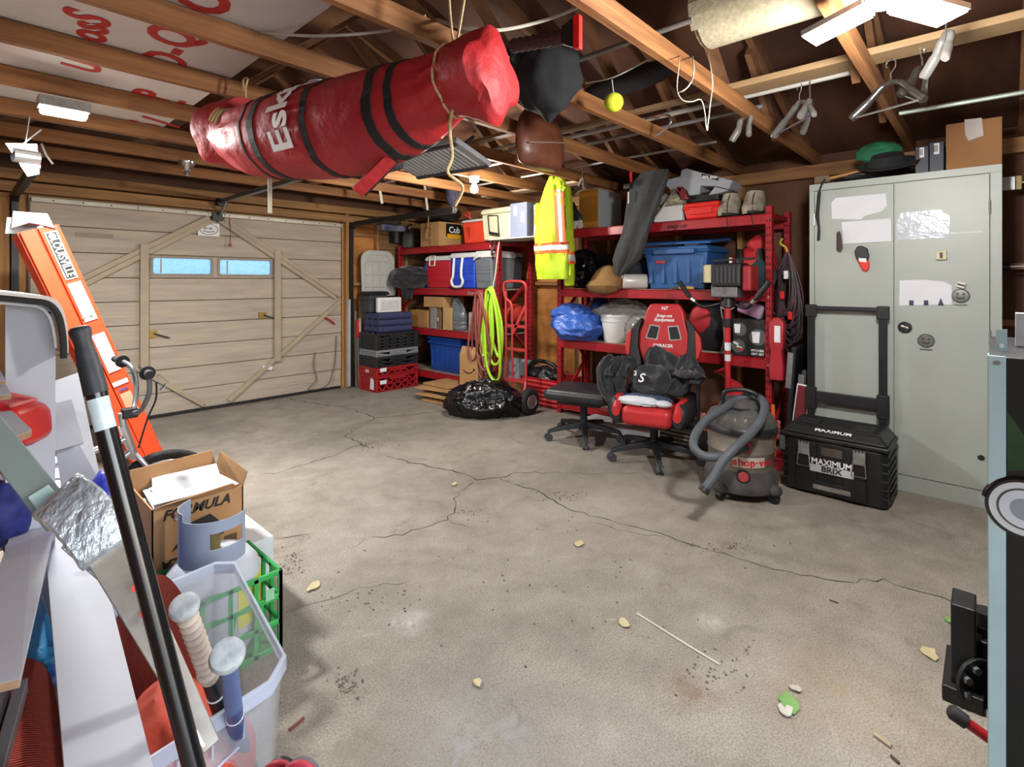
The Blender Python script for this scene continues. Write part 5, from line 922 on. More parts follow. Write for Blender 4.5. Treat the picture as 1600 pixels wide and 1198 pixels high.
# jacket thrown over the chair
bj = mat('black_jacket', '#202227', .85, var=.25, scale=8, bump=.2, sheen=.25)
t = thing('black_jacket', 'crumpled black hooded jacket thrown over the gaming chair', 'clothing', tuple(GC.location)[:2] + (.46,), radians(14))
def jl(pts, seed=0, nm='jacket_fold', nv=26):
    # sheet of cloth with ridged folds running along its length
    P = smooth_path([p[:3] for p in pts], 7); N = len(pts)-1; rs = []; L_ = len(P)
    for i, p in enumerate(P):
        f = i/(L_-1)*N; a = min(int(f), N-1); q = f-a; w_ = pts[a][3]*(1-q)+pts[a+1][3]*q; th = pts[a][4]*(1-q)+pts[a+1][4]*q
        d = (P[min(i+1, L_-1)]-P[max(i-1, 0)]).normalized(); x = V((0,1,0)) - d*d.y; x = x.normalized(); y = x.cross(d); y = -y if y.dot(V((-.7,0,.7))) < 0 else y
        top = []; bot = []
        for j in range(nv+1):
            s_ = 2*j/nv-1; e = 1-abs(s_)**4; k = noise.noise(V((i*.09+seed, s_*2.3+.03*i, seed*1.3))); k2 = noise.noise(V((i*.16+seed, s_*5, seed*2.1)))
            fold = (1-abs(k)*2.6)*.75 + (.5-abs(k2)*1.6)*.45
            c = p + x*s_*w_*(1+.15*noise.noise(V((i*.25, seed, s_)))) + y*(th*.55*e + th*fold*.8*(.35+.65*e)); top.append(c); bot.append(c - y*(.008+th*.5*e))
        rs.append(top + bot[::-1])
    return M().rings(rs).build(nm, bj, t, smooth=True)
jl([(.20,.0,.33,.03,.02),(.15,.01,.31,.09,.04),(.12,-.02,.22,.15,.06),(.06,-.05,.14,.21,.07),(0,-.08,.10,.22,.06),(-.05,-.1,.06,.16,.04),(-.07,-.1,.04,.06,.02)], seed=1, nm='back_panel')
jl([(.10,.16,.22,.06,.05),(.05,.24,.20,.12,.07),(.0,.29,.20,.14,.07),(-.04,.32,.14,.12,.06),(-.06,.30,.04,.10,.05),(-.08,.26,-.02,.08,.04),(-.10,.24,-.04,.03,.02)], seed=4, nm='sleeve')
jl([(.15,-.22,.30,.05,.03),(.10,-.22,.22,.10,.05),(.04,-.24,.18,.12,.05),(-.04,-.27,.185,.09,.03),(-.08,-.28,.18,.03,.02)], seed=7, nm='sleeve')
jl([(-.02,.1,.18,.10,.05),(-.06,.02,.15,.14,.06),(-.08,-.06,.12,.12,.05),(-.09,-.12,.09,.04,.02)], seed=11, nm='hood')
M().blob((.05,.0,.04), (.13,.20,.07), 12, .3, 1.6, ridge=True, n=4, oct=2).build('body_heap', bj, t, smooth=True)
text('S', .09, (-.155,.06,.16), (0,-1,0), (.2,0,1), white, t, bold=.02, shear=.3); text('3', .05, (-.15,.10,.19), (0,-1,0), (.2,0,1), white, t, bold=.02)
t = thing('work_glove', 'white and navy work gloves lying on the red chair seat', 'gloves', tuple(GC.location)[:2] + (.428,), radians(14)); M().blob((-.19,.06,.03), (.06,.15,.035), 15, .35, 3, ridge=True, flat=.006).build('glove', mat('glove_white', '#cfd5da', .7, var=.1), t, smooth=True); M().blob((-.13,.02,.04), (.07,.17,.035), 16, .3, 3, ridge=True, flat=.006).build('glove', mat('glove_navy', '#3d4c66', .7), t, smooth=True); M().blob((-.2,-.11,.03), (.045,.06,.025), 17, .2, flat=.006).build('cuff', MATS['glove_white'], t, smooth=True)
# low things under the shelf front
tag(M().bb(-.12,.12,-.55,.55,0,.07).build('box_flat', mat('flat_white_box', '#b5b8bb', .5)), 'long low grey-white carton under the bottom shelf edge', 'box').location = (4.02, 2.2, 0)
t = thing('mesh_basket', 'black slatted basket on the floor between chair and vacuum', 'basket', (3.95, 1.78, 0)); M().bb(-.12,.12,-.16,.16,0,.22).build('tub', dgrey, t, bevel=.01)
for k in range(6): M().bb(-.125,-.121,-.15,.15,.04+k*.03,.05+k*.03).build('slat', mat('slat_cream', '#b9ad94', .6), t)
tag(M().bb(-.10,.10,-.16,.16,0,.09).build('red_case', redp, bevel=.01), 'flat red metal case under the auger', 'case').location = (4.02, 1.44-.30, 0)
# ================================================================== ice auger in front of the shelves
q = pX(1137, 440, 4.0); t = thing('ice_auger', 'petrol ice auger with black engine and red spiral standing before the shelf', 'auger', (4.0, q.y, 0))
ar = mat('auger_red', '#c4303a', .35, var=.1)
M().cyl((0,0,.06),(0,0,.98), .022, n=14).build('shaft', ar, t, smooth=True); M().cyl((0,0,.98),(0,0,1.04), .04, n=14).build('coupling', blackp, t, smooth=True); M().cyl((0,0,1.04),(0,0,1.13), .025, n=12).build('neck', ar, t, smooth=True)
for z, h in ((.80,.06),(.72,.05)): M().cyl((0,0,z),(0,0,z+h), .0232, n=14).build('sticker_band', white, t)
hel = M(); N = 56; pts = []
for i in range(N+1):
    a = 2*pi*2.1*i/N + 2.2; z = .12 + .56*i/N; ro = .115*min(1, (N-i)/6+.02)
    pts.append((V((cos(a)*.022, sin(a)*.022, z)), V((cos(a)*ro, sin(a)*ro, z-.004)), V((cos(a)*ro, sin(a)*ro, z+.004)), V((cos(a)*.022, sin(a)*.022, z+.008))))
hel.rings([list(p) for p in pts]); hel.build('spiral_blade', ar, t, smooth=True); M().prism([(-.10,-.01,.05),(.10,-.01,.05),(.07,-.01,.11),(-.07,-.01,.11)], (0,.02,0)).build('cutter', steel, t)
M().cyl((0,0,1.13),(0,0,1.20), .06, .05, 14).build('gearbox', blackm, t, smooth=True); M().bb(-.08,.08,-.10,.10,1.20,1.30).build('crankcase', mat('engine_alloy', '#77797a', .45, .6, .3, 20), t, bevel=.012)
M().bb(-.10,.10,-.13,.09,1.28,1.46).build('engine_shroud', blackp, t, bevel=.018)
for k in range(6): M().bb(-.106,-.10,-.12+.03*k,-.104+.03*k,1.31,1.43).build('cooling_fin', dgrey, t, bevel=.003)
M().bb(-.09,.09,-.20,-.13,1.25,1.44).build('recoil_cover', mat('engine_red', '#9c262b', .4), t, bevel=.02); M().cyl((-.02,.12,1.31),(-.02,.12,1.45), .055, n=16).build('fuel_tank', mat('tank_cream', '#c9c19d', .35, var=.15), t, bevel=.01); M().bar((-.02,.1,1.48),(-.02,-.2,1.49), .03, .015).build('carry_handle', blackm, t)
M().cyl((-.02,-.03,1.46),(-.02,-.03,1.50), .012).build('spark_plug', whitep, t)
for s in (-1, 1):
    M().tube(smooth_path([(0,s*.04,1.16),(-.08,s*.16,1.13),(-.12,s*.24,1.20),(-.12,s*.32,1.30)]), .013, 8).build('handlebar', blackm, t, smooth=True); M().tube([(-.12,s*.25,1.21),(-.12,s*.33,1.32)], .02, 8).build('grip', [blackp, blackr][s > 0], t, smooth=True); M().tube([(-.11,s*.21,1.17),(-.12,s*.235,1.19)], .017, 8).build('chrome_collar', chrome, t)
M().tube([(0,-.05,1.13),(0,0,1.10),(0,.05,1.13)], .008, 6).build('wire_guard', chrome, t)
# cords, red reel, panels beside the cabinet
q = pX(1217, 440, 4.25); t = thing('extension_cords', 'dark extension cords hanging in long loops from the end of the shelving', 'cord', (4.25, q.y-.06, 1.54)); rnd = random.Random(5); cdm = mat('cord_black', '#2a2729', .55, var=.2); cdp = mat('cord_maroon', '#4f2230', .55)
for k in range(24):
    w_ = rnd.uniform(.045, .12); L_ = rnd.uniform(.45, .84); sh = rnd.uniform(-.05, .05); dx = rnd.uniform(-.05, .07)
    M().tube([V((dx*(1-cos(a))/2, sh*(1-cos(a))/2 + w_*sin(a)*(.3+.7*(1-cos(a))/2), -rnd.uniform(0,.004) - L_*(1-cos(a))/2)) for a in [2*pi*q_/24 for q_ in range(24)]], .0075, 6, close=True).build('cord_loop', cdm if k % 4 else cdp, t, smooth=True)
M().tube(smooth_path([(0,0,0),(.02,.02,.04),(.0,.05,.07),(-.03,.03,.10)]), .008, 6).build('hook', mat('yellow_cord', '#c6c04a', .5), t); 
for (a, b, c, m_) in ((0,.02,-.35,redpl),(.02,-.03,-.5,redpl),(-.05,-.02,-.2,whitep)): M().bb(a-.075,a-.05,b-.015,b+.015,c,c+.06).build('plug', m_, t, bevel=.005)
t = thing('red_extinguisher', 'red plastic bottle-shaped reel hanging on the end post below the cords', 'reel', V((4.10, 1.145, .60))); M().rings([[V((sx*hx, sy*hy, z)) for sx, sy in ((-1,-1),(1,-1),(1,1),(-1,1))] for hx, hy, z in ((.03,.045,0),(.035,.05,.10),(.03,.04,.22),(.035,.05,.24),(.035,.05,.42),(.02,.02,.46))]).build('case', mat('red_reel', '#b02a35', .45), t, bevel=.012); M().bb(-.037,-.035,-.03,.01,.28,.40).build('paper_label', white, t); M().tube([(0,0,.45),(.05,0,.60),(.12,.03,.9)], .005, 6).build('lanyard', blackr, t)
for k, (y, h, m_, lab) in enumerate(((1.05,.86,blackp,'black folded panel leaning between shelving and cabinet, the taller one'), (.985,.70,dgrey,'dark grey folded panel leaning against the cabinet side'))):
    t = thing('folded_panel', lab, 'panel', (4.22+.02*k, y, 0)); R_ = Matrix.Rotation(radians(4), 3, 'X'); M().box((.1,.0,h/2), (.55,.035,h), R_).build('panel', m_, t, bevel=.012, seg=3); M().box((-.17,-.02*0,h*.8), (.012,.04,h*.3), R_).build('edge_handle', steel, t, bevel=.004)
t = thing('real_estate_sign', 'small white-edged red sign tucked behind the tool box beside the cabinet', 'sign', (4.06, .99, .0)); M().box((0,0,.36), (.006,.07,.46), Matrix.Rotation(.12,3,'X')).build('sign_face', mat('sign_maroon', '#6d1f2a', .5), t); M().box((.004,0,.36), (.004,.085,.48), Matrix.Rotation(.12,3,'X')).build('sign_border', white, t)
t = thing('orange_stake', 'short orange stake standing behind the vacuum', 'stake', (3.95, 1.12, 0)); M().cyl((0,0,0),(0,.01,.45), .012, n=8).build('rod', mat('orange_fibre', '#d8641f', .5), t)
# ================================================================== shop vacuum
q = pZ(1155, 772, 0); t = thing('shop_vacuum', 'dusty wet-dry shop vacuum with grey hose and red lettering', 'vacuum', (q.x+.05, q.y+.01, 0)); VC = V(t.location)
dust = mat('dusty_black', '#2e2f33', .75, col2='#55534f', scale=7, bump=.1); drum = mat('dusty_steel', '#7d776d', .45, .35, .2, 9); hosem = mat('hose_grey', '#4b5057', .6, var=.12)
M().lathe([(.165,.05),(.21,.055),(.215,.10),(.205,.16),(.19,.185)], n=40).build('base_skirt', dust, t, smooth=True)
for k in range(4):
    a = radians(-147+45+90*k); c = V((cos(a)*.215, sin(a)*.215, .03)); d = V((-sin(a), cos(a), 0)); M().cyl(c-d*.018, c+d*.018, .03, n=14).build('caster', blackp, t, bevel=.004); M().blob(c+V((0,0,.045)), (.045,.045,.035), k, .03).build('caster_mount', dust, t, smooth=True)
M().lathe([(.19,.15),(.192,.28),(.196,.285),(.196,.295),(.192,.30),(.198,.41)], n=40).build('drum', drum, t, smooth=True); M().lathe([(.198,.395),(.213,.40),(.215,.425),(.205,.44)], n=40).build('rim', blackp, t, smooth=True)
M().lathe([(.205,.44),(.20,.47),(.175,.51),(.13,.53),(.12,.56),(.10,.585),(.001,.595)], n=36).build('motor_head', dust, t, smooth=True)
th = math.atan2(-VC.y, -VC.x); fd = V((cos(th), sin(th), 0)); sd = V((-sin(th), cos(th), 0))   # fd points to the doorway, sd to its right-hand side
lf = -sd if sd.dot(V((sin(YAW), -cos(YAW), 0))) > 0 else sd
M().tube(smooth_path([lf*.10+fd*.06+V((0,0,.55)), lf*.09+fd*.07+V((0,0,.63)), V((0,0,.655))+fd*.07, -lf*.09+fd*.07+V((0,0,.63)), -lf*.10+fd*.06+V((0,0,.55))]), .014, 8).build('handle', blackp, t, smooth=True)
for s in (-1, 1): M().bar(lf*s*.205+V((0,0,.36)), lf*s*.215+V((0,0,.47)), .03, .02).build('latch', mat('latch_red', '#9b4a4a', .5), t, bevel=.004)
M().bar(-lf*.215+V((0,0,.34)), -lf*.25+V((0,0,.34)), .06, .08).build('accessory_clip', dust, t, bevel=.01)
def onvac(f, z, r=.194): return fd*r*cos(f) - lf*r*sin(f) + V((0,0,z)), fd*cos(f) - lf*sin(f), (-fd*sin(f) - lf*cos(f))
m = M(); m.rings([[onvac(-.22+.96*i/14, z, r)[0] for z, r in ((.215,.193),(.215,.1955),(.275,.1955),(.275,.193))] for i in range(15)]); m.build('paper_label', mat('label_grey', '#b5aea5', .5), t)
f = -.24
for ch, w_ in (('s',.024),('h',.026),('o',.026),('p',.026),('\u00b7',.016),('v',.025),('a',.025),('c',.024)):
    f += w_/.19/2*1.25; p, nn, rr_ = onvac(f, .245, .1972); text(ch, .062, p, rr_, (0,0,1), mat('vac_red_print', '#c2262b', .5), t, name='vac_letter', bold=.03); f += w_/.19/2*1.25
p, nn, rr_ = onvac(.08, .165, .19); M().cyl(p, p+nn*.02, .038, n=22).build('drain_ring', blackp, t); M().cyl(p+nn*.02, p+nn*.03, .03, .026, 22).build('drain_cap', mat('cap_red', '#a83a40', .5), t)
p, nn, rr_ = onvac(.12, .345, .19); M().cyl(p, p+nn*.03, .045, .04, 20).build('inlet_ring', mat('cap_red', '#a83a40', .5), t); inlet = p+nn*.03
hp_ = [inlet, inlet+nn*.05-rr_*.03] + [pD(u, v, D)-VC for u, v, D in ((1128,713,2.86),(1100,712,2.86),(1084,698,2.90),(1087,678,2.97),(1105,655,3.05),(1128,640,3.12),(1150,626,3.22),(1175,618,3.22),(1193,628,3.12),(1192,650,3.0),(1175,675,2.92),(1148,700,2.83),(1128,722,2.80),(1115,745,2.78),(1102,763,2.76))]
P = smooth_path(hp_, 10); M().tube(P, [.0235+.0016*(i % 2) for i in range(len(P))], 12).build('hose', hosem, t, smooth=True)
M().tube([P[-1], P[-1]+(P[-1]-P[-4]).normalized()*.02], .03, 12).build('nozzle', blackp, t, smooth=True)
M().tube(smooth_path([lf*.12+V((0,0,.53)), lf*.02+fd*.13+V((0,0,.545)), -lf*.1+fd*.08+V((0,0,.54))]), .005, 6).build('power_cord', blackr, t); text('5.5 HP', .026, fd*.185+V((0,0,.49)), -lf, (0,0,1)-fd*.8 if False else V((0,0,1))-fd*.6, mat('vac_grey_print', '#a9a6a0', .5), t)
# ================================================================== rolling tool box
bx0, bx1, by0, by1 = 3.63, 3.99, .43, .985
tb_ = mat('toolbox_black', '#17181a', .42, var=.2, scale=14, bump=.1)
t = thing('rolling_toolbox', 'black wheeled tool box with steel latches and telescopic handle', 'tool box', ((bx0+bx1)/2, (by0+by1)/2, 0))
H_ = .335
wb(M().prism([(bx0+.03,by0,.0+.01),(bx1,by0,.01),(bx1,by1,.01),(bx0+.03,by1,.01),(bx0,by1-.03,.01),(bx0,by0+.03,.01)], (0,0,H_-.01)), 'body', tb_, t, bevel=.012, seg=3)
wb(M().prism([(bx0-.012,by0-.012,H_),(bx1+.005,by0-.012,H_),(bx1+.005,by1+.012,H_),(bx0-.012,by1+.012,H_)], (0,0,.03)), 'lid_rim', tb_, t, bevel=.012, seg=3)
wb(M().rings([[V((bx0-.005,by0-.005,H_+.03)),V((bx1,by0-.005,H_+.03)),V((bx1,by1+.005,H_+.03)),V((bx0-.005,by1+.005,H_+.03))],[V((bx0+.05,by0+.04,H_+.085)),V((bx1-.02,by0+.04,H_+.085)),V((bx1-.02,by1-.04,H_+.085)),V((bx0+.05,by1-.04,H_+.085))]]), 'lid', tb_, t, bevel=.015, seg=3)
for y in (by0+.13, by1-.13):
    for k in range(3): wb(M().bb(bx0+.08+k*.05,bx0+.105+k*.05,y-.055,y+.055,H_+.08,H_+.094), 'lid_rib', tb_, t, bevel=.004)
for k in range(6): wb(M().bb(bx0+.05,bx1-.03,by0-.010,by0,.05+k*.045,.065+k*.045), 'side_rib', tb_, t, bevel=.003)
for k in range(5): wb(M().bb(bx0+.002,bx0+.035,by0-.004,by0+.05,.06+k*.05,.075+k*.05).bb(bx0+.002,bx0+.035,by1-.05,by1+.004,.06+k*.05,.075+k*.05), 'corner_rib', tb_, t, bevel=.003)['kind'] = 'stuff'
for y in (by0+.02+.14, by1-.14):
    wb(M().bb(bx0-.014,bx0,y-.06,y+.06,.02,H_-.01), 'front_panel', tb_, t, bevel=.006)
for y in (by0+.135, by1-.13):
    l_ = wb(M().bb(bx0-.028,bx0-.014,y-.032,y+.032,.245,.315), 'latch', steel, t, bevel=.004); wb(M().tube([(bx0-.028,y-.03,.26),(bx0-.034,y-.036,.18),(bx0-.034,y+.036,.18),(bx0-.028,y+.03,.26)], .004, 6), 'latch_bail', chrome, l_); 
    for k in range(4): wb(M().bb(bx0-.03,bx0-.022,y-.03+k*.017,y-.022+k*.017,.312,.328), 'latch_tooth', steel, l_)
yc = (by0+by1)/2; wb(M().bb(bx0-.003,bx0,yc-.055,yc+.055,.255,.305), 'name_plate', mat('plate_smoke', '#4b443d', .4), t); wb(M().bb(bx0-.0155,bx0-.001,yc-.115,yc+.115,.152,.196), 'label_band', mat('band_grey', '#b9bfc4', .45), t)
wtext(t, 'MAXIMUM', .05, (bx0-.0165, yc, .216), m=white, bold=.025, sx=.92, **MX); wtext(t, 'BRIX', .046, (bx0-.0165, yc, .174), m=black, bold=.025, sx=1.1, **MX)
wb(M().bb(bx0-.012,bx0,yc-.11,yc+.11,.028,.095), 'tread_recess', blackr, t, bevel=.004); wb(M().bb(bx0-.018,bx0-.004,yc-.10,yc+.10,.045,.075), 'pull_bar', chrome, t, bevel=.005)
wtext(t, 'MAXIMUM', .042, (bx0+.028, yc, H_+.066), right=(0,-1,0), up=(1,0,.55), m=white, bold=.02)
hx = bx1+.022; Yl, Yr = .905, .50
for y in (Yl, Yr):
    wb(M().bb(hx-.014,hx+.014,y-.022,y+.022,.06,1.10), 'handle_tube', blackm, t, bevel=.004); wb(M().bb(hx-.02,hx+.02,y-.033,y+.033,.45,.60), 'tube_sleeve', blackp, t, bevel=.006); wb(M().bb(hx-.02,hx+.02,y-.033,y+.033,1.08,1.165), 'tube_cap', blackp, t, bevel=.006)
wb(M().bb(hx-.012,hx+.012,Yr,Yl,1.125,1.155), 'grip_bar', blackp, t, bevel=.008); wb(M().bb(hx-.014,hx+.014,Yr,Yl,.50,.575), 'cross_plate', blackp, t, bevel=.006)
for y in (by0+.03, by1-.03): wb(M().cyl((bx1-.04,y-.03,.055),(bx1-.04,y+.03,.055), .055, n=20), 'wheel', blackr, t, bevel=.006)
# ================================================================== grey steel cabinet
KX, KY0, KY1, KZ = 4.07, -.05, .93, 1.995
cg = mat('cabinet_grey', '#a3aaa4', .42, var=.04, scale=3, bump=.02)
t = thing('steel_cabinet', 'tall grey-green two-door steel cabinet behind the black tool box', 'cabinet', (KX+.24, (KY0+KY1)/2, 0)); KT = t
wb(M().bb(KX+.02,KX+.5,KY0,KY1,0,KZ), 'body', cg, t, bevel=.004)
fr = M().bb(KX+.004,KX+.02,KY0,KY0+.05,.10,KZ-.045); 
wb(fr, 'frame_stile', cg, t, bevel=.002); wb(M().bb(KX+.004,KX+.02,KY1-.03,KY1,.10,KZ-.045), 'frame_stile', cg, t, bevel=.002); wb(M().bb(KX+.004,KX+.02,KY0,KY1,KZ-.045,KZ), 'frame_rail', cg, t, bevel=.002); wb(M().bb(KX+.006,KX+.02,KY0,KY1,0,.10), 'kick_plate', cg, t, bevel=.002)
ym = pX(1397, 440, KX).y; DR = []
for a, b in ((KY0+.053, ym-.003), (ym+.003, KY1-.033)): DR.append(wb(M().bb(KX,KX+.018,a,b,.105,KZ-.05), 'door', cg, t, bevel=.003))
for z in (.35, 1.0, 1.75): wb(M().cyl((KX+.0,KY0+.052,z-.04),(KX,KY0+.052,z+.04), .006, n=8), 'hinge', steel, t); wb(M().cyl((KX+.0,KY1-.032,z-.04),(KX,KY1-.032,z+.04), .006, n=8), 'hinge', steel, t)
p = pX(1414, 511, KX); wb(M().lathe([(.036,0),(.036,.012),(.03,.014),(.03,.004),(.001,.004)], p, 24, ax=(-1,0,0)), 'handle_ring', blackp, DR[0], smooth=True); wb(M().bar(p+V((-.012,.022,.008)), p+V((-.012,-.02,-.008)), .014, .014, (0,0,1)), 'handle_lever', chrome, DR[0], bevel=.003)
p = pX(1533, 715, KX); wb(M().cyl(p, p+V((-.004,0,0)), .016, n=14), 'lock_hole', blackr, DR[0])
wb(M().bb(KX-.0006,KX,pX(1535,362,KX).y,pX(1485,362,KX).y,pX(1510,364,KX).z,pX(1510,362,KX).z), 'scratch', mat('scratch_pale', '#c9ccc4', .5), DR[0])
def onk(name, lab, cat, poly, m, th=.002, lift=0):
    P = [pX(u, v, KX-.0006-lift) for u, v in poly]; c = sum(P, V())/len(P); o = M().prism([p-c for p in P], (-th,0,0)).build(name, m); o.location = c; return tag(o, lab, cat)
paper = mat('paper_white', '#d5d9df', .6, var=.03); gpaper = mat('glossy_sleeve', '#c7ced8', .12, var=.1, bump=.3, bscale=30)
onk('paper_note', 'folded white paper taped highest on the left cabinet door', 'paper', ((1299,317),(1306,309),(1384,302),(1386,322),(1378,330),(1352,337),(1345,343),(1300,342)), paper); onk('paper_note', 'white paper on the left cabinet door just below the folded one', 'paper', ((1315,347),(1392,341),(1393,377),(1318,381)), paper, lift=.003)
onk('paper_note', 'glossy plastic-covered sheet on the right cabinet door', 'paper', ((1401,350),(1407,333),(1470,327),(1484,338),(1482,371),(1402,375)), gpaper)
o = onk('paper_note', 'white sheet with three dark blue marks on the right cabinet door', 'paper', ((1406,438),(1445,437),(1475,440),(1487,446),(1487,476),(1405,477)), paper)
for u in (1424, 1447): p = pX(u, 473, KX-.004)-o.location; M().box(p, (.001,.022,.03)).build('printed_mark', mat('ink_navy', '#1f2a4d', .5), o)
p = pX(1470, 473, KX-.004)-o.location; M().prism([p+V((0,.014,-.015)), p+V((0,-.014,-.015)), p+V((0,0,.03))], (-.001,0,0)).build('printed_mark', MATS['ink_navy'], o)
onk('magnet_strip', 'long black magnetic strip hanging at the cabinet hinge side', 'magnet', ((1278,300),(1283,300),(1280,335),(1282,362),(1281,376),(1277,376),(1278,355),(1274,337)), blackr, .008)
o = onk('bottle_opener', 'brown pocket knife magnet below the papers', 'magnet', ((1308,364),(1312,361),(1315,368),(1317,388),(1314,394),(1308,391)), mat('knife_brown', '#33231d', .4), .02)
t = thing('bag_clip', 'red and black magnetic bag clip on the left cabinet door', 'magnet', pX(1348, 405, KX-.001)); c = V(t.location); f = lambda L_: [pX(u, v, KX-.001)-c for u, v in L_]
M().prism(f(((1340,385),(1347,384),(1356,388),(1359,400),(1357,408),(1339,405),(1336,393))), (-.03,0,0)).build('clip_top', blackp, t, bevel=.008); M().prism(f(((1339,404),(1358,406),(1359,418),(1356,424),(1349,423))), (-.025,0,0)).build('clip_base', redpl, t, bevel=.006); M().prism([p+V((-.031,0,0)) for p in f(((1343,403),(1355,404),(1355,410),(1344,409)))], (-.002,0,0)).build('clip_label', white, t)
for (u, v, lab, r) in ((1501,462,'smiling round grey magnet on the right cabinet door','a'), (1447,532,'round grey smiley magnet below the cabinet handle','b')):
    t = thing('face_magnet', lab, 'magnet', pX(u, v, KX), group='round grey magnets'); M().lathe([(.04,0),(.042,.006),(.036,.014),(.001,.016)], n=22, ax=(-1,0,0)).build('disc', mat('pewter', '#7b7c7a', .35, .6), t, smooth=True)
    for y in (.014,-.014): M().cyl((-.016,y,.012),(-.02,y,.012), .006, n=8).build('eye', dgrey, t)
    M().tube([(-.017,.02,-.008),(-.017,0,-.018),(-.017,-.02,-.008)], .003, 5).build('mouth', dgrey, t); M().bb(-.008,0,-.03,.03,-.056,-.05).build('stand', MATS['pewter'], t)
for (u, v, a, lab, cc) in ((1471,399,0,'cream square timer with a black dial on the right cabinet door','#cdc9a5'), (1502,445,.35,'small white clip with black bar above the upper smiley magnet','#d7d8d0')):
    t = thing('door_clip', lab, 'magnet', pX(u, v, KX)); R_ = Matrix.Rotation(a, 3, 'X'); s_ = .045 if a == 0 else .036; M().box((-.012,0,0), (.022,s_*1.15,s_ if a else s_*1.2), R_).build('case', mat('clip_%s' % cc[1:], cc, .5), t, bevel=.006); M().box((-.026,0,0), (.006,.014 if a == 0 else .034,.034 if a == 0 else .009), R_).build('dial', blackp, t, bevel=.002)
# on top of the cabinet
z = KZ
x0 = KX+.02; ya, yb = ywin(1478, 1566, x0); t = carton('cardboard_box', 'brown cardboard box with a crumpled paper on top of the cabinet', 'box', x0, x0+.34, ya, yb, z, z+.275, mat('box_brown', '#946a40', .8, var=.08))
q = [pX(u, v, x0-.002) for u, v in ((1507,187),(1534,184),(1537,212),(1513,220),(1508,210))]; wb(M().prism(q, (-.003,0,0)), 'taped_paper', mat('crumpled_paper', '#b3a9a3', .5, bump=.4), t)
for k, (u0, u1, h, lab) in enumerate(((1430,1451,.165,'left navy retail box with a white barcode label on the cabinet'), (1452,1475,.18,'right navy retail box with a white barcode label on the cabinet'))):
    ya, yb = ywin(u0, u1, x0); t = carton('retail_box', lab, 'box', x0, x0+.2, ya, yb, z, z+h, mat('navy_carton', '#2b2f3d', .5), group='navy boxes on the cabinet'); wb(M().bb(x0-.0015,x0-.0003,ya+.022,yb-.022,z+h*.58,z+h*.95), 'barcode_label', white, t)
    for j in range(5): wb(M().bb(x0-.0025,x0-.0015,ya+.03+j*.007,ya+.034+j*.007,z+h*.66,z+h*.90), 'barcode_bar', black, t)
p = pX(1390, 262, x0+.1); t = thing('felt_hat', 'black brimmed hat on top of the cabinet', 'hat', (x0+.02, p.y, z+.055)); t.rotation_euler = (0, -.42, 0); bf = mat('black_felt', '#1f2123', .9, var=.2); M().lathe([(.001,.02),(.10,.02),(.165,.03),(.17,.038),(.105,.035),(.095,.06),(.085,.09),(.04,.10),(.001,.10)], (0,0,0), 28).build('brim_and_crown', bf, t, smooth=True); M().lathe([(.097,.04),(.098,.055)], (0,0,0), 24).build('hat_band', blackr, t)
p = pX(1382, 232, x0+.12); t = tag(M().blob((0,0,.06), (.07,.12,.07), 33, .25, 2.5, ridge=True, flat=0).build('knit_hat', mat('green_cloth', '#1f6b49', .8, var=.2), smooth=True), 'green knitted cap lying on the black hat', 'hat'); t.location = (x0+.10, p.y+.03, z+.12)
t = thing('hand_axe', 'wood-handled hatchet lying at the cabinet top edge with its strap hanging', 'axe', (x0-.03, pX(1318,275,x0).y, z+.004)); M().bar((0,.10,.02),(.03,-.16,.06), .028, .024).build('handle', mat('axe_wood', '#9a6b32', .5), t, bevel=.008); M().box((0,.12,.025), (.03,.09,.05)).build('head', mat('axe_head', '#6b5a48', .5, .4), t, bevel=.006); M().tube(smooth_path([(-.02,.10,.02),(-.035,.12,-.03),(-.03,.14,-.10)]), .006, 6).build('strap', blackr, t)
t = tag(M().blob((0,0,.03), (.06,.15,.035), 36, .25, 2, flat=0).build('tool_pouch', blackp, smooth=True), 'flat black pouch beside the hatchet on the cabinet', 'pouch'); t.location = (x0+.03, pX(1338,275,x0).y-.02, z+.002)
# right of the cabinet, on the wall
p = pX(1573, 287, 4.55); t = thing('paint_brush', 'wide paint brush hanging beside the cabinet', 'brush', p); M().box((0,.01,0), (.02,.10,.085)).build('ferrule', steel, t, bevel=.003); M().box((0,-.055,0), (.018,.025,.085)).build('bristles', mat('bristle', '#b9a878', .9), t); M().cyl((0,-.07,0),(0,-.16,0), .006).build('handle', steel, t)
p = pX(1575, 416, 4.55); t = thing('bolt_hook', 'dark bolt with a bright pronged rod on the wall beside the cabinet', 'hook', p); M().cyl((0,.06,0),(0,-.01,0), .022, n=12).build('socket', blackm, t); M().cyl((0,-.01,0),(0,-.06,0), .01).build('rod', chrome, t)
for a in (-.02, 0, .02): M().cyl((0,-.05,0),(0,-.14,a), .004, n=6).build('prong', mat('prong_brass', '#c9b79a', .4, .5), t)
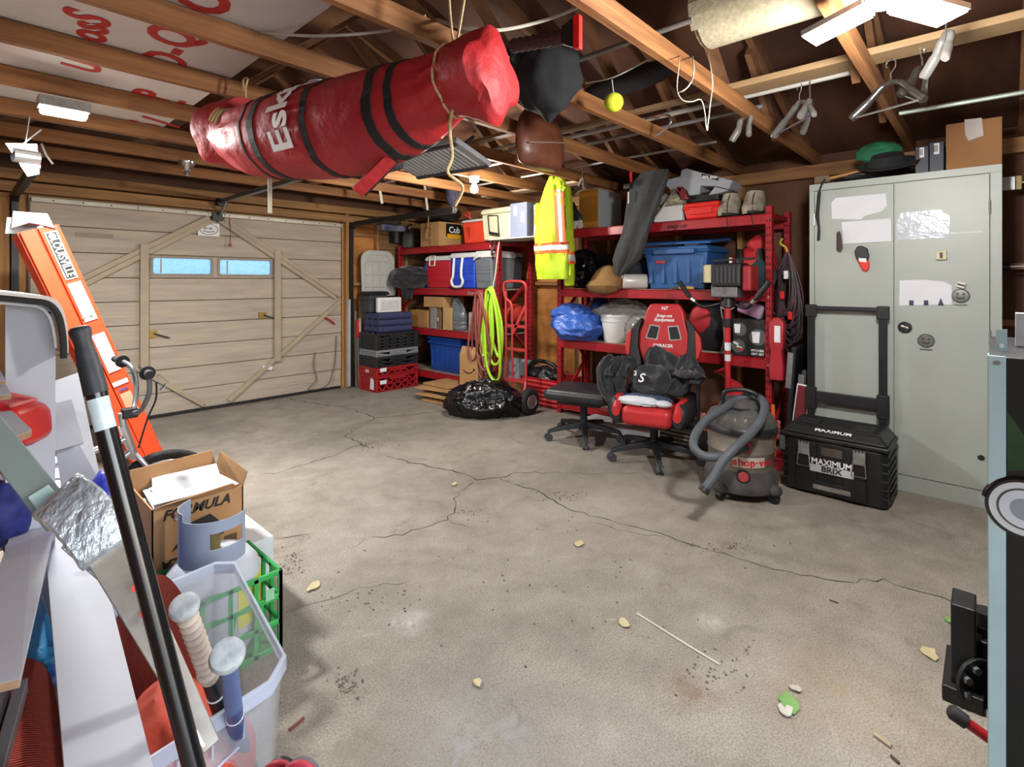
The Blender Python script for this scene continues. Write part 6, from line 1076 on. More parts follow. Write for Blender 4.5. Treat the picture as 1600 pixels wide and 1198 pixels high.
# ================================================================== display cabinet at the right edge
q = V((1.60, 0, 0)); edge = mat('aluminium_edge', '#b3cdd0', .25, .35, .06); pb = mat('print_black', '#07090c', .35, col2='#0d1512', scale=2.2)
ex0, ey1 = 1.62, pX(1546, 600, 1.62).y; ez = pX(1560, 556, 1.62).z
t = thing('print_cabinet', 'black car-print cabinet with bright metal edge at the right border', 'cabinet', (ex0+.3, ey1-.35, 0)); 
wb(M().bb(ex0+.004,ex0+.6,ey1-.7,ey1,.0,ez-.002), 'body', blackp, t, bevel=.003); yp = pX(1572, 600, ex0).y
wb(M().bb(ex0-.002,ex0+.004,yp,ey1+.002,.0,ez), 'metal_edge', edge, t, bevel=.001, seg=1); wb(M().bb(ex0+.0,ex0+.05,ey1+.0005,ey1+.003,.0,ez), 'metal_edge', edge, t); wb(M().bb(ex0-.001,ex0+.004,ey1-.7,yp-.001,.0,ez-.004), 'printed_panel', pb, t)
cc = pX(1601, 796, ex0-.003)
for r, m_, k in ((.066,mat('tyre_print', '#241f1f', .3),0),(.059,mat('whitewall', '#bcbbb6', .3),1),(.046,mat('rim_dark', '#4a4744', .3),2),(.042,mat('hubcap_print', '#c9cdd2', .25,.3),3),(.024,mat('hub_mid', '#8d949b', .25,.3),4)): wb(M().cyl(cc+V((-.0006*k,0,0)), cc+V((-.0006*(k+1),0,0)), r, n=36), 'printed_wheel', m_, t)
fdm = mat('fender_print', '#0a0a0a', .2); ar_ = [cc+V((.001, .068*cos(a), .07*sin(a))) for a in [pi*.05+pi*.9*k/12 for k in range(13)]]; wb(M().tube(ar_, .006, 6, flat=.3), 'printed_fender', fdm, t)
wb(M().prism([pX(u, v, ex0-.0015) for u, v in ((1573,640),(1600,680),(1600,735),(1574,735))], (-.0006,0,0)), 'printed_lawn', mat('lawn_print', '#1f3a22', .3, var=.4, scale=9), t)
p = pX(1559, 567, ex0-.003); wb(M().cyl(p, p+V((-.003,0,0)), .005, n=8), 'screw', steel, t)
p0, p1 = pX(1556, 514, 1.75), pX(1574, 553, 1.75); t2 = thing('metal_upright', 'short bright metal corner strip rising behind the print cabinet', 'strip', (1.75, (p0.y+p1.y)/2, ez)); M().bb(-.002,.002,-abs(p0.y-p1.y)/2,abs(p0.y-p1.y)/2,0,p0.z-ez).build('strip', edge, t2); M().cyl((-.003,.0,.012),(-.006,-.0,.012), .005).build('nut', whitep, t2)
t = thing('paper_stack', 'open newspaper lying on top of the print cabinet', 'paper', (1.90, ey1-.22, ez)); M().box((0,0,.045), (.02,.34,.085), Matrix.Rotation(-.08,3,'Y')).build('sheets', mat('newsprint', '#a7a09c', .8, col2='#c5c0bb', scale=12), t); M().blob((.02,-.06,.12), (.03,.05,.03), 2, .15).build('white_cup', whitep, t, smooth=True)
# hitch plates on the floor
p0 = pD(1525, 1075, 1.62); t = thing('hitch_rack', 'black steel hitch plates with bolts on the floor beside the print cabinet', 'hitch', (p0.x, p0.y, 0)); r = V(t.location); rt_ = V((sin(YAW), -cos(YAW), 0)); fv = V((cos(YAW), sin(YAW), 0))
for (u, v, D, rr2) in ((1532,1072,1.60,.078),(1530,1012,1.68,.062)):
    c = pD(u, v, D)-r; pl = M().prism([c+rt_*rr2*cos(a)*.85+V((0,0,rr2*1.05*sin(a))) for a in [2*pi*k/22 for k in range(22)]], fv*.014).build('plate', blackm, t, bevel=.003)
    for k in range(4): a = 1.9+k*.85; q = c+rt_*rr2*.58*cos(a)+V((0,0,rr2*.68*sin(a))); M().cyl(q, q-fv*.01, .012, n=6).build('bolt', steel, pl)
c = pD(1540, 968, 1.72)-r; M().cyl(c-V((0,0,.05)), c+V((0,0,.03)), .035, n=14).build('tube', blackm, t, smooth=True); c = pD(1530, 1000, 1.72)-r; M().box(c, (.12,.05,.06)).build('clamp', blackm, t, bevel=.008); M().bb(-.02,.10,.0,.06,0,.30).build('mast', blackm, t, bevel=.005); M().bb(-.05,.2,-.02,.08,0,.05).build('foot', blackm, t, bevel=.005)
a = pD(1482, 1108, 1.35); b = pD(1552, 1158, 1.30); t = thing('pry_bar', 'red bar with black rubber end poking out beside the print cabinet', 'bar', (a+b)/2); c = V(t.location); M().cyl(a.lerp(b,.38)-c, b-c+(b-a)*.5, .013, n=12).build('bar', redp, t, smooth=True); M().tube([a-c, a.lerp(b,.08)-c, a.lerp(b,.40)-c], [.012,.019,.018], 12).build('rubber_end', blackr, t, smooth=True)
# ================================================================== left foreground
lad = mat('ladder_orange', '#d9471a', .5, var=.08, bump=.04)
# folded stepladder leaning towards the left wall
F0 = pZ(232, 716, 0); ft = V((1.0, 4.30, 0)); tp = pY(52, 345, 4.30)
t = thing('step_ladder', 'orange fibreglass ladder with silver top bracket leaning at the left of the garage door', 'ladder', (ft.x, 4.30, 0))
f = lambda u, v: pY(u, v, 4.30) - V(t.location)
A0, A1 = f(57, 357), f(226, 715); d = (A1-A0).normalized(); k_ = -A0.z/d.z; foot = A0 + d*k_; nx = V((d.z, 0, -d.x)).normalized(); nx = nx if nx.x > 0 else -nx
def railp(off, wd, y, z_top=0.0): return [A0+nx*off, foot+nx*off]
for y in (0, .42):
    for off, wd in ((-.045,.075),(.052,.095)):
        a = A0 + nx*off + V((0,y,0)); b = foot + nx*off + V((0,y,0)); b.z = max(b.z, .02)
        r_ = M().bar(a, b, .03, wd, nx).build('rail', lad, t, bevel=.004)
        M().bar(a+V((0,.016*(1 if y == 0 else -1),0)), b+V((0,.016*(1 if y == 0 else -1),0)), .006, wd+.02, nx).build('rail_flange', lad, t)
for k in range(6):
    c = A0.lerp(foot, .12+.15*k) + nx*.05; M().bar(c+V((0,.012,0)), c+V((0,.41,0)), .07, .025).build('step', mat('step_alloy', '#9fa3a6', .4, .7), t, bevel=.004)
c0 = A0 + nx*.012; 
M().prism([f(16,358),f(19,330),f(74,334),f(86,358),(f(62,352)),f(45,349)], (0,-.03,0)).build('top_bracket', steel, t, bevel=.004); M().prism([f(16,358)+V((0,.42,0)),f(19,330)+V((0,.42,0)),f(74,334)+V((0,.42,0)),f(86,358)+V((0,.42,0))], (0,.02,0)).build('top_bracket', steel, t); M().bb(f(30,340).x, f(70,340).x, -.02, .44, f(30,345).z, f(30,333).z).build('top_step', steel, t)
for u, v in ((34,341),(53,340),(72,341),(57,348),(75,349)): p = f(u,v)+V((0,-.032,0)); M().cyl(p, p+V((0,-.006,0)), .010, n=10).build('rivet', chrome, t)
rt = d; upv = -nx if False else nx
cen = lambda q, off=.052: A0 + d*q + nx*off + V((0,-.0225,0))
def lbl(q, L_, wd, m, nm='label_sticker', lift=0): 
    c = cen(q) - V((0,lift,0)); return M().prism([c-d*L_/2-nx*wd/2, c+d*L_/2-nx*wd/2, c+d*L_/2+nx*wd/2, c-d*L_/2+nx*wd/2], (0,-.0012,0)).build(nm, m, t)
lbl(.19,.31,.062,white); lbl(.19,.295,.05,black,'label_field',.0014)
text('LOUISVILLE', .058, cen(.205)-V((0,.0032,0)), d, nx, white, t, bold=.012, sx=.85); M().cyl(cen(.065)-V((0,.002,0)), cen(.065)-V((0,.004,0)), .018, n=12).build('maker_badge', white, t)
for q, L_ in ((.50,.26),(.86,.27)):
    lbl(q, L_, .068, white)
    for j in range(9): lbl(q-L_*.42+L_*.1*j, .006, .05, greyp, 'print_line', .0014)
lbl(1.08,.03,.085,white); lbl(1.13,.012,.05,mat('label_blue', '#3b4a8c', .5)); lbl(1.24,.17,.062,mat('label_pale_orange', '#ee9a78', .5), lift=-.0002)
for u, v in ((130,496),(141,493)): p = f(u,v)+V((0,-.02,0)); M().cyl(p, p+V((0,-.008,0)), .01, n=10).build('rivet', chrome, t)
# small bicycle
q = pZ(252, 800, .25); Yb = 2.92; W0 = pY(254, 797, Yb); W0.z = .255
t = thing('bicycle', 'small silver bicycle with black tyres and high handlebar behind the boxes', 'bicycle', (W0.x-.35, Yb, 0)); o_ = V(t.location)
alu = mat('bike_silver', '#b9bcc0', .3, .7, .08)
def wheel(cx):
    c = V((cx, 0, .255)); wl_ = M().tube([c+V((.232*cos(a),0,.232*sin(a))) for a in [2*pi*k/40 for k in range(40)]], .023, 10, close=True).build('tyre', mat('tyre_tread', '#1c1c1d', .8, var=.3, scale=60, bump=.5, bscale=90), t, smooth=True)
    M().tube([c+V((.205*cos(a),0,.205*sin(a))) for a in [2*pi*k/40 for k in range(40)]], .009, 8, close=True).build('rim', alu, wl_, smooth=True); M().cyl(c+V((0,-.035,0)), c+V((0,.035,0)), .02, n=10).build('hub', alu, wl_)
    for k in range(20): a = 2*pi*k/20; M().cyl(c+V((.018*cos(a+.4),(-.02 if k % 2 else .02),.018*sin(a+.4))), c+V((.20*cos(a),0,.20*sin(a))), .0013, n=4, caps=False).build('spoke', steel, wl_)
wf_ = W0.x-o_.x; wheel(wf_); wheel(wf_-.88)
hd = V((wf_-.14,0,.58)); 
for s in (-1,1): M().tube([(wf_,s*.045,.255),(wf_-.07,s*.045,.46),(wf_-.11,s*.01,.52)], .011, 8).build('fork_blade', alu, t, smooth=True)
M().cyl((wf_-.11,0,.50),(wf_-.155,0,.66), .018).build('head_tube', alu, t); 
for a, b in (((wf_-.14,0,.60),(wf_-.56,0,.50)),((wf_-.12,0,.54),(wf_-.50,0,.26)),((wf_-.56,0,.55),(wf_-.50,0,.26))): M().cyl(a, b, .015).build('frame_tube', alu, t, smooth=True)
for s in (-1,1):
    M().cyl((wf_-.88,s*.04,.255),(wf_-.50,s*.03,.26), .008).build('chain_stay', alu, t); M().cyl((wf_-.88,s*.04,.255),(wf_-.555,s*.02,.5), .008).build('seat_stay', alu, t)
M().blob((wf_-.58,0,.58), (.11,.06,.03), 3, .05).build('saddle', blackp, t, smooth=True); M().cyl((wf_-.50,-.05,.26),(wf_-.50,.05,.26), .05, n=16).build('crank', blackm, t)
hb = V((wf_-.16,0,.70)); M().cyl((wf_-.15,0,.64),(wf_-.16,0,.72), .014).build('stem', alu, t); M().box((wf_-.13,0,.715), (.06,.05,.045)).build('stem_clamp', blackm, t, bevel=.006)
for s in (-1,1):
    M().tube(smooth_path([(wf_-.13,0,.715),(wf_-.10,s*.06,.73),(wf_-.08,s*.12,.82),(wf_-.09,s*.15,.90),(wf_-.11,s*.24,.925)]), .011, 8).build('handlebar', mat('bar_grey', '#6f7377', .4, .5), t, smooth=True); M().tube([(wf_-.11,s*.235,.925),(wf_-.125,s*.34,.93)], .017, 10).build('grip', blackr, t, smooth=True); M().cyl((wf_-.112,s*.235,.925),(wf_-.113,s*.245,.925), .03, n=14).build('grip_flange', blackr, t); M().tube([(wf_-.06,s*.18,.90),(wf_-.02,s*.16,.86),(wf_-.03,s*.10,.82)], .007, 6).build('brake_lever', chrome, t)
M().tube(smooth_path([(wf_-.06,-.15,.87),(wf_-.05,-.1,.78),(wf_-.07,-.04,.68),(wf_-.1,-.02,.55)]), .004, 6).build('brake_cable', blackr, t)
# carton of papers on a white box, milk crate with propane tank
ex = mat('carton_print', '#2a2521', .7); bm = mat('carton_kraft', '#b0855a', .85, var=.1, scale=6, bump=.12)
tag(M().bb(-.20,.22,-.17,.19,0,.255).build('white_carton', mat('white_card', '#cfd3d6', .6, var=.05), bevel=.003), 'white carton on the floor beneath the box of papers', 'box').location = (.70, 2.38, 0)
x0,x1,y0,y1,z0,z1 = .49,.80,2.21,2.52,.257,.50
t = carton('paper_carton', 'torn cardboard box of papers with black FORMULA print', 'box', x0, x1, y0, y1, z0, z1, bm, flaps=True); c = V(t.location)
wb(M().prism([(x0,y0,z1),(x1-.02,y0,z1),(x1-.05,y0-.03,z1+.03),(x0+.03,y0-.04,z1+.02)], (0,.004,.002)), 'flap', bm, t); wb(M().prism([(x0,y1,z1),(x1,y1,z1),(x1-.01,y1+.03,z1+.07),(x0,y1+.03,z1+.06)], (0,-.004,0)), 'flap', bm, t); wb(M().prism([(x1,y0,z1),(x1,y1,z1),(x1+.015,y1-.01,z1+.07),(x1+.025,y0+.02,z1+.045)], (-.004,0,0)), 'flap', cardd, t)
wtext(t, 'FORMULA', .05, ((x0+x1)/2-.01, y0-.002, z1-.035), m=ex, bold=.03, shear=.3, **MY); wtext(t, 'FORMULA', .045, ((x0+x1)/2-.02, y0-.002, z0+.03), right=(-1,0,0), up=(0,0,-1), m=ex, bold=.02, shear=.3)
wb(M().prism([(x0+.06,y0-.001,z0+.07),(x0+.12,y0-.001,z0+.15),(x0+.10,y0-.001,z0+.155),(x0+.19,y0-.001,z0+.17),(x0+.25,y0-.001,z0+.10),(x0+.17,y0-.001,z0+.12)], (0,-.001,0)), 'printed_star', ex, t)
for j in range(8): wb(M().bb(x1-.07+j*.006,x1-.067+j*.006,y0-.002,y0-.0005,z0+.03,z0+.065), 'barcode_bar', ex, t)
rnd = random.Random(8)
for k in range(5):
    o = M().box((0,0,0), (.22+.03*rnd.random(),.28,.0016+.002*rnd.random())).build('paper_sheet', paper); o.parent = None
    o.location = ((x0+x1)/2+rnd.uniform(-.02,.02), (y0+y1)/2+rnd.uniform(-.01,.01), z1-.05+k*.016); o.rotation_euler = (rnd.uniform(-.06,.06)+(.12 if k > 5 else 0), rnd.uniform(-.16,.02), rnd.uniform(-.3,.3)); tag(o, 'white sheet of paper in the torn FORMULA box', 'paper', 'papers in the torn box')
gm = mat('crate_green', '#2f9f4f', .45, var=.1)
gx0, gx1, gy0, gy1 = .465, .815, 1.88, 2.19
t = thing('milk_crate', 'bright green milk crate holding the propane tank', 'crate', ((gx0+gx1)/2, (gy0+gy1)/2, 0)); wb(M().bb(gx0,gx1,gy0,gy1,0,.012), 'base', gm, t)
for (xa, xb, ya, yb) in ((gx0,gx1,gy0,gy0+.012),(gx0,gx1,gy1-.012,gy1),(gx0,gx0+.012,gy0,gy1),(gx1-.012,gx1,gy0,gy1)):
    for z in (.0,.09,.18,.265): wb(M().bb(xa,xb,ya,yb,z,z+.018), 'rail', gm, t, bevel=.002, seg=1)
    for k in range(5):
        fx = k/4; px_ = xa+(xb-xa-.014)*fx if xb-xa > .1 else xa; py_ = ya+(yb-ya-.014)*fx if yb-ya > .1 else ya
        wb(M().bb(px_, px_+.014 if xb-xa > .1 else xb, py_, py_+.014 if yb-ya > .1 else yb, 0, .28), 'stave', gm, t)
for k in range(3): wb(M().bar((gx1-.35+.07+k*.09,gy0+.004,.02),(gx1-.35+.0+k*.09+.1,gy0+.004,.18), .006,.010), 'lattice_bar', gm, t)
sheet(t, [(gx1-.06,gy0-.002,.19),(gx1-.03,gy0-.002,.19),(gx1-.03,gy0-.002,.23),(gx1-.06,gy0-.002,.23)], (0,-.001,0), mat('green_tag', '#8fbf9a', .5))
tm = mat('tank_white', '#b9bfc8', .4, var=.06, bump=.03)
t = thing('propane_tank', 'pale grey propane tank with slotted collar standing in the green crate', 'tank', (.635, 2.03, .013)); M().lathe([(.09,0),(.13,.02),(.15,.06),(.15,.26),(.142,.30),(.115,.335),(.07,.355),(.001,.36)], n=36).build('tank_shell', tm, t, smooth=True)
fa = math.atan2(-2.03, -.635); cm = mat('collar_grey', '#8d99ae', .45, var=.05)
def colpt(a, z, r): return V((r*cos(a), r*sin(a), z))
segs = lambda a0, a1, z0, z1, k: [[colpt(a0+(a1-a0)*i/k, z0, .105), colpt(a0+(a1-a0)*i/k, z0, .108), colpt(a0+(a1-a0)*i/k, z1, .108), colpt(a0+(a1-a0)*i/k, z1, .105)] for i in range(k+1)]
a0 = fa-2.4; a1 = fa+1.15
m = M(); m.rings(segs(a0, a1, .335, .40, 30)); m.rings(segs(a0, fa-.1, .40, .455, 20)); m.rings(segs(fa+.95, a1, .40, .455, 4)); m.rings(segs(a0, a1, .455, .495, 30)); m.rings(segs(a0, fa-1.0, .495, .52, 16)); m.build('collar', cm, t, smooth=True)
M().cyl((0,0,.355),(0,0,.42), .022, n=10).build('valve', mat('brass_valve', '#8d7a4a', .4, .6), t); M().cyl((-.03,0,.42),(.03,0,.42), .018, n=10).build('valve_knob', blackp, t)
m = M(); m.rings(segs(fa+.5, fa+1.6, .12, .26, 14)); m.v = [V((p.x*1.41, p.y*1.41, p.z)) for p in m.v]; m.build('yellow_label', mat('yellow_label', '#d6d21f', .5, col2='#b8c24a', scale=12), t)
# clear plastic tote with bats
clr = mat('clear_plastic', '#c9d2dc', .22, var=.02, alpha=.26); clr2 = mat('clear_rim', '#bcc6da', .28, var=.03, alpha=.6)
q0, q1, q2 = pZ(250, 1176, .42), pZ(458, 1042, .42), pZ(362, 866, .42)
R_ = (q1-q0).normalized(); B_ = (q2-q1); B_.z = 0; Ln = B_.length; B_.normalize(); 
t = thing('clear_tote', 'translucent plastic tote holding bats and red mat, at the lower left', 'tote', ((q1-R_*.2+B_*Ln/2).x, (q1-R_*.2+B_*Ln/2).y, 0)); W_ = .42
def tring(z, k, inset=0.0): 
    c = q1 - R_*W_/2 + B_*Ln/2; hw = W_/2*k-inset; hl = Ln/2*k-inset; ch = .05
    P_ = [(hw-ch,-hl),(hw,-hl+ch),(hw,hl-ch),(hw-ch,hl),(-hw+ch,hl),(-hw,hl-ch),(-hw,-hl+ch),(-hw+ch,-hl)]
    return [V((c.x, c.y, z)) + R_*a + B_*b for a, b in P_]
wb(M().rings([tring(.0,.86),tring(.10,.885),tring(.40,.965),tring(.40,.965,.004),tring(.10,.885,.004),tring(.006,.86,.004)]), 'tub_wall', clr, t, bevel=.004)
wb(M().rings([tring(.385,1.0),tring(.42,1.0),tring(.42,.965),tring(.415,.96),tring(.385,.965)], close=True), 'rim', clr2, t, bevel=.004)
fr_ = tring(.385, 1.0)
for k in range(4): p = fr_[7].lerp(fr_[0], .2+.2*k); wb(M().bar(p+V((0,0,0)), p+V((0,0,-.05))+B_*.005, .004, .012, tuple(B_)), 'rim_rib', clr2, t)
wb(M().tube([tring(.30,.95)[7].lerp(tring(.30,.95)[0],.25), tring(.29,.948)[7].lerp(tring(.29,.948)[0],.55), tring(.31,.95)[7].lerp(tring(.31,.95)[0],.8)], .003, 5), 'molded_line', clr2, t)
def bat(lab, knob, thru, m_g, m_b, wrap=True, L_=.82, kn=.026):
    d = (thru-knob).normalized(); t = thing('baseball_bat', lab, 'bat', knob, group='bats in the clear tote'); P_ = lambda s: d*s
    M().lathe([(.001,-.006),(kn*.5,-.008),(kn*.9,-.004),(kn,.006),(kn*.9,.016),(.016,.024)], (0,0,0), 22, ax=d).build('knob', mat('knob_white', '#b9c0c4', .6, col2='#8f979d', scale=40), t, smooth=True)
    if wrap:
        k = 40; M().tube([P_(.02+.20*i/k) for i in range(k+1)], [.0165+.0025*((i % 4) == 0)-.001*((i % 4) == 2) for i in range(k+1)], 14).build('taped_grip', m_g, t, smooth=True)
        M().lathe([(.017,.215),(.021,.22),(.018,.24),(.014,.25)], (0,0,0), 16, ax=d).build('grip_end', m_g, t)
    else: M().tube([P_(.02),P_(.13),P_(.25)], [.0155,.016,.0165], 14).build('grip', m_g, t, smooth=True)
    M().tube([P_(.24),P_(.36),P_(.5),P_(.62),P_(L_-.02),P_(L_)], [.016,.018,.024,.030,.031,.022], 16).build('barrel', m_b, t, smooth=True); M().tube([P_(.30),P_(.305)], .0178, 14).build('ring', white, t)
bat('aluminium bat with dirty white taped grip in the clear tote', pD(287, 945, .97), pD(343, 1100, 1.12), mat('dirty_tape', '#b5a89c', .8, var=.12, bump=.2), mat('bat_black', '#26292d', .35, .4), L_=.80)
bat('blue-handled bat with pale knob in the clear tote', pD(355, 1022, .93), pD(366, 1112, 1.08), mat('blue_grip', '#4b5f8c', .5, var=.2), mat('bat_blue', '#35508c', .35, .4), False, L_=.72, kn=.030)
# red ribbed mats
def ribmat(name):
    m = bpy.data.materials.new(name); m.use_nodes = True; n = m.node_tree; b = n.nodes['Principled BSDF']; tc = n.nodes.new('ShaderNodeTexCoord'); wv = n.nodes.new('ShaderNodeTexWave'); wv.inputs['Scale'].default_value = 45; wv.bands_direction = 'Y'; n.links.new(tc.outputs['Object'], wv.inputs[0])
    bp = n.nodes.new('ShaderNodeBump'); bp.inputs['Strength'].default_value = .6; bp.inputs['Distance'].default_value = .004; n.links.new(wv.outputs[1], bp.inputs['Height']); n.links.new(bp.outputs[0], b.inputs['Normal']); b.inputs['Base Color'].default_value = lin('#96331f'); b.inputs['Roughness'].default_value = .8; return m
rib = ribmat('red_ribbed_mat')
t = thing('ribbed_mat', 'red ribbed mat rolled into the clear tote behind the bats', 'mat', (.42, 1.45, .05)); o_ = V(t.location)
rows = [pD(218,905,1.45), pD(262,905,1.40), pD(300,960,1.33), pD(332,1040,1.25), pD(345,1100,1.2), pD(330,1150,1.15)]
P = smooth_path(rows, 6); dn = V((-.12,.05,-.26)); m = M(); m.rings([[p-o_, p-o_+V((0,.004,.006)), p-o_+dn+V((0,.004,.006)), p-o_+dn] for p in P]); m.build('mat_sheet', rib, t, smooth=True)
t = thing('red_cloth_heap', 'orange-red folded mat lying in the front of the clear tote', 'mat', (.36, 1.38, .06)); M().blob((0,0,.14), (.14,.20,.17), 22, .2, 1.6, ridge=True, flat=0, n=4).build('heap', mat('red_mat', '#b5432c', .8, var=.12, bump=.2, bscale=40), t, smooth=True)
# black pole with rubber grip
a = pD(124, 512, .735); b = pD(303, 1198, .72); d = (b-a).normalized(); L_ = (a.z-.0)/-d.z - .012
t = thing('black_pole', 'thick black pole with rubber hand grip and silver sticker in the left foreground', 'pole', a + d*L_); t.location.z = 0; o_ = V(t.location); q = lambda s: a + d*s - o_
M().tube([q(.09),q(L_)], .0132, 24).build('shaft', mat('pole_black', '#0d0e12', .22, var=.3, scale=9, coat=.3), t, smooth=True)
M().tube([q(0),q(.003),q(.008),q(.02),q(.034),q(.045),q(.047),q(.05),q(.07),q(.096)], [.0108,.0132,.0128,.0104,.0118,.0131,.0128,.0136,.014,.0145], 24).build('grip', mat('grip_rubber', '#22272d', .55, var=.15, bump=.1), t, smooth=True); M().tube([q(-.0015),q(.001)], .0102, 24).build('grip_cap', mat('cap_pale', '#b9aea6', .6), t)
nf = (E - (a+d*.18)); nf = (nf - d*nf.dot(d)).normalized(); sv = d.cross(nf); m = M(); m.rings([[q(s)+ (nf*cos(f_)+sv*sin(f_))*r for s, r in ((.103,.0133),(.103,.0138),(.148,.0138),(.148,.0133))] for f_ in [-1.15+2.3*k/16 for k in range(17)]]); m.build('silver_sticker', mat('sticker_silver', '#a9bcc6', .4, col2='#c5d3d9', scale=20), t, smooth=True)
# boards
mel = mat('melamine', '#aeb2bc', .6, spec=.12, var=.04, scale=3, bump=.03, bscale=200); core = mat('particle_core', '#9a7b5e', .9, var=.2, scale=60)
def board(lab, px4, Zs, th=.016, nm='shelf_board', m_=mel, ends=True, grp='white boards piled at the left'):
    P = [pZ(u, v, z) for (u, v), z in zip(px4, Zs)]; c = sum(P, V())/4; nrm = (P[1]-P[0]).cross(P[3]-P[0]).normalized(); nrm = nrm if nrm.z > 0 else -nrm
    t = thing(nm, lab, 'board', c - nrm*th, group=grp); r = V(t.location); M().prism([p-r for p in P], -nrm*th).build('board_face', m_, t)
    if ends:   # raw edge at the near end (first two corners)
        e = (P[0]+P[1])/2; od = (e-c); od = (od - nrm*od.dot(nrm)); od.normalize(); M().prism([P[0]-r-nrm*.001+od*.0006, P[1]-r-nrm*.001+od*.0006, P[1]-r-nrm*(th-.001)+od*.0006, P[0]-r-nrm*(th-.001)+od*.0006], od*.0008).build('raw_edge', core, t)
    return t
board('long white board lying lowest in front, running off the bottom edge', ((104,1240),(250,1240),(142,815),(70,845)), (.50,.50,.47,.47))
board('white board at the far left with a raw end, above the red mat', ((-70,1085),(31,1060),(108,722),(62,702)), (.58,.58,.46,.46))
board('white board sticking out at the left edge under the hockey stick', ((-40,712),(13,738),(8,722),(-40,690)), (.86,.86,.87,.87), .02)
board('short white board with raw end over the red fuel can', ((20,684),(50,671),(-10,615),(-60,622)), (.93,.93,.96,.96), .018)
board('wide white shelf panel standing behind the red can', ((97,770),(159,757),(122,582),(72,600)), (.52,.52,.93,.93), .016)
board('small white offcut lying on the wide shelf panel', ((79,706),(131,692),(112,624),(76,632)), (.70,.70,.86,.86), .014)
for k, (u, v) in enumerate(((-5,590),(4,612))): board(['upper short white offcut at the left border', 'lower short white offcut at the left border'][k], ((u-30,v+8),(u+14,v+4),(u+2,v-18),(u-40,v-14)), (1.03-.03*k,1.03-.03*k,1.05-.03*k,1.05-.03*k), .014)
P = [pY(u, v, 2.25) for u, v in ((8,700),(86,700),(87,470),(8,472))]; c = sum(P, V())/4; t = thing('upright_panel', 'tall white melamine panel standing upright at the left', 'panel', (c.x, 2.25, 0)); r = V(t.location); P[0].z = P[1].z = .01; M().prism([p-r for p in P], (0,.016,0)).build('panel', mel, t, bevel=.001, seg=1); p = pY(76, 489, 2.249)-r; M().cyl(p, p+V((0,-.001,0)), .006, n=8).build('shelf_pin_hole', blackr, t)
# curved white sheet with black rubber edge over the panel
t = thing('curved_cover', 'white curved cover with black rubber edge above the upright panel', 'cover', (.12, 2.05, .2)); r = V(t.location)
pr = smooth_path([pY(-60,452,2.15), pY(0,455,2.15), pY(50,460,2.15), pY(82,465,2.15), pY(98,482,2.15), pY(105,510,2.15), pY(107,535,2.15), pY(107,550,2.15)], 6)
m = M(); m.rings([[p-r, p-r+V((0,.75,0)), p-r+V((-.008,.75,-.012)), p-r+V((-.008,0,-.012))] for p in pr]); m.build('shell', mat('cover_white', '#c2bab4', .4, var=.05), t, smooth=True); M().tube([p-r+V((-.012,-.003,-.018)) for p in pr], .009, 6).build('rubber_edge', blackr, t, smooth=True); M().tube([p-r+V((-.03,.004,-.03)) for p in pr[:-8]], .005, 6).build('inner_edge', greyp, t, smooth=True)
# red fuel can
t = thing('fuel_can', 'red plastic fuel can lying among the white boards', 'can', pD(38, 655, 1.6)-V((0,0,.07))); r = V(t.location); cr2 = mat('can_red', '#b92626', .38, var=.1, bump=.03)
m = M(); D_ = 1.2
def cn(u, v, D): return pD(u, v, D+.3)-r
m.rings([[cn(-40,618,1.2),cn(-40,700,1.2),cn(36,700,1.2),cn(20,640,1.2)],[cn(0,617,1.32),cn(0,705,1.28),cn(58,694,1.26),cn(58,626,1.30)],[cn(30,616,1.5),cn(40,690,1.45),cn(86,678,1.42),cn(92,636,1.45)]]); m.build('can_body', cr2, t, bevel=.025, seg=4); M().tube([cn(5,613,1.3),cn(55,624,1.32),cn(18,634,1.2)], .006, 6).build('molded_ridge', mat('ridge_red', '#d06a66', .4), t)
# hockey stick wrapped with foil tape
t = thing('hockey_stick', 'grey goalie stick wrapped in shiny tape, slanting behind the black pole', 'hockey stick', pD(130, 830, .86)); r = V(t.location); g = lambda u, v, D: pD(u, v, D)-r
gs = mat('stick_grey', '#7b8784', .4, var=.06); tape2 = mat('foil_tape', '#bcc6cf', .22, .45, .3, 16, bump=.8, bscale=18, stretch=(3,3,.6), bdist=.02)
def plank(a, b, wa, wb_, th, m_, nm, bev=.002):
    a, b = V(a), V(b); d = (b-a).normalized(); vw = (r + (a+b)/2 - E).normalized(); s_ = d.cross(vw).normalized(); n_ = s_.cross(d)
    return M().rings([[p+s_*w_*i/2+n_*th*j/2 for i, j in ((-1,-1),(1,-1),(1,1),(-1,1))] for p, w_ in ((a,wa),(b,wb_))]).build(nm, m_, t, bevel=bev)
plank(g(-40,640,.95), g(96,812,.88), .044, .046, .022, gs, 'shaft'); plank(g(62,770,.884), g(84,797,.876), .030, .030, .025, mat('stick_print', '#a9c4c2', .4), 'printed_chevron')
wp = smooth_path([g(92,775,.868), g(120,795,.86), g(150,830,.85), g(172,862,.845)], 6); m = M(); rs = []
for i, p in enumerate(wp):
    dd = (wp[min(i+1,len(wp)-1)]-wp[max(i-1,0)]).normalized(); vw = (r+p-E).normalized(); s_ = dd.cross(vw).normalized(); n_ = s_.cross(dd); k = 1+.05*noise.noise(V((i*1.7,0,0))); tn = .055*sin(pi*(i+2)/(len(wp)+3))+.022
    rs.append([p+s_*.040*k*a+n_*tn*b*.7 for a, b in ((-1,-.4),(-.9,-.55),(0,-.6-.06*(i % 2)),(.9,-.55),(1,-.4),(1,.5),(-1,.5))])
m.rings(rs); m.build('tape_wrap', tape2, t, smooth=True)
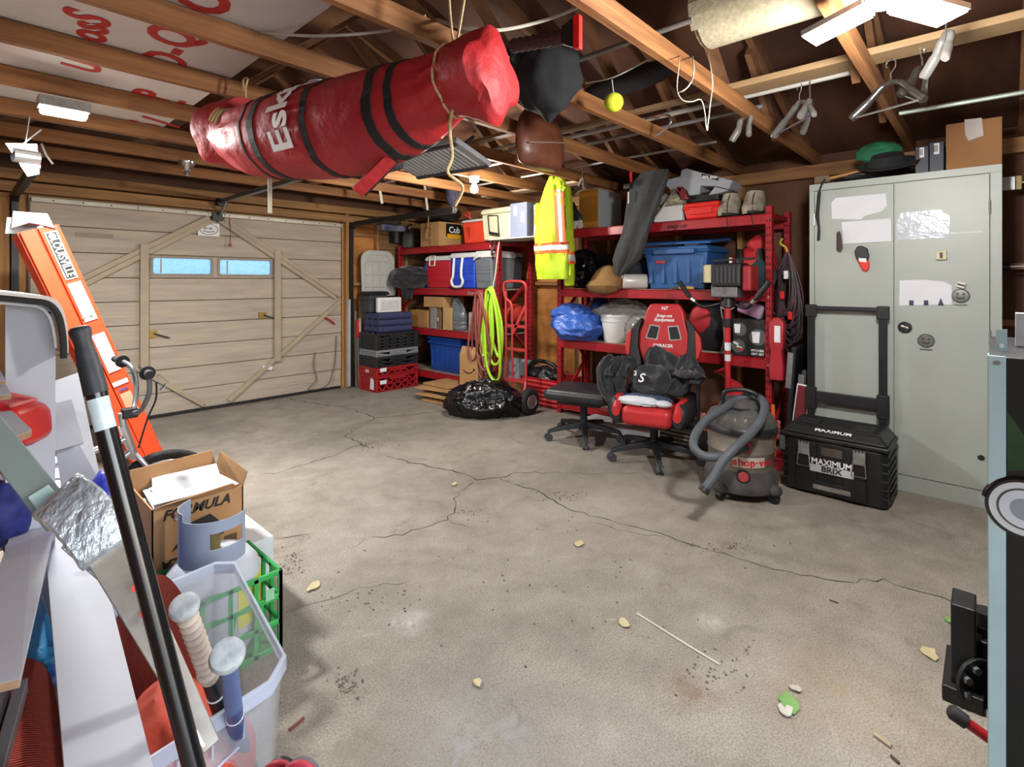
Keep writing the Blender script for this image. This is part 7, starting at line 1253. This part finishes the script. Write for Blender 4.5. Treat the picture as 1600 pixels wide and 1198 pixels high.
plank(g(172,862,.855), g(330,1165,.80), .060, .024, .02, mat('stick_bare', '#8d867c', .35, .3, .3, 8), 'lower_shaft'); plank(g(150,870,.85), g(318,1165,.795), .012, .006, .026, chrome, 'metal_edge', .001); plank(g(112,845,.862), g(165,900,.85), .03, .02, .02, tape2, 'tape_tail')
for u, v in ((212,918),(225,958)): p = g(u, v, .826); vw = (r+p-E).normalized(); M().cyl(p, p-vw*.002, .006, n=10).build('red_mark', redpl, t)
# blue bags and totes under the boards
bl = mat('blue_bag_plastic', '#2431a8', .4, var=.2, bump=.2)
for k, (u, v, D, rr2, lab) in enumerate(((166,800,1.72,(.09,.13,.35),'bright blue woven bag behind the black pole'), (4,800,1.62,(.07,.09,.10),'dark blue mesh bag under the white boards at the left'))):
    p = pD(u, v, D); hz = p.z if k == 0 else p.z
    o = tag(M().blob((0,0,rr2[2]*.95), rr2, 71+k, .18, 2, flat=0, n=4).build('woven_bag', [bl, mat('blue_mesh', '#1c2566', .7, var=.4, scale=30)][k], smooth=True), lab, 'bag'); o.location = (p.x, p.y, 0 if k == 0 else .50)
tote('storage_tote', 'blue tote on the floor supporting the pile of white boards', -.14, .17, 1.74, 2.18, 0, .36, mat('tote_blue_left', '#2b5f9c', .4, var=.15), lid=mat('tote_lid_blue', '#3aa0dd', .4))
t = thing('red_mat_roll', 'rolled red ribbed rubber mat lying beneath the front boards', 'mat', (.04, 1.3, .20)); M().lathe([(.13,-.35),(.13,.38),(.10,.38),(.10,-.34)], (0,0,.13), 36, ax=(0,1,0), caps=True).build('roll', ribmat('red_ribbed_roll'), t, smooth=True); tag(M().bb(-.15,.12,-.34,.36,0,.198).build('grey_crate', dgrey, bevel=.008), 'dark grey box on the floor under the rolled red mat', 'box').location = (.0, 1.3, 0)
wv_ = bpy.data.materials['red_ribbed_roll'].node_tree.nodes; [setattr(x, 'bands_direction', 'Y') for x in wv_ if x.type == 'TEX_WAVE']
p0, p1 = pZ(34, 1072, .47), pZ(-30, 1300, .47); t = thing('aluminium_extrusion', 'bundle of grey aluminium channel at the lower left corner', 'channel', p0); d = p1-p0
for k in range(3): o_ = V((-.026*k, 0, -.01*k)); M().bar(o_, d+o_, .02, .03).build('channel', mat('alu_grey', '#7d7f84', .35, .6), t, bevel=.002)
t = thing('blade_sheath', 'small bright blue ribbed clip lying by the blue bag', 'clip', pD(184, 880, 1.5)); M().box((0,0,0), (.02,.02,.10)).build('clip', mat('cyan_plastic', '#2f8fe0', .4), t, bevel=.003)
for k in range(4): M().box((0,-.011,-.03+.02*k), (.022,.004,.006)).build('rib', mat('cyan_dark', '#1e6cb8', .4), t)
# pouch with red piping at the bottom edge
t = thing('folding_pouch', 'grey and black pouch with red piping at the bottom edge of the picture', 'pouch', (.475, .985, 0)); r = V(t.location)
for k, (u, v, D, m_) in enumerate(((436,1215,1.03,black), (468,1218,1.0,mat('pouch_grey', '#5b5d63', .8)))):
    c = pD(u, v+60, D)-r; rt_ = V((sin(YAW), -cos(YAW), 0)); hh = c.z+.06
    pts = [c+rt_*.045*cos(a)+V((0,0,.075*sin(a)+.03)) for a in [pi*q_/12 for q_ in range(13)]] + [c-rt_*.05+V((0,0,-c.z+.003)), c+rt_*.05+V((0,0,-c.z+.003))]
    fwv = V((cos(YAW), sin(YAW), 0)); s_ = M().prism(pts, fwv*.02).build('pouch_panel', m_, t, bevel=.004); M().tube(pts[:13], .007, 8).build('red_piping', mat('piping_red', '#a3293b', .6), t, smooth=True)
# ================================================================== litter on the floor
lf_y = mat('dry_leaf', '#b9ac86', .8, var=.15); lf_g = mat('green_leaf', '#6f9a55', .6); 
def leaf(u, v, s, m_, lab, a, nm='dry_leaf'):
    s *= 1.6; p = pZ(u, v, 0); o = M(); rnd = random.Random(u); k = 9; top = [V((s*(.6+.5*rnd.random())*cos(2*pi*i/k), s*.7*(.6+.5*rnd.random())*sin(2*pi*i/k), .004+.006*rnd.random())) for i in range(k)]; o.prism(top, (0,0,-.0012)); q = o.build(nm, m_); q.location = (p.x, p.y, .001); q.rotation_euler = (0,0,a); return tag(q, lab, 'leaf', 'dry leaves on the concrete' if nm == 'dry_leaf' else None)
leaf(905,850,.022,lf_y,'pale dry leaf on the concrete near the middle crack',.3); leaf(976,975,.02,lf_y,'pale dry leaf left of the thin white stick',1); leaf(1452,1022,.026,lf_y,'dry yellow leaf near the black hitch plates',.2); leaf(1242,1078,.016,mat('grey_leaf', '#b0a89c', .8),'small grey leaf just above the green one',2); leaf(746,1070,.013,lf_y,'tiny pale leaf in the lower middle of the floor',1); leaf(490,918,.026,lf_y,'curled pale leaf right of the green crate',.6); leaf(710,757,.02,lf_y,'small pale chip near the centre cracks',.6)
leaf(1232,1100,.03,lf_g,'green leaf with a pale patch on the concrete',.4,'green_leaf'); leaf(1228,1112,.024,mat('pale_paper', '#bdbab0', .8),'pale crumpled scrap touching the green leaf',.1,'paper_scrap'); leaf(1483,971,.014,lf_g,'small dark green leaf close to the long crack',.1,'green_leaf')
def stick(pts, r, m_, lab): o = M().tube(smooth_path([pZ(u, v, r) for u, v in pts]), r, 6).build('stick', m_, smooth=True); return tag(o, lab, 'stick')
stick([(995,958),(1030,980),(1075,1008),(1124,1038)], .0035, mat('stick_white', '#c9c2b2', .7), 'thin white stick lying on the concrete'); stick([(452,1140),(465,1130),(475,1121)], .004, mat('twig_red', '#6b3029', .8), 'short reddish twig right of the clear tote'); stick([(1366,1146),(1380,1156),(1393,1166)], .006, mat('chip_tan', '#ad9b82', .8), 'flat tan wood splinter near the bottom right')
stick([(1392,1180),(1405,1192)], .004, mat('twig_dark', '#4a3d30', .8), 'dark twig near the bottom right corner'); stick([(1296,937),(1310,942)], .003, MATS['twig_dark'], 'short dark twig on the right side of the floor')
